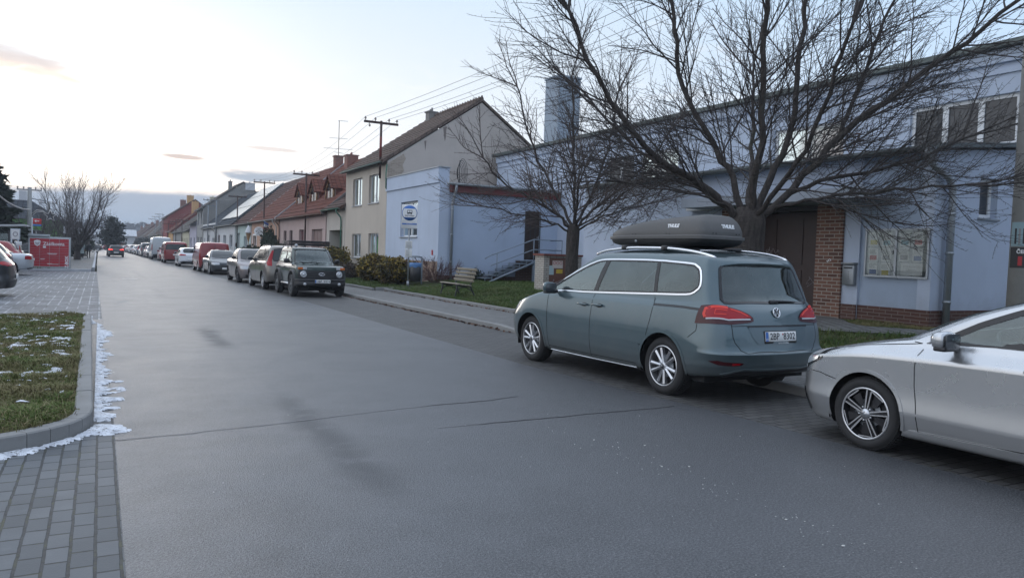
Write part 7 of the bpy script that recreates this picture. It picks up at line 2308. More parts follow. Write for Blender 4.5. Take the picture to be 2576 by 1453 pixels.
def mat_bark(name, c1, c2, lent=.6):
 t = NT(name); x, y, z = t.xyz()
 v = t.comb(t.math('MULTIPLY', x, 2.0), t.math('MULTIPLY', y, 2.0), t.math('MULTIPLY', z, 9.0))
 v2 = t.comb(t.math('MULTIPLY', x, 9.0), t.math('MULTIPLY', y, 9.0), t.math('MULTIPLY', z, 2.0))
 n1, n2 = t.noise(3.5, 5, .7, v), t.noise(2.2, 5, .65, v2)
 col = t.mix(t.step(n2, .35, .65), c1, c2)
 col = t.mix(t.math('MULTIPLY', t.step(n1, .58, .72), lent), col, (.16, .145, .13))
 col = t.mix(t.math('MULTIPLY', t.step(t.noise(1.7, 4), .55, .75), .3), col, (.07, .085, .055))
 t.bump(t.math('ADD', n1, n2), .9, .03)
 t.out(col, .85, 0, .25)
 return t.m
M_bark = mat_bark("bark_cherry", (.040, .035, .033), (.075, .065, .060))
M_twig = plain("twig_dark", (.050, .043, .041), .8, var=.35, nscale=3)
M_twig2 = plain("twig_brown", (.090, .070, .063), .8, var=.35, nscale=3)
def grow(T, rg, p, d, L, r, lev, cfg, out):
 """one branch with its side branches; T: tube collectors per level"""
 n = cfg['seg'][lev]
 P = [np.array(p)]; d = np.array(d, float); d /= np.linalg.norm(d)
 st = L / n; wob = cfg['wob'][lev]
 for i in range(n):
  d = d + rg.normal(0, wob, 3) + np.array([0, 0, cfg['up'][lev]])
  d /= np.linalg.norm(d); P.append(P[-1] + d * st)
 T[min(lev, 1)].add(P, r, max(r * cfg['tap'][lev], cfg['rmin']), cfg['k'][lev])
 children(T, rg, P, L, r, lev, cfg, out)
def children(T, rg, P, L, r, lev, cfg, out, t0=None):
 if lev + 1 >= len(cfg['seg']): return
 N = cfg['num'][lev]; N = max(1, int(N * (L / cfg['ref'][lev]) + rg.random()))
 m = len(P) - 1
 for c in range(N):
  t = (t0 if t0 is not None else cfg['t0'][lev]) + (1 - (t0 if t0 is not None else cfg['t0'][lev])) * (c + rg.random()) / N
  f = min(t * m, m - 1e-3); i = int(f); p = P[i] + (P[i + 1] - P[i]) * (f - i)
  tg = P[i + 1] - P[i]; tg = tg / np.linalg.norm(tg)
  a = rg.normal(0, 1, 3); a -= tg * a.dot(tg); a /= np.linalg.norm(a)
  o = p - out; o[2] *= .3; o /= np.linalg.norm(o) + 1e-6
  a = a + o * cfg['outw'] + np.array([0, 0, cfg['side_up'][lev]]); a -= tg * a.dot(tg) * .6; a /= np.linalg.norm(a)
  an = math.radians(rg.uniform(*cfg['ang'][lev]))
  d = tg * math.cos(an) + a * math.sin(an)
  ln = cfg['len'][lev + 1] * rg.uniform(.55, 1.25) * (1.05 - .45 * t)
  rr = max(cfg['rmin'], min(r * (1 - .6 * t) * .6, cfg['r'][lev + 1]))
  grow(T, rg, p, d, ln, rr, lev + 1, cfg, out)
CHERRY = dict(seg=[6, 7, 6, 2], wob=[.05, .09, .08, .25], up=[.02, .03, .012, .0], tap=[.4, .3, .45, .6], k=[8, 5, 3, 3], num=[13, 13, 11], ref=[3.0, 1.6, .9], t0=[.18, .15, .12],
    ang=[(32, 62), (28, 60), (35, 75)], len=[3, 2.0, .95, .06], r=[.1, .0165, .0062, .0042], rmin=.0026, lk=.56, outw=.7, side_up=[.1, .25, .1])
def bare_tree(name, label, cat, base, trunk, limbs, seed, cfg, group=None, m_trunk=None, m_twig=None, low=None, grow_t0=.2, mainname="crown"):
 """trunk: list of (dR, dA, z, radius); limbs: list of ([(dR, dA, z), ...], r0, r1)"""
 rg = np.random.default_rng(seed)
 root = empty(name, base, 0, label, cat, group)
 B = Vector(base)
 loc = lambda q: np.array(CR * q[0] + CA * q[1] + Vector((0, 0, q[2] - B.z)))
 tb = MB()
 pts = [loc(q) for q in trunk]
 ex = pchip(np.array([list(p) + [q[3]] for p, q in zip(pts, trunk)]), 5)
 nn = 18; vs_, fs = [], []
 for i, p in enumerate(ex):
  for k in range(nn):
   th = 2 * math.pi * k / nn
   rr = p[3] * (1 + .10 * mnoise.noise(Vector((math.cos(th) * 1.6, math.sin(th) * 1.6, p[2] * 1.8 + seed))) + .04 * math.sin(th * 5 + p[2]))
   vs_.append((p[0] + rr * math.cos(th), p[1] + rr * math.sin(th), p[2]))
 for i in range(len(ex) - 1):
  for k in range(nn): fs.append((i * nn + k, i * nn + (k + 1) % nn, (i + 1) * nn + (k + 1) % nn, (i + 1) * nn + k))
 fs.append(tuple(range((len(ex) - 1) * nn, len(ex) * nn)))
 tb.add(vs_, fs, 0, True); tb.build("trunk", m_trunk or M_bark, root)
 TL, TT = Tubes(), Tubes(); T = [TL, TT]
 top = np.array(pts[-1])
 for (q, r0, r1) in limbs:
  P = [loc(a) for a in q]
  P = pchip(np.array(P), 4); P[1:] += rg.normal(0, .022, (len(P) - 1, 3)); P = list(P)
  r0 *= cfg.get('lk', 1); TL.add(P, r0, r1, 9)
  L = sum(np.linalg.norm(P[i + 1] - P[i]) for i in range(len(P) - 1))
  children(T, rg, P, L, r0, 0, cfg, top, grow_t0)
  for _ in range(3):
   d = P[-1] - P[-3]; d /= np.linalg.norm(d); d += rg.normal(0, .28, 3); grow(T, rg, P[-1], d, cfg['len'][1] * 1.0, max(r1, .012), 1, cfg, top)
 cr_ = TL.build(mainname, m_trunk or M_bark, root)
 TT.build("twigs", m_twig or M_twig, cr_)
 return root
bare_tree("bare_tree", "big bare tree behind the teal people carrier, its crown spreading over the hall", "tree", (9.95, 9.70, .17),
 [(0, 0, .1, .40), (.02, 0, .5, .31), (0, 0, 1.2, .275), (.0, 0, 1.9, .27), (-.01, 0, 2.30, .29), (0, 0, 2.55, .20)],
 [([(-.10, 0, 2.25), (-.48, -.05, 2.62), (-1.0, -.2, 2.98), (-1.58, -.35, 3.22), (-2.25, -.5, 3.78), (-2.85, -.6, 4.6), (-3.3, -.7, 5.6)], .135, .03),
  ([(-.06, .1, 2.4), (-.28, .2, 3.1), (-.62, .4, 3.75), (-1.12, .6, 4.75), (-1.3, .7, 5.8), (-1.45, .8, 6.8)], .11, .03),
  ([(-.02, -.1, 2.4), (.0, -.35, 3.2), (.0, -.5, 4.1), (-.06, -.6, 5.1), (-.06, -.7, 6.3), (.05, -.8, 7.3)], .12, .03),
  ([(.1, .05, 2.4), (.38, .15, 3.1), (.78, .3, 4.0), (.88, .4, 5.2), (1.0, .45, 6.4), (1.05, .5, 7.2)], .12, .03),
  ([(.12, -.05, 2.35), (.70, -.2, 2.86), (1.35, -.45, 3.78), (2.2, -.6, 4.55), (3.2, -.75, 5.3), (4.2, -.8, 6.2)], .125, .028),
  ([(.60, -.1, 2.78), (1.5, .2, 3.12), (2.8, .3, 3.45), (3.9, .35, 3.95)], .075, .018),
  ([(.4, -.12, 2.55), (1.0, -.5, 2.72), (2.1, -.8, 2.85), (3.2, -1.0, 2.98)], .06, .016),
  ([(.05, .2, 2.4), (.25, .9, 3.1), (.5, 1.6, 4.1), (.6, 2.2, 5.4)], .10, .026),
  ([(-.1, .2, 2.4), (-.8, .9, 3.0), (-1.7, 1.7, 3.7), (-2.5, 2.2, 4.6)], .09, .024),
  ([(.05, -.2, 2.4), (.3, -1.0, 3.0), (.5, -1.7, 3.9), (.7, -2.1, 5.1)], .085, .024),
  ([(-.35, -.05, 2.52), (-1.0, -.5, 2.68), (-1.8, -.9, 2.72), (-2.4, -1.1, 2.8)], .035, .010),
  ([(1.35, -.4, 3.78), (1.7, -.2, 4.6), (2.1, 0, 5.6), (2.6, .1, 6.6)], .07, .02)],
 11, dict(CHERRY, num=[15, 18, 10]))
bare_tree("bare_tree", "smaller bare tree on the lawn between the bench and the teal people carrier", "tree", (11.6, 17.8, .3),
 [(0, 0, .2, .24), (0, 0, .8, .19), (-.02, 0, 1.5, .175), (-.01, 0, 2.2, .18), (0, 0, 2.5, .15)],
 [([(0, 0, 2.3), (-.45, -.1, 2.75), (-1.1, -.2, 3.1), (-1.9, -.3, 3.5), (-2.6, -.4, 4.2)], .08, .02),
  ([(0, 0, 2.4), (-.4, .2, 3.1), (-.9, .4, 4.0), (-1.4, .5, 5.2), (-1.7, .6, 6.4)], .08, .02),
  ([(0, 0, 2.4), (-.05, -.3, 3.2), (-.1, -.4, 4.3), (-.2, -.5, 5.6), (-.2, -.5, 6.8)], .08, .02),
  ([(0, 0, 2.4), (.35, .1, 3.1), (.75, .2, 4.1), (1.0, .3, 5.3), (1.1, .3, 6.3)], .08, .02),
  ([(0, 0, 2.35), (.5, -.1, 2.9), (1.2, -.3, 3.5), (1.9, -.4, 4.2), (2.4, -.5, 5.0)], .075, .02),
  ([(0, 0, 2.3), (.5, .2, 2.6), (1.3, .3, 2.95), (2.2, .4, 3.2)], .055, .015),
  ([(0, 0, 2.25), (-.6, -.2, 2.5), (-1.5, -.3, 2.72), (-2.5, -.3, 2.9)], .055, .015),
  ([(0, 0, 2.4), (.1, .8, 3.1), (.2, 1.5, 4.2)], .06, .018), ([(0, 0, 2.4), (.0, -.8, 3.0), (.1, -1.6, 3.9)], .06, .018),
  ([(0, 0, 2.35), (-.5, .8, 2.9), (-1.2, 1.5, 3.6)], .05, .016), ([(0, 0, 2.35), (.6, -.8, 2.8), (1.3, -1.4, 3.4)], .05, .016)],
 23, dict(CHERRY, num=[13, 14, 8], len=[3, 1.5, .75, .06], rmin=.0034, r=[.1, .024, .0085, .006], outw=.7), m_twig=M_twig2)
BUSHY = dict(seg=[6, 6, 4], wob=[.06, .1, .12], up=[.06, .07, .04], tap=[.4, .35, .5], k=[6, 4, 3], num=[12, 11], ref=[3.0, 1.6], t0=[.1, .15], ang=[(22, 48), (22, 55)], len=[3, 2.0, .95], r=[.1, .018, .010], rmin=.007, outw=.4, side_up=[.3, .3])
bt = []
rg_ = np.random.default_rng(5)
for i in range(11):
 a = i * 2.4; s_ = .6 + rg_.random() * 1.5
 bt.append(([(0, 0, .4), (math.cos(a) * s_ * .4, math.sin(a) * s_ * .4, 1.6), (math.cos(a) * s_, math.sin(a) * s_, 3.0), (math.cos(a) * s_ * 1.5, math.sin(a) * s_ * 1.4, 4.6 + rg_.random() * 1.3)], .09, .02))
bare_tree("bare_tree", "wide many-stemmed bare tree beyond the red parcel lockers on the left", "tree", (-1.75, 76, GZ(76)), [(0, 0, -.2, .3), (0, 0, .3, .26), (0, 0, .9, .2)], bt, 31, BUSHY, m_twig=plain("twig_hazed", (.095, .085, .085), .85, var=.3))  # twig colour lightened to paint in the haze
bt2 = [([(q[0] * .55, q[1], q[2] * .45) for q in l[0]], l[1] * .8, l[2]) for l in bt[:8]]
bare_tree("bare_tree", "lower bare shrub-like tree left of the wide many-stemmed one", "tree", (-3.6, 72, GZ(70)), [(0, 0, -.2, .2), (0, 0, .3, .18), (0, 0, .7, .15)], bt2, 37, BUSHY, m_twig=MATS["twig_hazed"])
# ---- leaf masses
def mat_leaf(name, c1, c2, c3, s=1.3):
 t = NT(name)
 g = t.N.new("ShaderNodeNewGeometry")
 col = t.mix(t.step(t.noise(s, 3), .35, .65), c1, c2)
 col = t.mix(t.step(g.outputs["Random Per Island"], .55, .95), col, c3)
 t.out(col, .7, 0, .25)
 return t.m
def leaves(name, blobs, n, size, m, parent, seed, up=.0, shell=.35, aspect=1.6, rag=.35):
 """small leaf faces through the volume of a few lumps (centre, radii)"""
 rg = np.random.default_rng(seed)
 vol = np.array([b[1][0] * b[1][1] * b[1][2] for b in blobs]); cnt = (n * vol / vol.sum()).astype(int)
 C = []
 for (c, r), k in zip(blobs, cnt):
  d = rg.normal(0, 1, (k, 3)); d /= np.linalg.norm(d, axis=1, keepdims=True)
  rad = rg.random(k) ** shell
  lump_ = np.array([1 + rag * (mnoise.noise(Vector((a[0] * 2.3 + seed, a[1] * 2.3, a[2] * 2.3))) + .6 * mnoise.noise(Vector((a[0] * 6, a[1] * 6 + seed, a[2] * 6)))) for a in d])
  C.append(np.array(c) + d * (rad * lump_)[:, None] * np.array(r))
 C = np.concatenate(C); k = len(C)
 u = rg.normal(0, 1, (k, 3)); u[:, 2] += up; u /= np.linalg.norm(u, axis=1, keepdims=True)
 w = rg.normal(0, 1, (k, 3)); w -= u * (u * w).sum(1, keepdims=True); w /= np.linalg.norm(w, axis=1, keepdims=True)
 s_ = size * rg.uniform(.6, 1.4, (k, 1))
 V = np.stack([C - u * s_ * aspect / 2, C + w * s_ / 2, C + u * s_ * aspect / 2, C - w * s_ / 2], 1).reshape(-1, 3)
 me = bpy.data.meshes.new(name); i = np.arange(k)[:, None] * 4
 me.from_pydata(V.tolist(), [], np.concatenate([i, i + 1, i + 2, i + 3], 1).tolist()); me.materials.append(m)
 return add_mesh(name, me, parent)
L_gold = mat_leaf("leaf_golden", (.16, .115, .025), (.075, .075, .020), (.27, .19, .035))
L_goldd = mat_leaf("leaf_bronze", (.060, .050, .022), (.035, .035, .018), (.11, .075, .03))
L_dark = mat_leaf("leaf_dark_shrub", (.050, .038, .030), (.032, .030, .020), (.075, .050, .035))
L_jun = mat_leaf("leaf_juniper", (.020, .034, .018), (.014, .024, .015), (.035, .05, .025))
L_con = mat_leaf("leaf_spruce", (.018, .030, .020), (.012, .020, .015), (.03, .042, .027))
L_hazed = mat_leaf("leaf_hazed", (.048, .056, .052), (.036, .044, .044), (.062, .068, .060))  # lightened: distance haze is put into the leaf colour
def shrub(name, label, base, blobs, n, size, m, seed, cat="shrub", group=None, stems=7, m2=None, **k):
 root = empty(name, base, 0, label, cat, group)
 leaves("foliage", blobs, n, size, m, root, seed, **k)
 if m2: leaves("new_shoots", [((c[0], c[1], c[2] + r[2] * .12), (r[0] * 1.02, r[1] * 1.02, r[2] * .98)) for c, r in blobs], n // 2, size * .9, m2, root, seed + 50, shell=.12, up=.5)
 T = Tubes(); rg = np.random.default_rng(seed)
 for i in range(stems):
  c, r = blobs[i % len(blobs)]
  e = np.array(c) + rg.normal(0, .35, 3) * np.array(r) + [0, 0, r[2] * .5]
  T.add([np.array([c[0] * .5, c[1] * .5, -.1]), np.array([c[0] * .7, c[1] * .7, c[2] * .6]), e], .025, .006, 4)
 T.build("stems", M_twig, root)
 return root
GB = "shrubs in the planting bed"
shrub("shrub", "round golden shrub nearest the bus stop sign", (10.9, 30.4, .2), [((0, 0, .55), (.78, .95, .55)), ((-.1, -.2, .62), (.6, .6, .45))], 5200, .075, L_goldd, 1, group=GB, m2=L_gold)
shrub("shrub", "golden shrub second from the bus stop sign, slightly taller", (11.0, 33.3, .2), [((0, 0, .58), (.78, 1.05, .60)), ((.0, .2, .7), (.6, .6, .5))], 5200, .075, L_goldd, 2, group=GB, m2=L_gold)
shrub("shrub", "low dark leafless-looking shrub left of the two golden shrubs", (10.9, 37.4, .18), [((0, 0, .36), (.8, 1.7, .40))], 4200, .06, L_dark, 3, group=GB, m2=None)
shrub("shrub", "golden shrub behind the dark green off-roader", (11.5, 42.0, .18), [((0, 0, .75), (.8, 1.7, .80)), ((.1, -.6, .6), (.6, .9, .6))], 4800, .08, L_goldd, 4, group=GB, m2=L_gold)
shrub("conifer", "dark columnar conifer in front of the peach house", (11.3, 59.6, GZ(59)), [((0, 0, 1.5), (.62, 1.35, 1.55))], 6500, .085, L_jun, 5, "conifer", "conifers in the planting bed", up=1.5)
shrub("conifer", "broad dark juniper right of the columnar conifer", (10.9, 55.2, GZ(55)), [((0, 0, .95), (.9, 2.1, 1.1)), ((0, .8, 1.3), (.7, 1.0, .9))], 7000, .09, L_jun, 6, "conifer", "conifers in the planting bed", up=.8)
shrub("conifer", "spreading dark juniper left of the columnar conifer", (10.9, 66.0, GZ(66)), [((0, 0, .7), (.9, 3.2, .95)), ((0, -1.6, 1.1), (.7, 1.2, .8))], 7000, .10, L_jun, 7, "conifer", "conifers in the planting bed", up=.6)
for i, (y, r, h, lb) in enumerate([(150, 5, 2.6, "dark shrub mass beside the row of cars before the tall pale grey van"), (172, 7, 3.2, "dark shrub mass in front of the tall red house"), (200, 9, 3.4, "dark shrub mass beyond the tall red house"), (236, 12, 3.6, "farthest dark shrub mass along the right side of the street")]):
 shrub("shrub", lb, (9.6, y, GZ(y)), [((0, 0, h * .45), (1.3, r, h * .55))], 3500, .28, L_hazed, 60 + i, group="dark shrubs far along the street")
# reddish bare bush by the annex
bb = []
for i in range(16):
 a = i * 2.4; s_ = .25 + (i % 5) * .12
 bb.append(([(0, 0, .25), (math.cos(a) * s_ * .6, math.sin(a) * s_ * .6, .55), (math.cos(a) * s_ * 1.4, math.sin(a) * s_ * 1.4, .85 + .3 * ((i * 7) % 5) / 5)], .012, .004))
bare_tree("shrub", "reddish bare shrub at the corner of the blue annex", "shrub", (12.35, 29.4, .2), [(0, 0, .1, .05), (0, 0, .3, .04)], bb, 41,
   dict(CHERRY, seg=[4, 4, 3], num=[12, 7], ref=[.9, .5], len=[1, .42, .2], rmin=.0035, r=[.02, .007, .004], outw=.8), m_trunk=plain("twig_red", (.085, .038, .036), .8, var=.3), m_twig=plain("twig_red", (.085, .038, .036), .8), mainname="stems", group=GB)
# ivy at the stair foot
shrub("ivy", "small dark creeper at the foot of the steel stairs", (14.7, 30.45, .3), [((0, 0, .3), (.45, .15, .35))], 420, .07, L_jun, 77, "creeper", stems=3)
def spruce(label, base, h, rad, seed, name="conifer", m=L_con, dens=1.0, flat=.25):
 root = empty(name, base, 0, label, "conifer")
 T = Tubes(); T.add([np.array([0, 0, -.2]), np.array([0, 0, h * .5]), np.array([0, 0, h])], rad * .09, .02, 8)
 tr = T.build("trunk", M_bark, root)
 rg = np.random.default_rng(seed); B = Tubes(); C = []; U = []
 z = h * .1
 while z < h * .98:
  t = z / h
  R_ = rad * (1 - t) ** .8 + .1
  for k in range(int(9)):
   a = rg.uniform(0, 2 * math.pi); L = R_ * rg.uniform(.7, 1.15)
   d = np.array([math.cos(a), math.sin(a), .25 - .5 * (1 - t)])
   P = [np.array([0, 0, z]) + d * L * s_ + np.array([0, 0, -.10 * L * s_ * s_ + .16 * L * max(0, s_ - .7)]) for s_ in (0, .35, .7, 1)]
   B.add(P, .03 * (1 - t) + .01, .006, 3)
   for q in range(int(26 * L * dens)):
    s_ = rg.uniform(.15, 1.0); i = min(2, int(s_ * 3)); p = P[i] + (P[i + 1] - P[i]) * (s_ * 3 - i)
    sd = np.array([-d[1], d[0], 0]) * rg.normal(0, .22) * L * (1.1 - s_) * 1.2
    C.append(p + sd + [0, 0, -abs(rg.normal(0, .07))]); u = d * .8 + sd * 1.5 + rg.normal(0, .35, 3); U.append(u / np.linalg.norm(u))
  z += h * .035
 B.build("branches", M_twig, root)
 C, U = np.array(C), np.array(U); k = len(C)
 w = rg.normal(0, 1, (k, 3)); w -= U * (U * w).sum(1, keepdims=True); w /= np.linalg.norm(w, axis=1, keepdims=True)
 s_ = rad * .16 * rg.uniform(.6, 1.3, (k, 1))
 V = np.stack([C - U * s_, C + w * s_ * .35, C + U * s_, C - w * s_ * .35], 1).reshape(-1, 3)
 me = bpy.data.meshes.new("needles"); i = np.arange(k)[:, None] * 4
 me.from_pydata(V.tolist(), [], np.concatenate([i, i + 1, i + 2, i + 3], 1).tolist()); me.materials.append(m)
 add_mesh("needles", me, root)
 return root
spruce("dark spruce at the left edge behind the bus shelter", (-7.2, 62, GZ(62)), 8.4, 3.2, 3)
spruce("dark low spruce behind the info board on the left", (-6.2, 56, GZ(56)), 3.4, 1.8, 4)
def round_tree(label, base, blobs, n, size, m, seed, th=.25, cat="tree", name="leafy_tree"):
 root = empty(name, base, 0, label, cat)
 leaves("crown", blobs, n, size, m, root, seed, rag=.75, shell=.55)
 T = Tubes(); T.add([np.array([0, 0, -.3]), np.array([.05, 0, blobs[0][0][2]]), np.array(blobs[0][0]) + [0, 0, blobs[0][1][2] * .5]], th, th * .3, 7)
 for c, r in blobs: T.add([np.array([0, 0, blobs[0][0][2] * .5]), np.array(c)], th * .5, .03, 5)
 T.build("trunk", M_bark, root)
 return root
round_tree("dark dense pine standing beyond the left pavement, against the cloud bank", (1.0, 118, GZ(118)), [((.6, 0, 4.0), (1.15, 1.2, 1.0)), ((.2, .2, 3.0), (1.3, 1.3, .9)), ((.4, 0, 1.9), (1.3, 1.3, 1.0)), ((1.3, 0, 3.2), (.8, .9, .6)), ((.3, 0, 4.9), (.7, .7, .6)), ((-.6, 0, 2.6), (.8, .8, .35)), ((1.7, 0, 2.3), (.7, .7, .3)), ((1.4, 0, 4.3), (.6, .6, .3))], 5200, .17, L_hazed, 8)
round_tree("dark evergreen shrub tree just behind the two walkers", (-1.9, 92, GZ(92)), [((0, 0, 1.4), (1.3, 1.3, 1.3)), ((-.8, 0, 1.2), (1.2, 1, 1.0))], 5000, .15, L_jun, 9)
# far wood on the rising ground behind the street
fw_ = []
rgw = np.random.default_rng(12)
for i in range(70):
 x = -140 + i * 6.5 + rgw.normal(0, 2); fw_.append(((x, rgw.normal(0, 10), 6 + 4 * mnoise.noise(Vector((x * .01, 0, 0))) + rgw.random() * 5), (6, 6, 6 + rgw.random() * 4)))
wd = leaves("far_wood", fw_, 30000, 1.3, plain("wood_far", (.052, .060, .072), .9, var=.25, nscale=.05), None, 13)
wd.location = (60, 620, 2); tag(wd, kind="stuff")
hb = MB(); n = 60; vs_ = []
for j in range(2):
 for i in range(n + 1):
  x = -700 + 1400 * i / n; vs_.append((x, 600 + 260 * j, -3 + (13 + 6 * mnoise.noise(Vector((x * .004, 2, 0)))) * j))
hb.add(vs_, [(i, i + 1, n + 2 + i, n + 1 + i) for i in range(n)], 0, True); tag(hb.build("hills", M_field, fix=False), kind='structure')
# ---------------------------------------------------------------- street furniture and small things
LIGHTP = plain("paper_white", (.62, .63, .62), .7, var=.06)
GS = 7.0
def lawn_z(x, y): return LAWN_Z(x, y)
# --- notice board
nb = empty("notice_board", (14.95, 10.29, 1.38), 0, "framed notice board full of paper sheets on the blue entrance wall", "notice board")
NP = Plane((0, 0, 0), (0, 1, 0), (-1, 0, 0))
mb = MB(); pbox(mb, NP, -.74, .74, 0, 1.05, .0, .05); mb.build("backing", plain("board_grey", (.40, .42, .43), .6, var=.06), nb)
mb = MB()
for u in (-.74, .70): pbox(mb, NP, u, u + .04, 0, 1.05, .051, .085)
for z in (0, 1.01): pbox(mb, NP, -.70, .70, z, z + .04, .051, .085)
pbox(mb, NP, -.025, .025, .04, 1.01, .051, .088)
mb.build("frame", M_zinc, nb)
mb = MB(); pbox(mb, NP, .035, .055, .5, .58, .088, .10); mb.build("latch", M_black, nb)
rp_ = random.Random(4)
cols_ = [plain("print_yellow", (.50, .42, .10), .7), plain("print_cyan", (.20, .36, .42), .7), plain("print_red", (.40, .06, .06), .7), plain("print_grey", (.25, .25, .26), .7), plain("print_blue", (.12, .17, .33), .7)]
k = 0
for half in (0, 1):
 for r in range(3):
  for c in range(2):
   if half == 1 and r == 0 and c in (0, 1): pass
   # u runs away from the viewer: left half of the photo is +u
   u1 = (.66 if half == 0 else -.06) - c * .30 - rp_.uniform(0, .02); z1 = .97 - r * .32 - rp_.uniform(0, .02)
   if half == 1 and r == 2:
    if c: continue
    w_, h_ = .48, .26; u1 = -.12
   else: w_, h_ = .225, .29
   p = MB(); pbox(p, NP, u1 - w_, u1, z1 - h_, z1, .0505, .0535); po = p.build("paper_sheet", LIGHTP, nb)
   q = MB(); q2 = MB()
   for i in range(5):
    zz = z1 - .03 - i * .022; pbox(q, NP, u1 - w_ + .02 + rp_.uniform(0, .06), u1 - .02, zz - .008, zz, .0536, .0545)
   pbox(q2, NP, u1 - w_ + .03, u1 - .03, z1 - h_ + .03, z1 - h_ + .13, .0536, .0548)
   if not (half == 1 and r == 2):
    q.build("print", M_txtk if k % 3 else cols_[3], po); q2.build("picture", cols_[k % 5], po)
   k += 1
big = [o for o in nb.children if o.name.startswith("paper_sheet")][-1]
text("notice_lettering", "ŠTĚPÁNSKOU", .062, cols_[3], big, frame_M(NP.p(-.36, .24, .055), (0, -1, 0), (0, 0, 1)), .0004)
text("notice_lettering", "ZÁBAVU", .062, cols_[3], big, frame_M(NP.p(-.36, .175, .055), (0, -1, 0), (0, 0, 1)), .0004)
pins = MB()
for z in (.985, .66, .34, .05):
 for i in range(6): pins.sphere(NP.p(-.62 + i * .25 + .03 * (i > 2), z, .056), .009, 6, 4)
pins.build("pin", M_black, nb)
g = MB(); pbox(g, NP, -.70, -.026, .041, 1.009, .072, .075); pbox(g, NP, .026, .70, .041, 1.009, .072, .075); g.build("glass", glass_see("board_glass", (.95, .96, .96), .3), nb)
# --- mailbox
m_ = empty("mail_box", (14.9, 11.37, 1.16), 0, "small grey metal mail box beside the notice board", "mail box")
mb = MB(); mb.rbox((-.055, 0, .24), (.11, .30, .46), .02, 3, 0, 'x'); mb.rbox((-.075, 0, .50), (.16, .33, .05), .015, 3, 0, 'y'); bx = mb.build("case", plain("mailbox_grey", (.24, .26, .28), .4, .4), m_)
mb = MB(); mb.box((-.113, 0, .40), (.006, .22, .03)); [mb.cyl((-.112, -.02, .16 + .05 * i), (-.108, -.02, .16 + .05 * i), .010, 8) for i in range(4)]; mb.build("slot", M_black, m_)
# --- wall lamp
l_ = empty("wall_lamp", (14.9, 15.95, 3.10 - .02), 0, "flat white box lamp on the entrance wall left of the canopy", "lamp")
mb = MB(); mb.rbox((-.13, .35, .0), (.24, .8, .12), .02, 3, 0, 'y'); mb.build("housing", M_white, l_)
mb = MB(); mb.box((-.13, .35, -.065), (.2, .74, .012)); mb.build("diffuser", M_lampclear, l_)
# --- steel stairs to the annex door
sr = empty("steel_stairs", (17.7, 30.1, .4), 0, "grey steel stairs with hand rails up to the side door of the annex", "stairs")
SX, SY = 17.7, 30.1
lc = lambda x, y, z: (x - SX, y - SY, z - .4)
mb = MB(); st0, st1 = (14.75, .45), (17.15, 1.40); n = 7
for i in range(n):
 x = st0[0] + (st1[0] - st0[0]) * i / n; z = st0[1] + (st1[1] - st0[1]) * (i + 1) / (n + 0) - .0
 mb.bb(lc(x, 29.65, z - .035), lc(x + .42, 30.62, z))
 o = mb
tr_ = mb.build("treads", M_steelp, sr)
mb = MB()
for y in (29.63, 30.64):
 a, b = lc(14.75, y, .30), lc(17.2, y, 1.30)
 mb.tube([(a[0], a[1], a[2] + .0), (b[0], b[1], b[2])], .05, 4)
 for i in range(n):
  x = st0[0] + (st1[0] - st0[0]) * i / n; z = st0[1] + (st1[1] - st0[1]) * (i + 1) / n
  mb.bb(lc(x + .02, y - .012, z - .30), lc(x + .05, y + .012, z - .03))
mb.build("stringer", M_steelp, sr)
mb = MB(); mb.bb(lc(17.15, 29.6, 1.28), lc(18.75, 30.70, 1.40)); mb.build("landing", M_steelp, sr)
for (x, y) in ((17.25, 29.68), (18.65, 29.68)):
 mb = MB(); mb.bb(lc(x - .05, y - .05, .2), lc(x + .05, y + .05, 1.28)); mb.build("post", M_steelp, sr)
mb = MB()
for dz in (.95, .50):
 mb.tube([lc(15.05, 29.63, .62 + dz), lc(17.2, 29.63, 1.40 + dz), lc(18.7, 29.63, 1.40 + dz), lc(18.7, 30.65, 1.40 + dz)], .024, 8)
mb.tube([lc(14.75, 29.63, 1.42), lc(15.05, 29.63, 1.57)], .024, 8)
for (x, z) in ((15.35, .75), (17.2, 1.40), (18.7, 1.40)): mb.tube([lc(x, 29.63, z - .2), lc(x, 29.63, z + (.95 if x > 16 else .93))], .024, 8)
mb.build("handrail", M_steelp, sr)
# --- brick cabinet with stickers and graffiti
cx_, cy_, cw = 14.2, 22.4, 1.55
cb = empty("meter_cabinet", (cx_, cy_, .35), 0, "white brick meter cabinet with brown doors, stickers and graffiti behind the smaller tree", "cabinet")
mb = MB()
mb.bb((-cw / 2, 0, -.2), (-cw / 2 + .22, .6, 1.27)); mb.bb((cw / 2 - .42, 0, -.2), (cw / 2, .6, 1.27)); mb.bb((-cw / 2 + .22, .08, -.2), (cw / 2 - .42, .6, 1.27)); mb.bb((-cw / 2 + .22, 0, -.2), (cw / 2 - .42, .08, .02))
mb.build("brickwork", bricks("brick_white", (.48, .45, .41), (.42, .39, .35), (.16, .13, .11), .26, .075, .009, dark=(.36, .33, .3), var=.3), cb)
mb = MB(); mb.bb((-cw / 2 - .06, -.07, 1.272), (cw / 2 + .06, .66, 1.34)); mb.build("cap", plain("cap_red_tile", (.17, .05, .035), .7), cb)
mb = MB(); mb.bb((-cw / 2 + .23, .03, .03), (.0, .06, 1.2)); mb.bb((.01, .03, .03), (cw / 2 - .43, .06, 1.2)); dr = mb.build("door", plain("cabinet_brown", (.15, .065, .045), .6, var=.2), cb)
mb = MB(); mb.box((-.20, .025, .98), (.42, .004, .26)); stk = mb.build("sticker", plain("sticker_cream", (.62, .55, .50), .6), dr)
mb = MB()
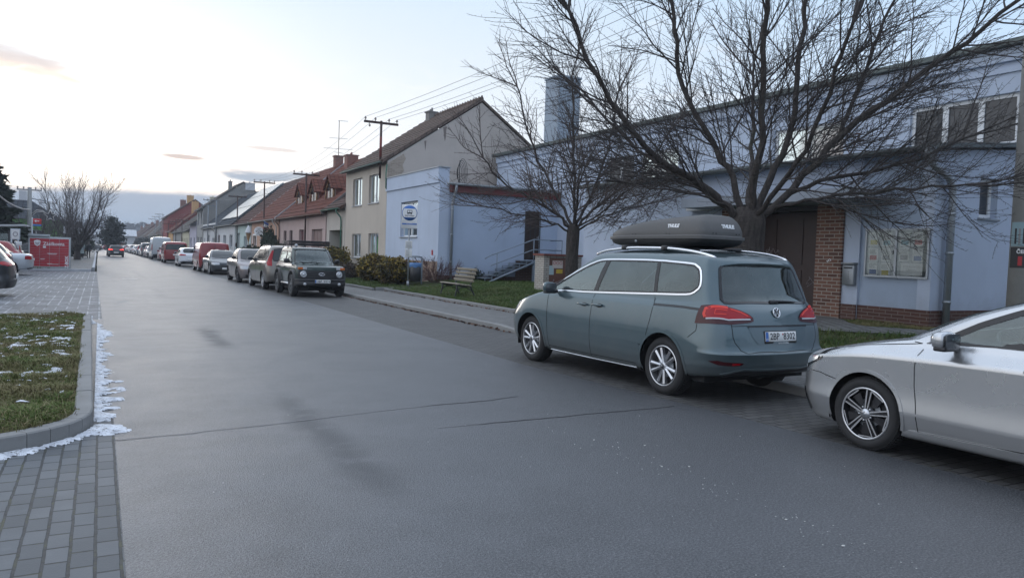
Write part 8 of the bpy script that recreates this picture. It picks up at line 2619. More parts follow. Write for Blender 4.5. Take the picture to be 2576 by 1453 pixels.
for x in (-.33, -.2, -.07): mb.tube([(x + .05 * math.cos(2 * math.pi * i / 12), .02, 1.03 + .05 * math.sin(2 * math.pi * i / 12)) for i in range(13)], .008, 4)
mb.build("sticker_sign", M_red, stk)
mb = MB(); mb.box((-.12, .026, .74), (.26, .004, .14)); mb.build("sticker", plain("sticker_yellow", (.60, .42, .04), .6), dr)
mb = MB(); mb.box((-.45, .026, .78), (.2, .004, .32)); mb.build("sticker", plain("sticker_pale", (.42, .55, .58), .6), dr)
CP = Plane((0, .025, 0), (1, 0, 0), (0, -1, 0))
scrawl(dr, CP, -.2, .38, .004, .28, 5, 21, M_chalk)
# --- bench
be = empty("park_bench", (10.05, 22.35, LAWN_Z(10.1, 22.3)), R(-1), "slatted wooden bench with dark cast legs on the lawn", "bench")
M_slat = plain("bench_slat", (.27, .24, .19), .75, var=.2, nscale=12)
for i in range(4):
 mb = MB(); mb.rbox((-.14 + i * .12, 0, .435 - .012 * i + (.01 if i == 0 else 0)), (.095, 1.55, .035), .012, 3, 0, 'y'); mb.build("seat_slat", M_slat, be)
for i in range(4):
 mb = MB(); M = Matrix.Translation((.33 + .036 * i, 0, .55 + .115 * i)) @ Matrix.Rotation(R(-17), 4, 'Y'); mb.rbox((0, 0, 0), (.03, 1.55, .092), .012, 3, 0, 'y', M); mb.build("back_slat", M_slat, be)
M_cast = plain("cast_iron", (.03, .034, .034), .6)
for y in (-.60, .60):
 mb = MB()
 mb.tube([(-.22, y, -.03), (-.20, y, .12), (-.15, y, .30), (-.17, y, .41)], [.022, .024, .03, .03], 6)
 mb.tube([(.50, y, -.03), (.42, y, .14), (.34, y, .30), (.30, y, .40)], [.022, .026, .03, .03], 6)
 mb.tube([(-.19, y, .40), (.0, y, .375), (.28, y, .37), (.34, y, .50), (.48, y, .95)], [.03, .028, .03, .024, .018], 6)
 mb.tube([(-.17, y, .22), (-.02, y, .33), (.16, y, .335), (.36, y, .22)], .018, 6)
 mb.build("leg_frame", M_cast, be)
# --- bus stop sign
bs = empty("bus_stop_sign", (10.7, 28.25, LAWN_Z(10.7, 28)), 0, "bus stop sign with a blue ring on a grey post", "sign")
yaw = R(-24)
M0 = Matrix.Rotation(yaw, 4, 'Z')
mb = MB(); mb.cyl((0, 0, -.1), (0, 0, 3.25), .032, 10); mb.cyl((0, 0, 0), (0, 0, .22), .05, 10); mb.build("post", plain("post_zinc", (.30, .32, .34), .5, .4), bs)
mb = MB(); mb.rbox((0, -.05, 2.76), (.62, .03, .93), .03, 3, 0, 'y', M0); pn = mb.build("panel", M_white, bs)
F_ = M0 @ Matrix.Translation((0, -.066, 0)) @ Matrix.Rotation(R(90), 4, 'X')
mb = MB(); mb.lathe([(.30, 0), (.30, .003), (0, .003)], 40, 0, F_ @ Matrix.Translation((0, 2.90, 0))); mb.build("blue_disc", M_blue, pn)
mb = MB(); n = 40
pts = []
for i in range(n):      # white field of the disc, cut flat at top and bottom
 a = 2 * math.pi * i / n; pts.append((.275 * math.cos(a), max(-.17, min(.17, .275 * math.sin(a)))))
mb.add([(p[0], p[1], .0045) for p in pts], [tuple(range(n))], 0, False, F_ @ Matrix.Translation((0, 2.90, 0))); mb.build("white_field", M_white, pn)
mb = MB(); Fb = F_ @ Matrix.Translation((0, 2.945, .0055))
mb.rbox((0, .0, 0), (.20, .14, .003), .025, 3, 0, 'z', Fb); mb.rbox((-.065, -.085, 0), (.03, .035, .003), .005, 2, 0, 'z', Fb); mb.rbox((.065, -.085, 0), (.03, .035, .003), .005, 2, 0, 'z', Fb)
mb.rbox((-.045, .012, .002), (.075, .065, .003), .008, 2, 1, 'z', Fb); mb.rbox((.045, .012, .002), (.075, .065, .003), .008, 2, 1, 'z', Fb); mb.build("bus_symbol", [M_txtk, M_white], pn)
text("sign_lettering", "ZASTÁVKA", .075, M_txtk, pn, F_ @ Matrix.Translation((0, 2.79, .0055)), .0008, 'CENTER', .002)
mb = MB(); mb.box((0, 2.47, .001), (.58, .055, .002), 0, 0, F_); mb.build("blue_bar", M_blue, pn)
text("sign_lettering", "OBECNÍ ÚŘAD", .035, M_white, pn, F_ @ Matrix.Translation((0, 2.47, .003)), .0005)
text("sign_lettering", "Linka 105", .035, M_txtk, pn, F_ @ Matrix.Translation((.16, 2.545, .001)), .0005)
mb = MB(); mb.rbox((.0, -.05, 1.66), (.27, .02, .30), .01, 2, 0, 'y', M0); mb.rbox((.0, -.05, 1.33), (.27, .02, .32), .01, 2, 0, 'y', M0); tt = mb.build("timetable", LIGHTP, bs)
mb = MB()
for i in range(8): mb.box((-.02 + .01 * (i % 3), 1.77 - .028 * i, .0), (.20, .010, .002), 0, 0, M0 @ Matrix.Translation((0, -.0615, 0)) @ Matrix.Rotation(R(90), 4, 'X'))
mb.build("timetable_print", cols_[3], tt); mb = MB()
for i in range(7): mb.box((-.04, 1.45 - .035 * i, .0), (.14, .012, .002), 0, 0, M0 @ Matrix.Translation((0, -.0615, 0)) @ Matrix.Rotation(R(90), 4, 'X'))
mb.build("timetable_print", cols_[3], tt)
# --- litter bin on a post
lb_ = empty("litter_bin", (11.55, 28.95, LAWN_Z(11.5, 28.9)), R(-24), "dark litter bin with a blue bag hung on a post beside the bus stop sign", "litter bin")
mb = MB(); mb.rbox((.0, 0, .5), (.07, .05, 1.15), .01, 2); mb.build("post", plain("post_steel_dark", (.20, .23, .26), .5, .3), lb_)
M = Matrix.Translation((-.26, .0, .1))
mb = MB(); mb.lathe([(.0, .0), (.20, .0), (.225, .02), (.235, .74), (.22, .74), (.21, .03)], 20, 0, M); mb.build("bucket", M_black, lb_)
mb = MB()
vs_ = []
for j, (rr, zz) in enumerate(((.238, .60), (.245, .68), (.248, .76), (.225, .775), (.20, .70))):
 for i in range(24):
  a = 2 * math.pi * i / 24; q = rr + .008 * math.sin(i * 2.7 + j); vs_.append((q * math.cos(a), q * math.sin(a), zz + .03 * math.sin(i * 1.3) * (1 if j == 0 else .3)))
mb.add(vs_, [(j * 24 + i, j * 24 + (i + 1) % 24, (j + 1) * 24 + (i + 1) % 24, (j + 1) * 24 + i) for j in range(4) for i in range(24)], 0, True, M); mb.build("bag", plain("bag_blue", (.10, .22, .46), .4), lb_)
mb = MB(); mb.lathe([(.25, .98), (.24, 1.01), (.17, 1.06), (0, 1.075)], 20, 0, M); mb.box((-.13, 0, 1.02 + .1), (.3, .03, .02)); mb.build("hood", plain("hood_grey", (.12, .14, .16), .5, .3), lb_)
# --- concrete pole with posters at the right edge
cp = empty("concrete_pole", (14.32, 7.5, .3), 0, "grey concrete pole with posters at the right edge", "pole")
mb = MB(); mb.tube([(0, 0, -.5), (0, 0, 4), (0, 0, 9.4)], [.185, .165, .13], 16); mb.build("shaft", M_conc, cp)
def wrap(z0, z1, a0, a1, r, m):
 b = MB(); n = 8; vs_ = []
 for z in (z0, z1):
  for i in range(n + 1): a = R(a0 + (a1 - a0) * i / n); vs_.append((r * math.cos(a), r * math.sin(a), z))
 b.add(vs_, [(i, i + 1, n + 2 + i, n + 1 + i) for i in range(n)], 0, True); return b.build("poster", m, cp)
p1 = wrap(1.74, 2.16, 150, 262, .181, plain("poster_teal", (.26, .38, .42), .6)); p2 = wrap(1.36, 1.72, 150, 262, .182, plain("poster_dark", (.03, .03, .032), .6))
for i in range(4): wrap(1.78, 2.05, 172 + 20 * i, 182 + 20 * i, .1825, cols_[3] if i % 2 else M_txtk)
text("poster_lettering", "ČERTI", .085, M_white, p2, Matrix.Rotation(R(-62), 4, 'Z') @ Matrix.Translation((.045, -.187, 1.64)) @ Matrix.Rotation(R(90), 4, 'X'), .0006, 'CENTER', .003)
mb = MB(); mb.box((0, 0, 1.42 ), (.01, .01, .01));
wrap(1.40, 1.56, 195, 215, .1835, M_red)
# --- roof masts and wires
MASTS = [(12.90, 38.25, 8.45, 5.4, "nearest, on the corner of the beige house", 1), (12.85, 54.2, 7.05, 1.0, "in front of the pink house with dormers", 1), (12.75, 69.2, 7.55, 1.0, "by the round shop sign", 1), (12.66, 83.4, 7.1, 1.0, "at the mint green house", 1),
   (12.5, 106.5, 7.2, 1.0, "with curved arms at the slate-roofed white house", 2), (12.55, 98.9, 7.4, 1.0, "with a side bracket at the shiny-roofed white house", 3), (12.3, 140, 6.2, 1.0, "in front of the pale yellow house", 1), (12.2, 150.5, 6.2, 1.0, "in front of the grey white cottage", 1),
   (12.1, 167, 6.3, 1.0, "in front of the orange house", 1), (12.0, 180.5, 8.5, 1.0, "in front of the tall red house", 3), (11.95, 191.7, 8.3, 1.0, "just beyond the tall red house", 3), (11.9, 205, 8.2, 1.0, "second beyond the tall red house", 3)]
M_mast = plain("mast_brown_steel", (.055, .032, .028), .65, .3, .2); M_porc = plain("porcelain", (.32, .27, .24), .25)
M_mastz = plain("mast_grey", (.19, .21, .23), .5, .4)
for i, (x, y, zt, zb_, wh, kind) in enumerate(MASTS):
 z0 = GZ(y)
 t = empty("power_mast", (x - .12, y, z0), 0, "steel power mast with a cross arm, " + wh, "mast", "power masts along the house fronts")
 m = M_mast if kind == 1 else M_mastz
 mb = MB(); mb.cyl((0, 0, zb_), (0, 0, zt - .08), .062 if i < 4 else .075, 10)
 if i > 0: mb.rbox((-.06, 0, zb_ + .9), (.14, .2, .42), .02, 2)
 mb.build("pole", m, t)
 mb = MB(); w = .92 if i < 6 else 1.1
 if kind == 3: mb.bb((-1.5, -.03, zt - .15), (.25, .03, zt - .06)); mb.tube([(-1.1, 0, zt - .12), (-.03, 0, zt - .9)], .03, 5); xs = (-1.45, -1.0, -.6, -.15)
 else: mb.bb((-w, -.05, zt - .24), (w, .05, zt - .13)); xs = (-.85, -.32, .42, .85) if kind == 1 else (-.85, -.4, .4, .85)
 if kind == 2:
  for s_ in (-1, 1): mb.tube([(s_ * .9, 0, zt - .2), (s_ * .8, 0, zt - .5), (s_ * .35, 0, zt - .62), (0, 0, zt - .5)], .025, 5)
 mb.build("cross_arm", m, t)
 for q in xs:
  b = MB(); b.lathe([(.02, 0), (.02, .08), (.06, .09), (.065, .13), (.04, .15), (.05, .17), (.03, .21), (0, .22)], 8, 0, Matrix.Translation((q, 0, zt - .14))); b.build("insulator", M_porc, t)
 if i == 0:
  b = MB(); b.lathe([(.02, 0), (.02, -.08), (.05, -.09), (.05, -.18), (0, -.2)], 8, 0, Matrix.Translation((-.62, 0, zt - .24))); b.build("insulator", M_porc, t)
  b = MB(); b.cyl((0, 0, 6.5), (0, 0, zt - .9), .066, 10); b.build("rusty_sleeve", plain("rust_red", (.16, .035, .03), .7), t)
M_wire = plain("wire_grey", (.16, .165, .17), .5, .3)
for wi in range(4):
 off = (-.85, -.32, .42, .85)[wi]
 pts = []
 P = [(14.3 + off * .5, 7.5, 9.5), (14.2 + off, 7.6, 9.2)][1:] + [(m[0] - .12 + off, m[1], m[2] + .05 + GZ(m[1])) for m in (MASTS[0], MASTS[1], MASTS[2], MASTS[3], MASTS[5], MASTS[4])] + [(12.1 - .12 + off, 167, 6.3)]
 for a, b in zip(P[:-1], P[1:]):
  a, b = Vector(a), Vector(b); n = 8
  for k in range(n):
   s_ = k / n; v = a.lerp(b, s_); v.z -= .35 * 4 * s_ * (1 - s_) * min(1, (b - a).length / 25); pts.append(tuple(v))
 pts.append(P[-1])
 mb = MB(); mb.tube(pts, .009, 4, 0, False)
 tag(mb.build("overhead_wire", M_wire), "thin grey overhead wire strung from mast to mast over the house fronts", "wire", "overhead wires")
# --- aerial on the pink house
an = empty("tv_aerial", (18.1, 65.5, 8.9), 0, "tall rusty television aerial on a brick chimney of the pink house", "aerial")
mb = MB(); mb.box((0, 0, .3), (.7, .7, .9)); mb.box((0, 0, .8), (.84, .84, .1)); mb.build("chimney_stub", M_brickred, an)
mb = MB(); mb.cyl((0, 0, .7), (0, 0, 3.9), .03, 6); mb.build("pole", M_rust, an)
mb = MB(); mb.tube([(-.1, 0, 3.88), (.75, -.1, 3.88)], .02, 4)
mb.build("antenna", M_zinc, an)
for z, L_ in ((2.35, 1.3), (1.45, 2.1)):
 mb = MB(); mb.tube([(-L_ * .6, .2, z), (L_ * .55, -.15, z + .02)], .018, 4)
 for k in range(9): x = -L_ * .6 + L_ * 1.15 * k / 8; mb.tube([(x, -.22 + .2 - .35 * k / 8, z), (x, .22 + .2 - .35 * k / 8, z)], .008, 3)
 mb.build("antenna", M_zinc, an)
mb = MB(); mb.tube([(-.35, 0, 1.15), (.4, 0, 1.1)], .02, 4); mb.build("antenna", M_zinc, an)
# --- shop signs
ic = empty("ice_cream_cone", (11.75, 71.6, GZ(71)), 0, "giant soft ice cream cone sign in front of the mint green house", "sign")
mb = MB(); mb.lathe([(.02, 2.05), (.24, 2.98), (.25, 3.0), (.2, 3.0)], 20, 0); mb.cyl((0, 0, .1), (0, 0, 2.1), .035, 8); mb.build("cone", plain("wafer", (.33, .20, .10), .7, var=.2, nscale=14), ic)
mb = MB(); pr = []
for k in range(7): z = 3.0 + k * .09; r = .30 * (1 - k / 7) ** .75 + .015; pr += [(r * .93, z - .04), (r * 1.06, z), (r * .93, z + .04)]
mb.lathe(pr + [(0, 3.66)], 20, 0); mb.build("ice_cream", plain("ice_white", (.62, .64, .66), .5), ic)
rs = empty("round_sign", (12.3, 69.6, 3.1 + GZ(68)), R(-20), "round white shop sign with a simple face on the peach house", "sign")
M = Matrix.Rotation(R(90), 4, 'X')
mb = MB(); mb.lathe([(0, -.10), (.80, -.10), (.80, .10), (0, .10)], 36, 0, M, False); mb.build("disc", M_white, rs)
mb = MB(); mb.cyl((.5, 0, .0), (1.0, .1, .0), .04, 6); mb.build("bracket", M_black, rs)
mb = MB(); Mf = M @ Matrix.Translation((0, -.05, .102)); e = lambda cx_, cy_, a, b: [(cx_ + a * math.cos(2 * math.pi * i / 20), cy_ + b * math.sin(2 * math.pi * i / 20), 0) for i in range(21)]
mb.tube(e(0, 0, .33, .30), .03, 5, 0, False, True, Mf); mb.tube(e(-.40, .06, .10, .12), .03, 5, 0, False, True, Mf); mb.tube(e(.40, .06, .10, .12), .03, 5, 0, False, True, Mf)
for x, y, r in ((-.13, .08, .06), (.13, .08, .06), (0, -.12, .09)): mb.lathe([(r, 0), (r, .01), (0, .01)], 12, 0, Mf @ Matrix.Translation((x, y, 0)))
mb.build("face", M_txtk, rs)
rs.scale = (.5, .5, .5)
text("sign_lettering", "DOBRÁ", .22, M_txtk, rs, M @ Matrix.Translation((0, .48, .104)), .003, 'CENTER', .006); text("sign_lettering", "ZMRZLINA", .17, M_txtk, rs, M @ Matrix.Translation((0, -.55, .104)), .003, 'CENTER', .006)
fl = empty("flag", (12.75, 66.3, 3.45), 0, "limp blue, white and red flag hanging beside the round shop sign", "flag")
fl.scale = (.7, .7, .7)
mb = MB(); mb.tube([(0, 0, 0), (-1.0, -.2, .55)], .03, 6); mb.build("staff", M_zinc, fl)
mb = MB(); n = 10; vs_ = []
for j in range(7):
 for i in range(n + 1):
  vs_.append((-.95 + .5 * i / n + .05 * math.sin(j), -.2 + .16 * math.sin(i * 1.7 + j * .5) * (j / 6), .5 - .22 * i / n - j * .16))
for j in range(6): mb.add([vs_[a] for a in range(j * (n + 1), (j + 2) * (n + 1))], [(i, i + 1, n + 2 + i, n + 1 + i) for i in range(n)], 0 if j < 2 else (1 if j < 4 else 2), True)
mb.build("cloth", [plain("flag_blue", (.06, .10, .26), .8), plain("flag_white", (.5, .5, .5), .8), plain("flag_red", (.30, .05, .06), .8)], fl)
# --- parcel lockers
kx, ky = -2.38, 47.6
kz = GZ(ky) + .06
pk = empty("parcel_lockers", (kx, ky, kz), 0, "red and grey parcel locker bank beside the parking lot on the left", "parcel lockers")
M_lgrey = plain("locker_grey", (.33, .36, .37), .5, var=.06); M_lred = plain("locker_red", (.40, .030, .042), .4, var=.05)
mb = MB(); mb.rbox((0, .35, .88), (1.94, .7, 1.72), .02, 2, 0, 'y'); mb.bb((-.97, .0, -.1), (.97, .7, .03)); mb.build("housing", M_lgrey, pk)
mb = MB(); mb.rbox((-.49, .30, 1.80), (.96, .75, .12), .015, 2, 0, 'y'); mb.cyl((-.0 - .47, -.08, 1.80), (-.47, -.06, 1.80), .03, 8); mb.build("canopy", M_lgrey, pk)
KP = Plane((0, 0, 0), (1, 0, 0), (0, -1, 0))
rr_ = [.155, .30, .45, .58, .66, .74, .82, .90, 1.0, 1.12, 1.27, 1.44, 1.64]
for c in range(4):
 u0, u1 = -.90 + c * .45, -.90 + (c + 1) * .45
 mb = MB()
 for a, b in zip(rr_[:-1], rr_[1:]): pbox(mb, KP, u0 + .008, u1 - .008, a + .006, b - .006, .001, .016)
 mb.build("locker_door", M_lred, pk)
mb = MB()
for a in (-.915, .90): pbox(mb, KP, a, a + .015, .13, 1.66, .001, .02)
for a in (.13, 1.645): pbox(mb, KP, -.9, .9, a, a + .015, .001, .02)
mb.build("border", M_white, pk)
FK = Matrix.Translation((0, -.0185, 0)) @ Matrix.Rotation(R(90), 4, 'X')
text("locker_lettering", "Zásilkovna", .255, M_white, pk, FK @ Matrix.Translation((.20, 1.36, 0)), .003, 'CENTER', .0028, .9)
text("locker_lettering", "Z-BOX", .21, M_white, pk, FK @ Matrix.Translation((.80, .40, 0)) @ Matrix.Rotation(R(90), 4, 'Z'), .003, 'CENTER', .008)
mb = MB(); hx_ = [(.0, .17), (.15, .11), (.13, -.08), (0, -.18), (-.13, -.08), (-.15, .11)]
mb.add([(x, y, .002) for x, y in hx_], [tuple(range(6))], 0, False, FK @ Matrix.Translation((-.56, 1.40, 0)))
mb.add([(x * .75, y * .75, .004) for x, y in [(0, .02), (.15, .09), (.13, -.08), (0, -.18), (-.13, -.08), (-.15, .09)]], [(0, 1, 2, 3), (0, 3, 4, 5)], 1, False, FK @ Matrix.Translation((-.56, 1.40, 0)))
mb.build("parcel_emblem", [M_white, plain("emblem_grey", (.45, .40, .41), .5)], pk)
mb = MB()
for z, a, b in ((.80, -.05, .32), (.845, -.12, .35), (.55, -.42, -.2), (.52, -.42, -.24), (.30, -.1, .12), (.265, -.1, .42)): pbox(mb, KP, a, b, z, z + .018, .0175, .0195)
pbox(mb, KP, -.30, -.17, 1.14, 1.24, .0175, .0195); mb.build("small_print", M_white, pk)
# --- bus shelter, info board, posts on the left
bsn = empty("bus_shelter", (-5.6, 47.5, GZ(47)), 0, "bus shelter with a flat pale roof at the left edge", "bus shelter")
mb = MB(); a = [(-2.5, -1.4, 2.02), (2.2, -1.4, 2.30), (2.2, 1.4, 2.30), (-2.5, 1.4, 2.02)]; mb.add(a + [(x, y, z + .09) for x, y, z in a], [(3, 2, 1, 0), (4, 5, 6, 7), (0, 1, 5, 4), (1, 2, 6, 5), (2, 3, 7, 6), (3, 0, 4, 7)]); mb.build("roof", plain("shelter_roof", (.42, .44, .45), .5), bsn)
for x, y in ((-1.9, -1.1), (1.5, -1.1), (-1.9, 1.1), (1.5, 1.1)):
 mb = MB(); mb.rbox((x, y, 1.0), (.1, .1, 2.1), .01, 2); mb.build("post", M_black, bsn)
mb = MB(); mb.bb((-1.9, 1.08, .3), (1.5, 1.1, 1.9)); mb.build("pane", glass_see("shelter_glass", (.55, .6, .6)), bsn)
mb = MB(); mb.rbox((-.2, .9, .45), (2.6, .35, .05), .01, 2, 0, 'x'); mb.build("seat", M_framebr, bsn)
ib = empty("info_board", (-3.75, 45.5, GZ(45)), 0, "small framed info board on posts under the shelter roof edge", "info board")
mb = MB(); mb.rbox((0, 0, 1.85), (.42, .04, .56), .01, 2, 0, 'y'); mb.build("frame", M_zinc, ib)
mb = MB(); mb.box((0, -.024, 1.85), (.34, .006, .48)); sp_ = mb.build("panel", LIGHTP, ib)
mb = MB(); mb.tube([(.09 * math.cos(2 * math.pi * i / 16), -.03, 1.86 + .11 * math.sin(2 * math.pi * i / 16)) for i in range(17)], .018, 4); mb.box((0, -.03, 1.95), (.16, .006, .02)); mb.build("emblem", cols_[3], sp_)
mb = MB(); mb.rbox((.12, 0, .8), (.06, .05, 1.7), .01, 2); mb.rbox((-.16, 0, .8), (.06, .05, 1.7), .01, 2); mb.build("post", M_zinc, ib)
mb = MB(); mb.rbox((.16, -.03, 1.4), (.24, .02, .2), .01, 2, 0, 'y'); mb.build("note", LIGHTP, ib)
for (x, y, zt, lb, r) in ((-4.3, 62, 5.25, "grey concrete power pole with a cross arm behind the parcel lockers", .20), (-4.9, 96, 5.9, "farther concrete power pole seen through the bare tree", .22)):
 t = empty("power_pole", (x, y, GZ(y)), 0, lb, "pole", "concrete power poles on the left")
 mb = MB(); mb.tube([(0, 0, -.2), (0, 0, zt)], [r, r * .62], 10); mb.build("shaft", M_conc, t)
 mb = MB(); mb.bb((-.75, -.05, zt - .22), (.72, .05, zt - .14)); mb.tube([(0, 0, zt - .75), (1.0, -.1, zt - .9)], .03, 5); mb.build("cross_arm", M_mastz, t)
 for q in (-.7, -.35, .35, .68):
  b = MB(); b.lathe([(.02, 0), (.05, .08), (.05, .16), (0, .18)], 6, 0, Matrix.Translation((q, 0, zt - .14))); b.build("insulator", M_porc, t)
sg_ = empty("street_decoration", (-3.9, 61.6, 3.3 + GZ(62)), 0, "star with a tail of light tubes fixed to the power pole", "decoration")
M_tube = plain("light_tube_off", (.46, .44, .42), .5)
mb = MB(); q = []
for k in range(11): a = R(90 + 36 * k); rr = .42 if k % 2 == 0 else .18; q.append((.85 + rr * math.cos(a), -.1, .05 + rr * math.sin(a)))
mb.tube(q, .03, 5)
for dz in (.0, .18): mb.tube([(-.25, -.1, -.05 + dz), (.05, -.1, .28 + dz * .6), (.4, -.1, .30 + dz * .4), (.6, -.1, .2)], .03, 5)
mb.build("light_tube", M_tube, sg_)
gl_ = MB(); pts = []
for k in range(15): s_ = k / 14; pts.append((-5.6 + 1.35 * s_, 52 + 9.8 * s_, 4.6 - .95 * s_ - 1.1 * 4 * s_ * (1 - s_) * .35))
gl_.tube(pts, .045, 6); tag(gl_.build("tinsel_garland", M_tube), "pale garland sagging from the power pole to the left edge", "garland")
sn = empty("arrow_sign", (-3.55, 56.5, GZ(56)), 0, "red sign with a white arrow pointing left on a thin post", "sign")
mb = MB(); mb.cyl((-.22, 0, -.1), (-.22, 0, 3.05), .035, 8); mb.build("post", M_zinc, sn)
mb = MB(); mb.rbox((.05, -.05, 2.80), (.46, .03, .34), .01, 2, 0, 'y'); pn_ = mb.build("panel", M_red, sn)
mb = MB(); mb.box((.07, -.067, 2.82), (.18, .004, .035)); mb.add([(-.10, -.069, 2.82), (.0, -.069, 2.90), (.0, -.069, 2.74)], [(0, 1, 2)]); mb.build("arrow", M_white, pn_)
mb = MB(); mb.rbox((.05, -.05, 2.56), (.46, .03, .10), .01, 2, 0, 'y'); mb.build("panel", M_blue, sn)
# --- green house and buildings at the far left
gh = empty("green_house", (-6.6, 84, GZ(84)), 0, "green house with a dark hipped roof behind the power pole", "house")
mb = MB(); wall_holes(mb, Plane((0, -4, 0), (1, 0, 0), (0, -1, 0)), -3.5, 3.3, -.3, 3.6, [(-2, -.8, 1.2, 2.6), (.9, 2.2, 1.2, 2.6)], .15)
mb.add([(3.3, -4, -.3), (3.3, 6, -.3), (3.3, 6, 3.6), (3.3, -4, 3.6), (-3.5, -4, -.3), (-3.5, 6, -.3), (-3.5, 6, 3.6), (-3.5, -4, 3.6)], [(0, 1, 2, 3), (7, 6, 5, 4)]); mb.build("wall", S_green, gh)
mb = MB(); e = [(-3.9, -4.4, 3.55), (3.7, -4.4, 3.55), (3.7, 6.4, 3.55), (-3.9, 6.4, 3.55), (-1.2, -1.2, 5.35), (1.0, -1.2, 5.30), (1.0, 3.4, 5.30), (-1.2, 3.4, 5.35)]
mb.add(e, [(0, 1, 5, 4), (1, 2, 6, 5), (2, 3, 7, 6), (3, 0, 4, 7), (4, 5, 6, 7), (3, 2, 1, 0)]); rg__ = mb.build("roof", R_slate, gh)
mb = MB(); mb.box((.3, -.6, 5.6), (.6, .5, 1.2)); mb.build("chimney", S_white, rg__)
for u in ((-2, -.8), (.9, 2.2)): window(gh, Plane((0, -4, 0), (1, 0, 0), (0, -1, 0)), u[0], u[1], 1.2, 2.6, .12)
wbld = empty("white_building", (-3.5, 262, GZ(262)), 0, "long low white building closing the far end of the street", "building")
mb = MB(); WP = Plane((0, 0, 0), (1, 0, 0), (0, -1, 0)); wh_ = [(-12 + 3 * i, -10.2 + 3 * i, 1.2, 2.6) for i in range(8)]
wall_holes(mb, WP, -14, 13, -.5, 4.2, wh_, .2); mb.add([(13, 0, -.5), (13, 10, -.5), (13, 10, 4.2), (13, 0, 4.2)], [(0, 1, 2, 3)]); mb.build("wall", S_white, wbld)
mb = MB(); a = [(-14.5, -.6, 4.2), (13.5, -.6, 4.2), (13.5, 5, 6.2), (-14.5, 5, 6.2)]; mb.add(a + [(x, y, z + .2) for x, y, z in a], [(3, 2, 1, 0), (4, 5, 6, 7), (0, 1, 5, 4), (1, 2, 6, 5), (2, 3, 7, 6), (3, 0, 4, 7)]); mb.build("roof", plain("roof_pale_sheet", (.42, .44, .47), .5), wbld)
for h in wh_: window(wbld, WP, h[0], h[1], h[2], h[3], .15)
rsg = empty("road_sign", (3.9, 168, GZ(168)), 0, "round pale road sign seen from behind beside the far row of cars", "sign")
mb = MB(); mb.cyl((0, 0, 0), (0, 0, 2.7), .05, 6); mb.lathe([(0, -.03), (.45, -.03), (.45, .0), (0, .0)], 16, 0, Matrix.Translation((0, -.06, 2.4)) @ Matrix.Rotation(R(90), 4, 'X')); mb.build("plate", M_zinc, rsg)
# --- fallen leaves along the kerb
rgl = np.random.default_rng(9); P = []
for _ in range(520):
 if rgl.random() < .6: y = rgl.uniform(13.5, 26); x = KX(y) - abs(rgl.normal(0, .05)) - .01; z = .004
 else: y = rgl.uniform(15, 27); x = LKX - abs(rgl.normal(0, .06)) - .01; z = zw(y)
 P.append((x, y, z + rgl.uniform(.004, .02)))
P = np.array(P); k = len(P); u = rgl.normal(0, 1, (k, 3)); u[:, 2] *= .35; u /= np.linalg.norm(u, axis=1, keepdims=True); w = rgl.normal(0, 1, (k, 3)); w -= u * (u * w).sum(1, keepdims=True); w[:, 2] *= .4; w /= np.linalg.norm(w, axis=1, keepdims=True)
s_ = rgl.uniform(.02, .05, (k, 1)); V = np.stack([P - u * s_, P + w * s_ * .7, P + u * s_, P - w * s_ * .7], 1).reshape(-1, 3); i_ = np.arange(k)[:, None] * 4
me = bpy.data.meshes.new("fallen_leaves"); me.from_pydata(V.tolist(), [], np.concatenate([i_, i_ + 1, i_ + 2, i_ + 3], 1).tolist()); me.materials.append(plain("dead_leaf", (.085, .04, .022), .8, var=.4, nscale=9))
tag(add_mesh("fallen_leaves", me), kind='stuff')
# --- faded white marks on the road
for (x, y, l, w) in ((.55, 22.4, .12, .22), (1.16, 37.6, .34, .62)):
 mb = MB(); mb.bb((x - w / 2, y - l / 2, GZ(y) + .004), (x + w / 2, y + l / 2, GZ(y) + .0055)); tag(mb.build("road_marking", plain("road_paint_worn", (.42, .43, .44), .7, var=.3, nscale=5)), kind='structure')
# sealed cracks across the lane, dried pale at the left
rc = np.random.default_rng(3)
for pts in ([(.12, 6.66), (1.2, 6.82), (2.57, 7.08), (3.6, 7.2), (4.1, 7.3)], [(2.67, 6.21), (3.5, 6.25), (4.4, 6.27), (5.46, 6.31)]):
 q = pchip(np.array(pts, float), 14); q[:, 1] += np.cumsum(rc.normal(0, .006, len(q))); pale = pts[0][0] < 1
 mb = MB(); vs_ = []
 for i, p in enumerate(q): w = .007 + .007 * abs(mnoise.noise(Vector((p[0] * 5, p[1], 0)))); vs_ += [(p[0], p[1] - w, .0035), (p[0], p[1] + w, .0035)]
 mb.add(vs_, [(2 * i, 2 * i + 2, 2 * i + 3, 2 * i + 1) for i in range(len(q) - 1)])
 t = NT("crack_seal"); xx = t.xyz()[0]
 t.out(t.mix(t.step(t.math('ADD', xx, t.math('MULTIPLY', t.noise(2.5, 3), .8)), 3.1, 3.7), (.20, .20, .205), (.030, .031, .034)), .8, 0, .3)
 tag(mb.build("crack", t.m), kind='structure')
# chippings and flecks on the asphalt
P = []
for _ in range(140):
 a = rc.random()
 if a < .6: y = rc.uniform(2.2, 6.0); x = 3.72 + .12 * rc.normal() - .03 * (y - 3)
 else: x, y = rc.uniform(.4, 5.2), rc.uniform(2, 10)
 P.append((x, y, .003))
mb = MB()
for p in P: s_ = rc.uniform(.002, .006) if rc.random() < .96 else .010; mb.sphere(p, (s_ * rc.uniform(.7, 1.6), s_, s_ * .4), 5, 3)
tag(mb.build("chippings", plain("chipping_white", (.52, .52, .5), .8)), kind='stuff')
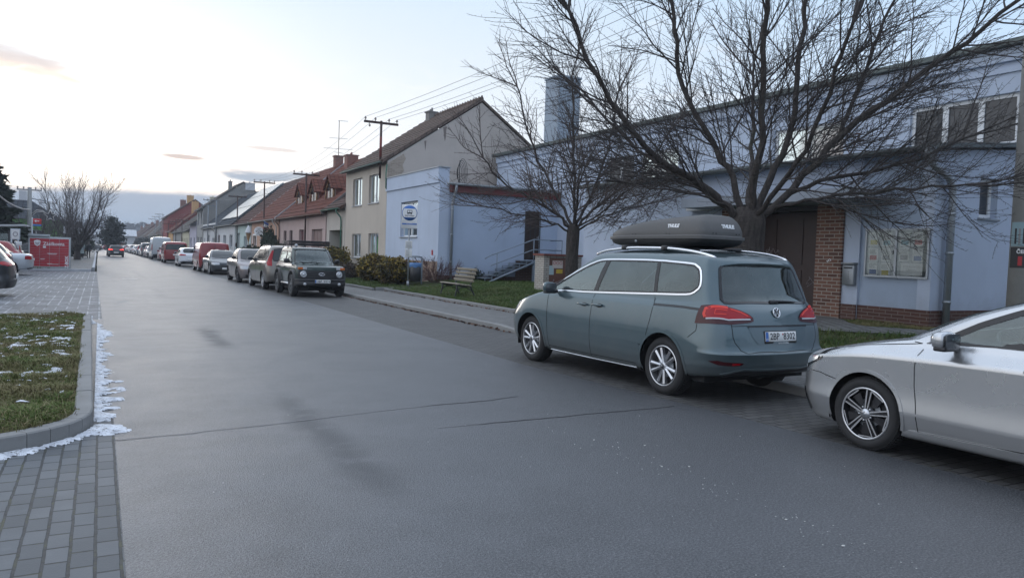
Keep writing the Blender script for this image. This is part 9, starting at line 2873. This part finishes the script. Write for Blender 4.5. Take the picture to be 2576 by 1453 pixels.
# ---------------------------------------------------------------- two walkers on the far pavement
def person(label, loc, rz, h, coat, coat_len, trousers, hair_m, hood, phase, skin=(.42, .26, .19)):
 root = empty("person", loc, rz, label, "person", "walkers on the left pavement")
 k = h / 1.75; s = phase
 # joints, facing +y
 V, E, Rr = [], [], []
 def add(p, r, par=None):
  V.append(Vector(p) * k); Rr.append(r * k)
  if par is not None: E.append((par, len(V) - 1))
  return len(V) - 1
 pelvis = add((0, 0, .95), .135); w = add((0, .01, 1.12), .125, pelvis); ch = add((0, .0, 1.32), .145, w); nk0 = add((0, -.01, 1.46), .075, ch); nk = add((0, .01, 1.53), .052, nk0); hd = add((0, .025, 1.62), .088, nk); tp = add((0, .02, 1.70), .075, hd)
 add((0, .095, 1.61), .018, hd)
 for sx in (-1, 1):
  f = s * sx
  hip = add((sx * .09, 0, .90), .095, pelvis); kn = add((sx * .10, .10 * f + .03, .50), .062, hip); an_ = add((sx * .10, .24 * f - .02, .10), .042, kn); add((sx * .11, .24 * f + .13, .045), .036, an_)
  sh = add((sx * .17, 0, 1.42), .07, ch); el = add((sx * .24, -.10 * f - .02, 1.14), .05, sh); wr = add((sx * .25, -.12 * f + .10, .91), .034, el); pm = add((sx * .25, -.12 * f + .12, .84), .034, wr)
  for j, (dx, dz) in enumerate(((-.03, -.08), (-.01, -.095), (.01, -.09), (.03, -.075))):
   a = add((sx * .25 + dx * .6, -.12 * f + .13, .84 + dz * .55), .011, pm); add((sx * .25 + dx * .7, -.12 * f + .12, .84 + dz), .009, a)
  add((sx * .25 - sx * .01, -.12 * f + .17, .82), .011, pm)
 me = bpy.data.meshes.new("person_body"); me.from_pydata([tuple(v) for v in V], E, [])
 ob = bpy.data.objects.new("body", me); COL.objects.link(ob)
 mod = ob.modifiers.new("skin", 'SKIN'); ob.modifiers.new("sub", 'SUBSURF').levels = 1
 for i, sv in enumerate(me.skin_vertices[0].data): sv.radius = (Rr[i], Rr[i]); sv.use_root = (i == 0)
 dg = bpy.context.evaluated_depsgraph_get(); nm = bpy.data.meshes.new_from_object(ob.evaluated_get(dg)); bpy.data.objects.remove(ob)
 nm.materials.clear(); nm.materials.append(plain("skin_tone", skin, .6)); nm.materials.append(trousers); nm.materials.append(M_black)
 for p in nm.polygons:
  z = p.center.z / k; p.use_smooth = True
  if z < .085: p.material_index = 2
  elif z < .97 and abs(p.center.x) / k < .19: p.material_index = 1
 add_mesh("body", nm, root)
 # coat: rings round the trunk, and sleeves
 c = MB(); n = 20; vs_, fs = [], []
 prof = [(1.52, .075, .075), (1.47, .14, .10), (1.40, .205, .125), (1.25, .195, .14), (1.10, .18, .14), (.95, .195, .15), (.80, .21, .17)]
 if coat_len < .75: prof += [(.62, .225, .185), (coat_len, .235, .20)]
 for z, a, b in prof:
  for i in range(n): t = 2 * math.pi * i / n; vs_.append((a * k * math.cos(t), b * k * math.sin(t), z * k))
 for j in range(len(prof) - 1):
  for i in range(n): fs.append((j * n + i, j * n + (i + 1) % n, (j + 1) * n + (i + 1) % n, (j + 1) * n + i))
 c.add(vs_, fs, 0, True)
 for sx in (-1, 1):
  f = s * sx
  c.tube([(sx * .15 * k, 0, 1.44 * k), (sx * .20 * k, -.02 * k, 1.36 * k), (sx * .245 * k, (-.10 * f - .02) * k, 1.14 * k), (sx * .252 * k, (-.12 * f + .09) * k, .93 * k)], [.075 * k, .082 * k, .068 * k, .055 * k], 10)
 c.build("coat", coat, root)
 hr = MB()
 if hood: hr.sphere((0, -.005 * k, 1.635 * k), (.122 * k, .135 * k, .145 * k), 14, 10); hr.sphere((0, -.08 * k, 1.50 * k), (.12 * k, .09 * k, .08 * k), 10, 6); hr.build("hood", coat, root)
 else: hr.sphere((0, -.01 * k, 1.66 * k), (.108 * k, .122 * k, .115 * k), 14, 10); hr.build("hair", hair_m, root)
 return root
person("person in a long pale hooded coat walking away on the left pavement", (-1.55, 83, GZ(83) + .09), R(-2), 1.70, plain("coat_pale", (.30, .35, .36), .8), .50, plain("trousers_black", (.02, .02, .024), .8), None, True, .5)
person("person in a short dark jacket walking away beside the one in the pale coat", (-.98, 84.5, GZ(84) + .09), R(3), 1.62, plain("jacket_dark", (.022, .024, .03), .7), .78, MATS["trousers_black"], plain("hat_grey", (.22, .20, .19), .8), False, -.6)
# ---------------------------------------------------------------- winter haze over the street
mb = MB(); mb.bb((-420, -60, -3.2), (420, 930, 32))
hz = mb.build("haze", None or M_conc); hz.data.materials.clear()
hm = bpy.data.materials.new("haze_air"); hm.use_nodes = True
hm.node_tree.nodes.clear()
_o = hm.node_tree.nodes.new("ShaderNodeOutputMaterial"); _v = hm.node_tree.nodes.new("ShaderNodeVolumePrincipled")
_v.inputs["Color"].default_value = (.80, .86, .95, 1); _v.inputs["Density"].default_value = .0007; _v.inputs["Anisotropy"].default_value = .2
hm.node_tree.links.new(_v.outputs[0], _o.inputs["Volume"])
hz.data.materials.append(hm)
tag(hz, kind='stuff')
scene.cycles.volume_bounces = 0
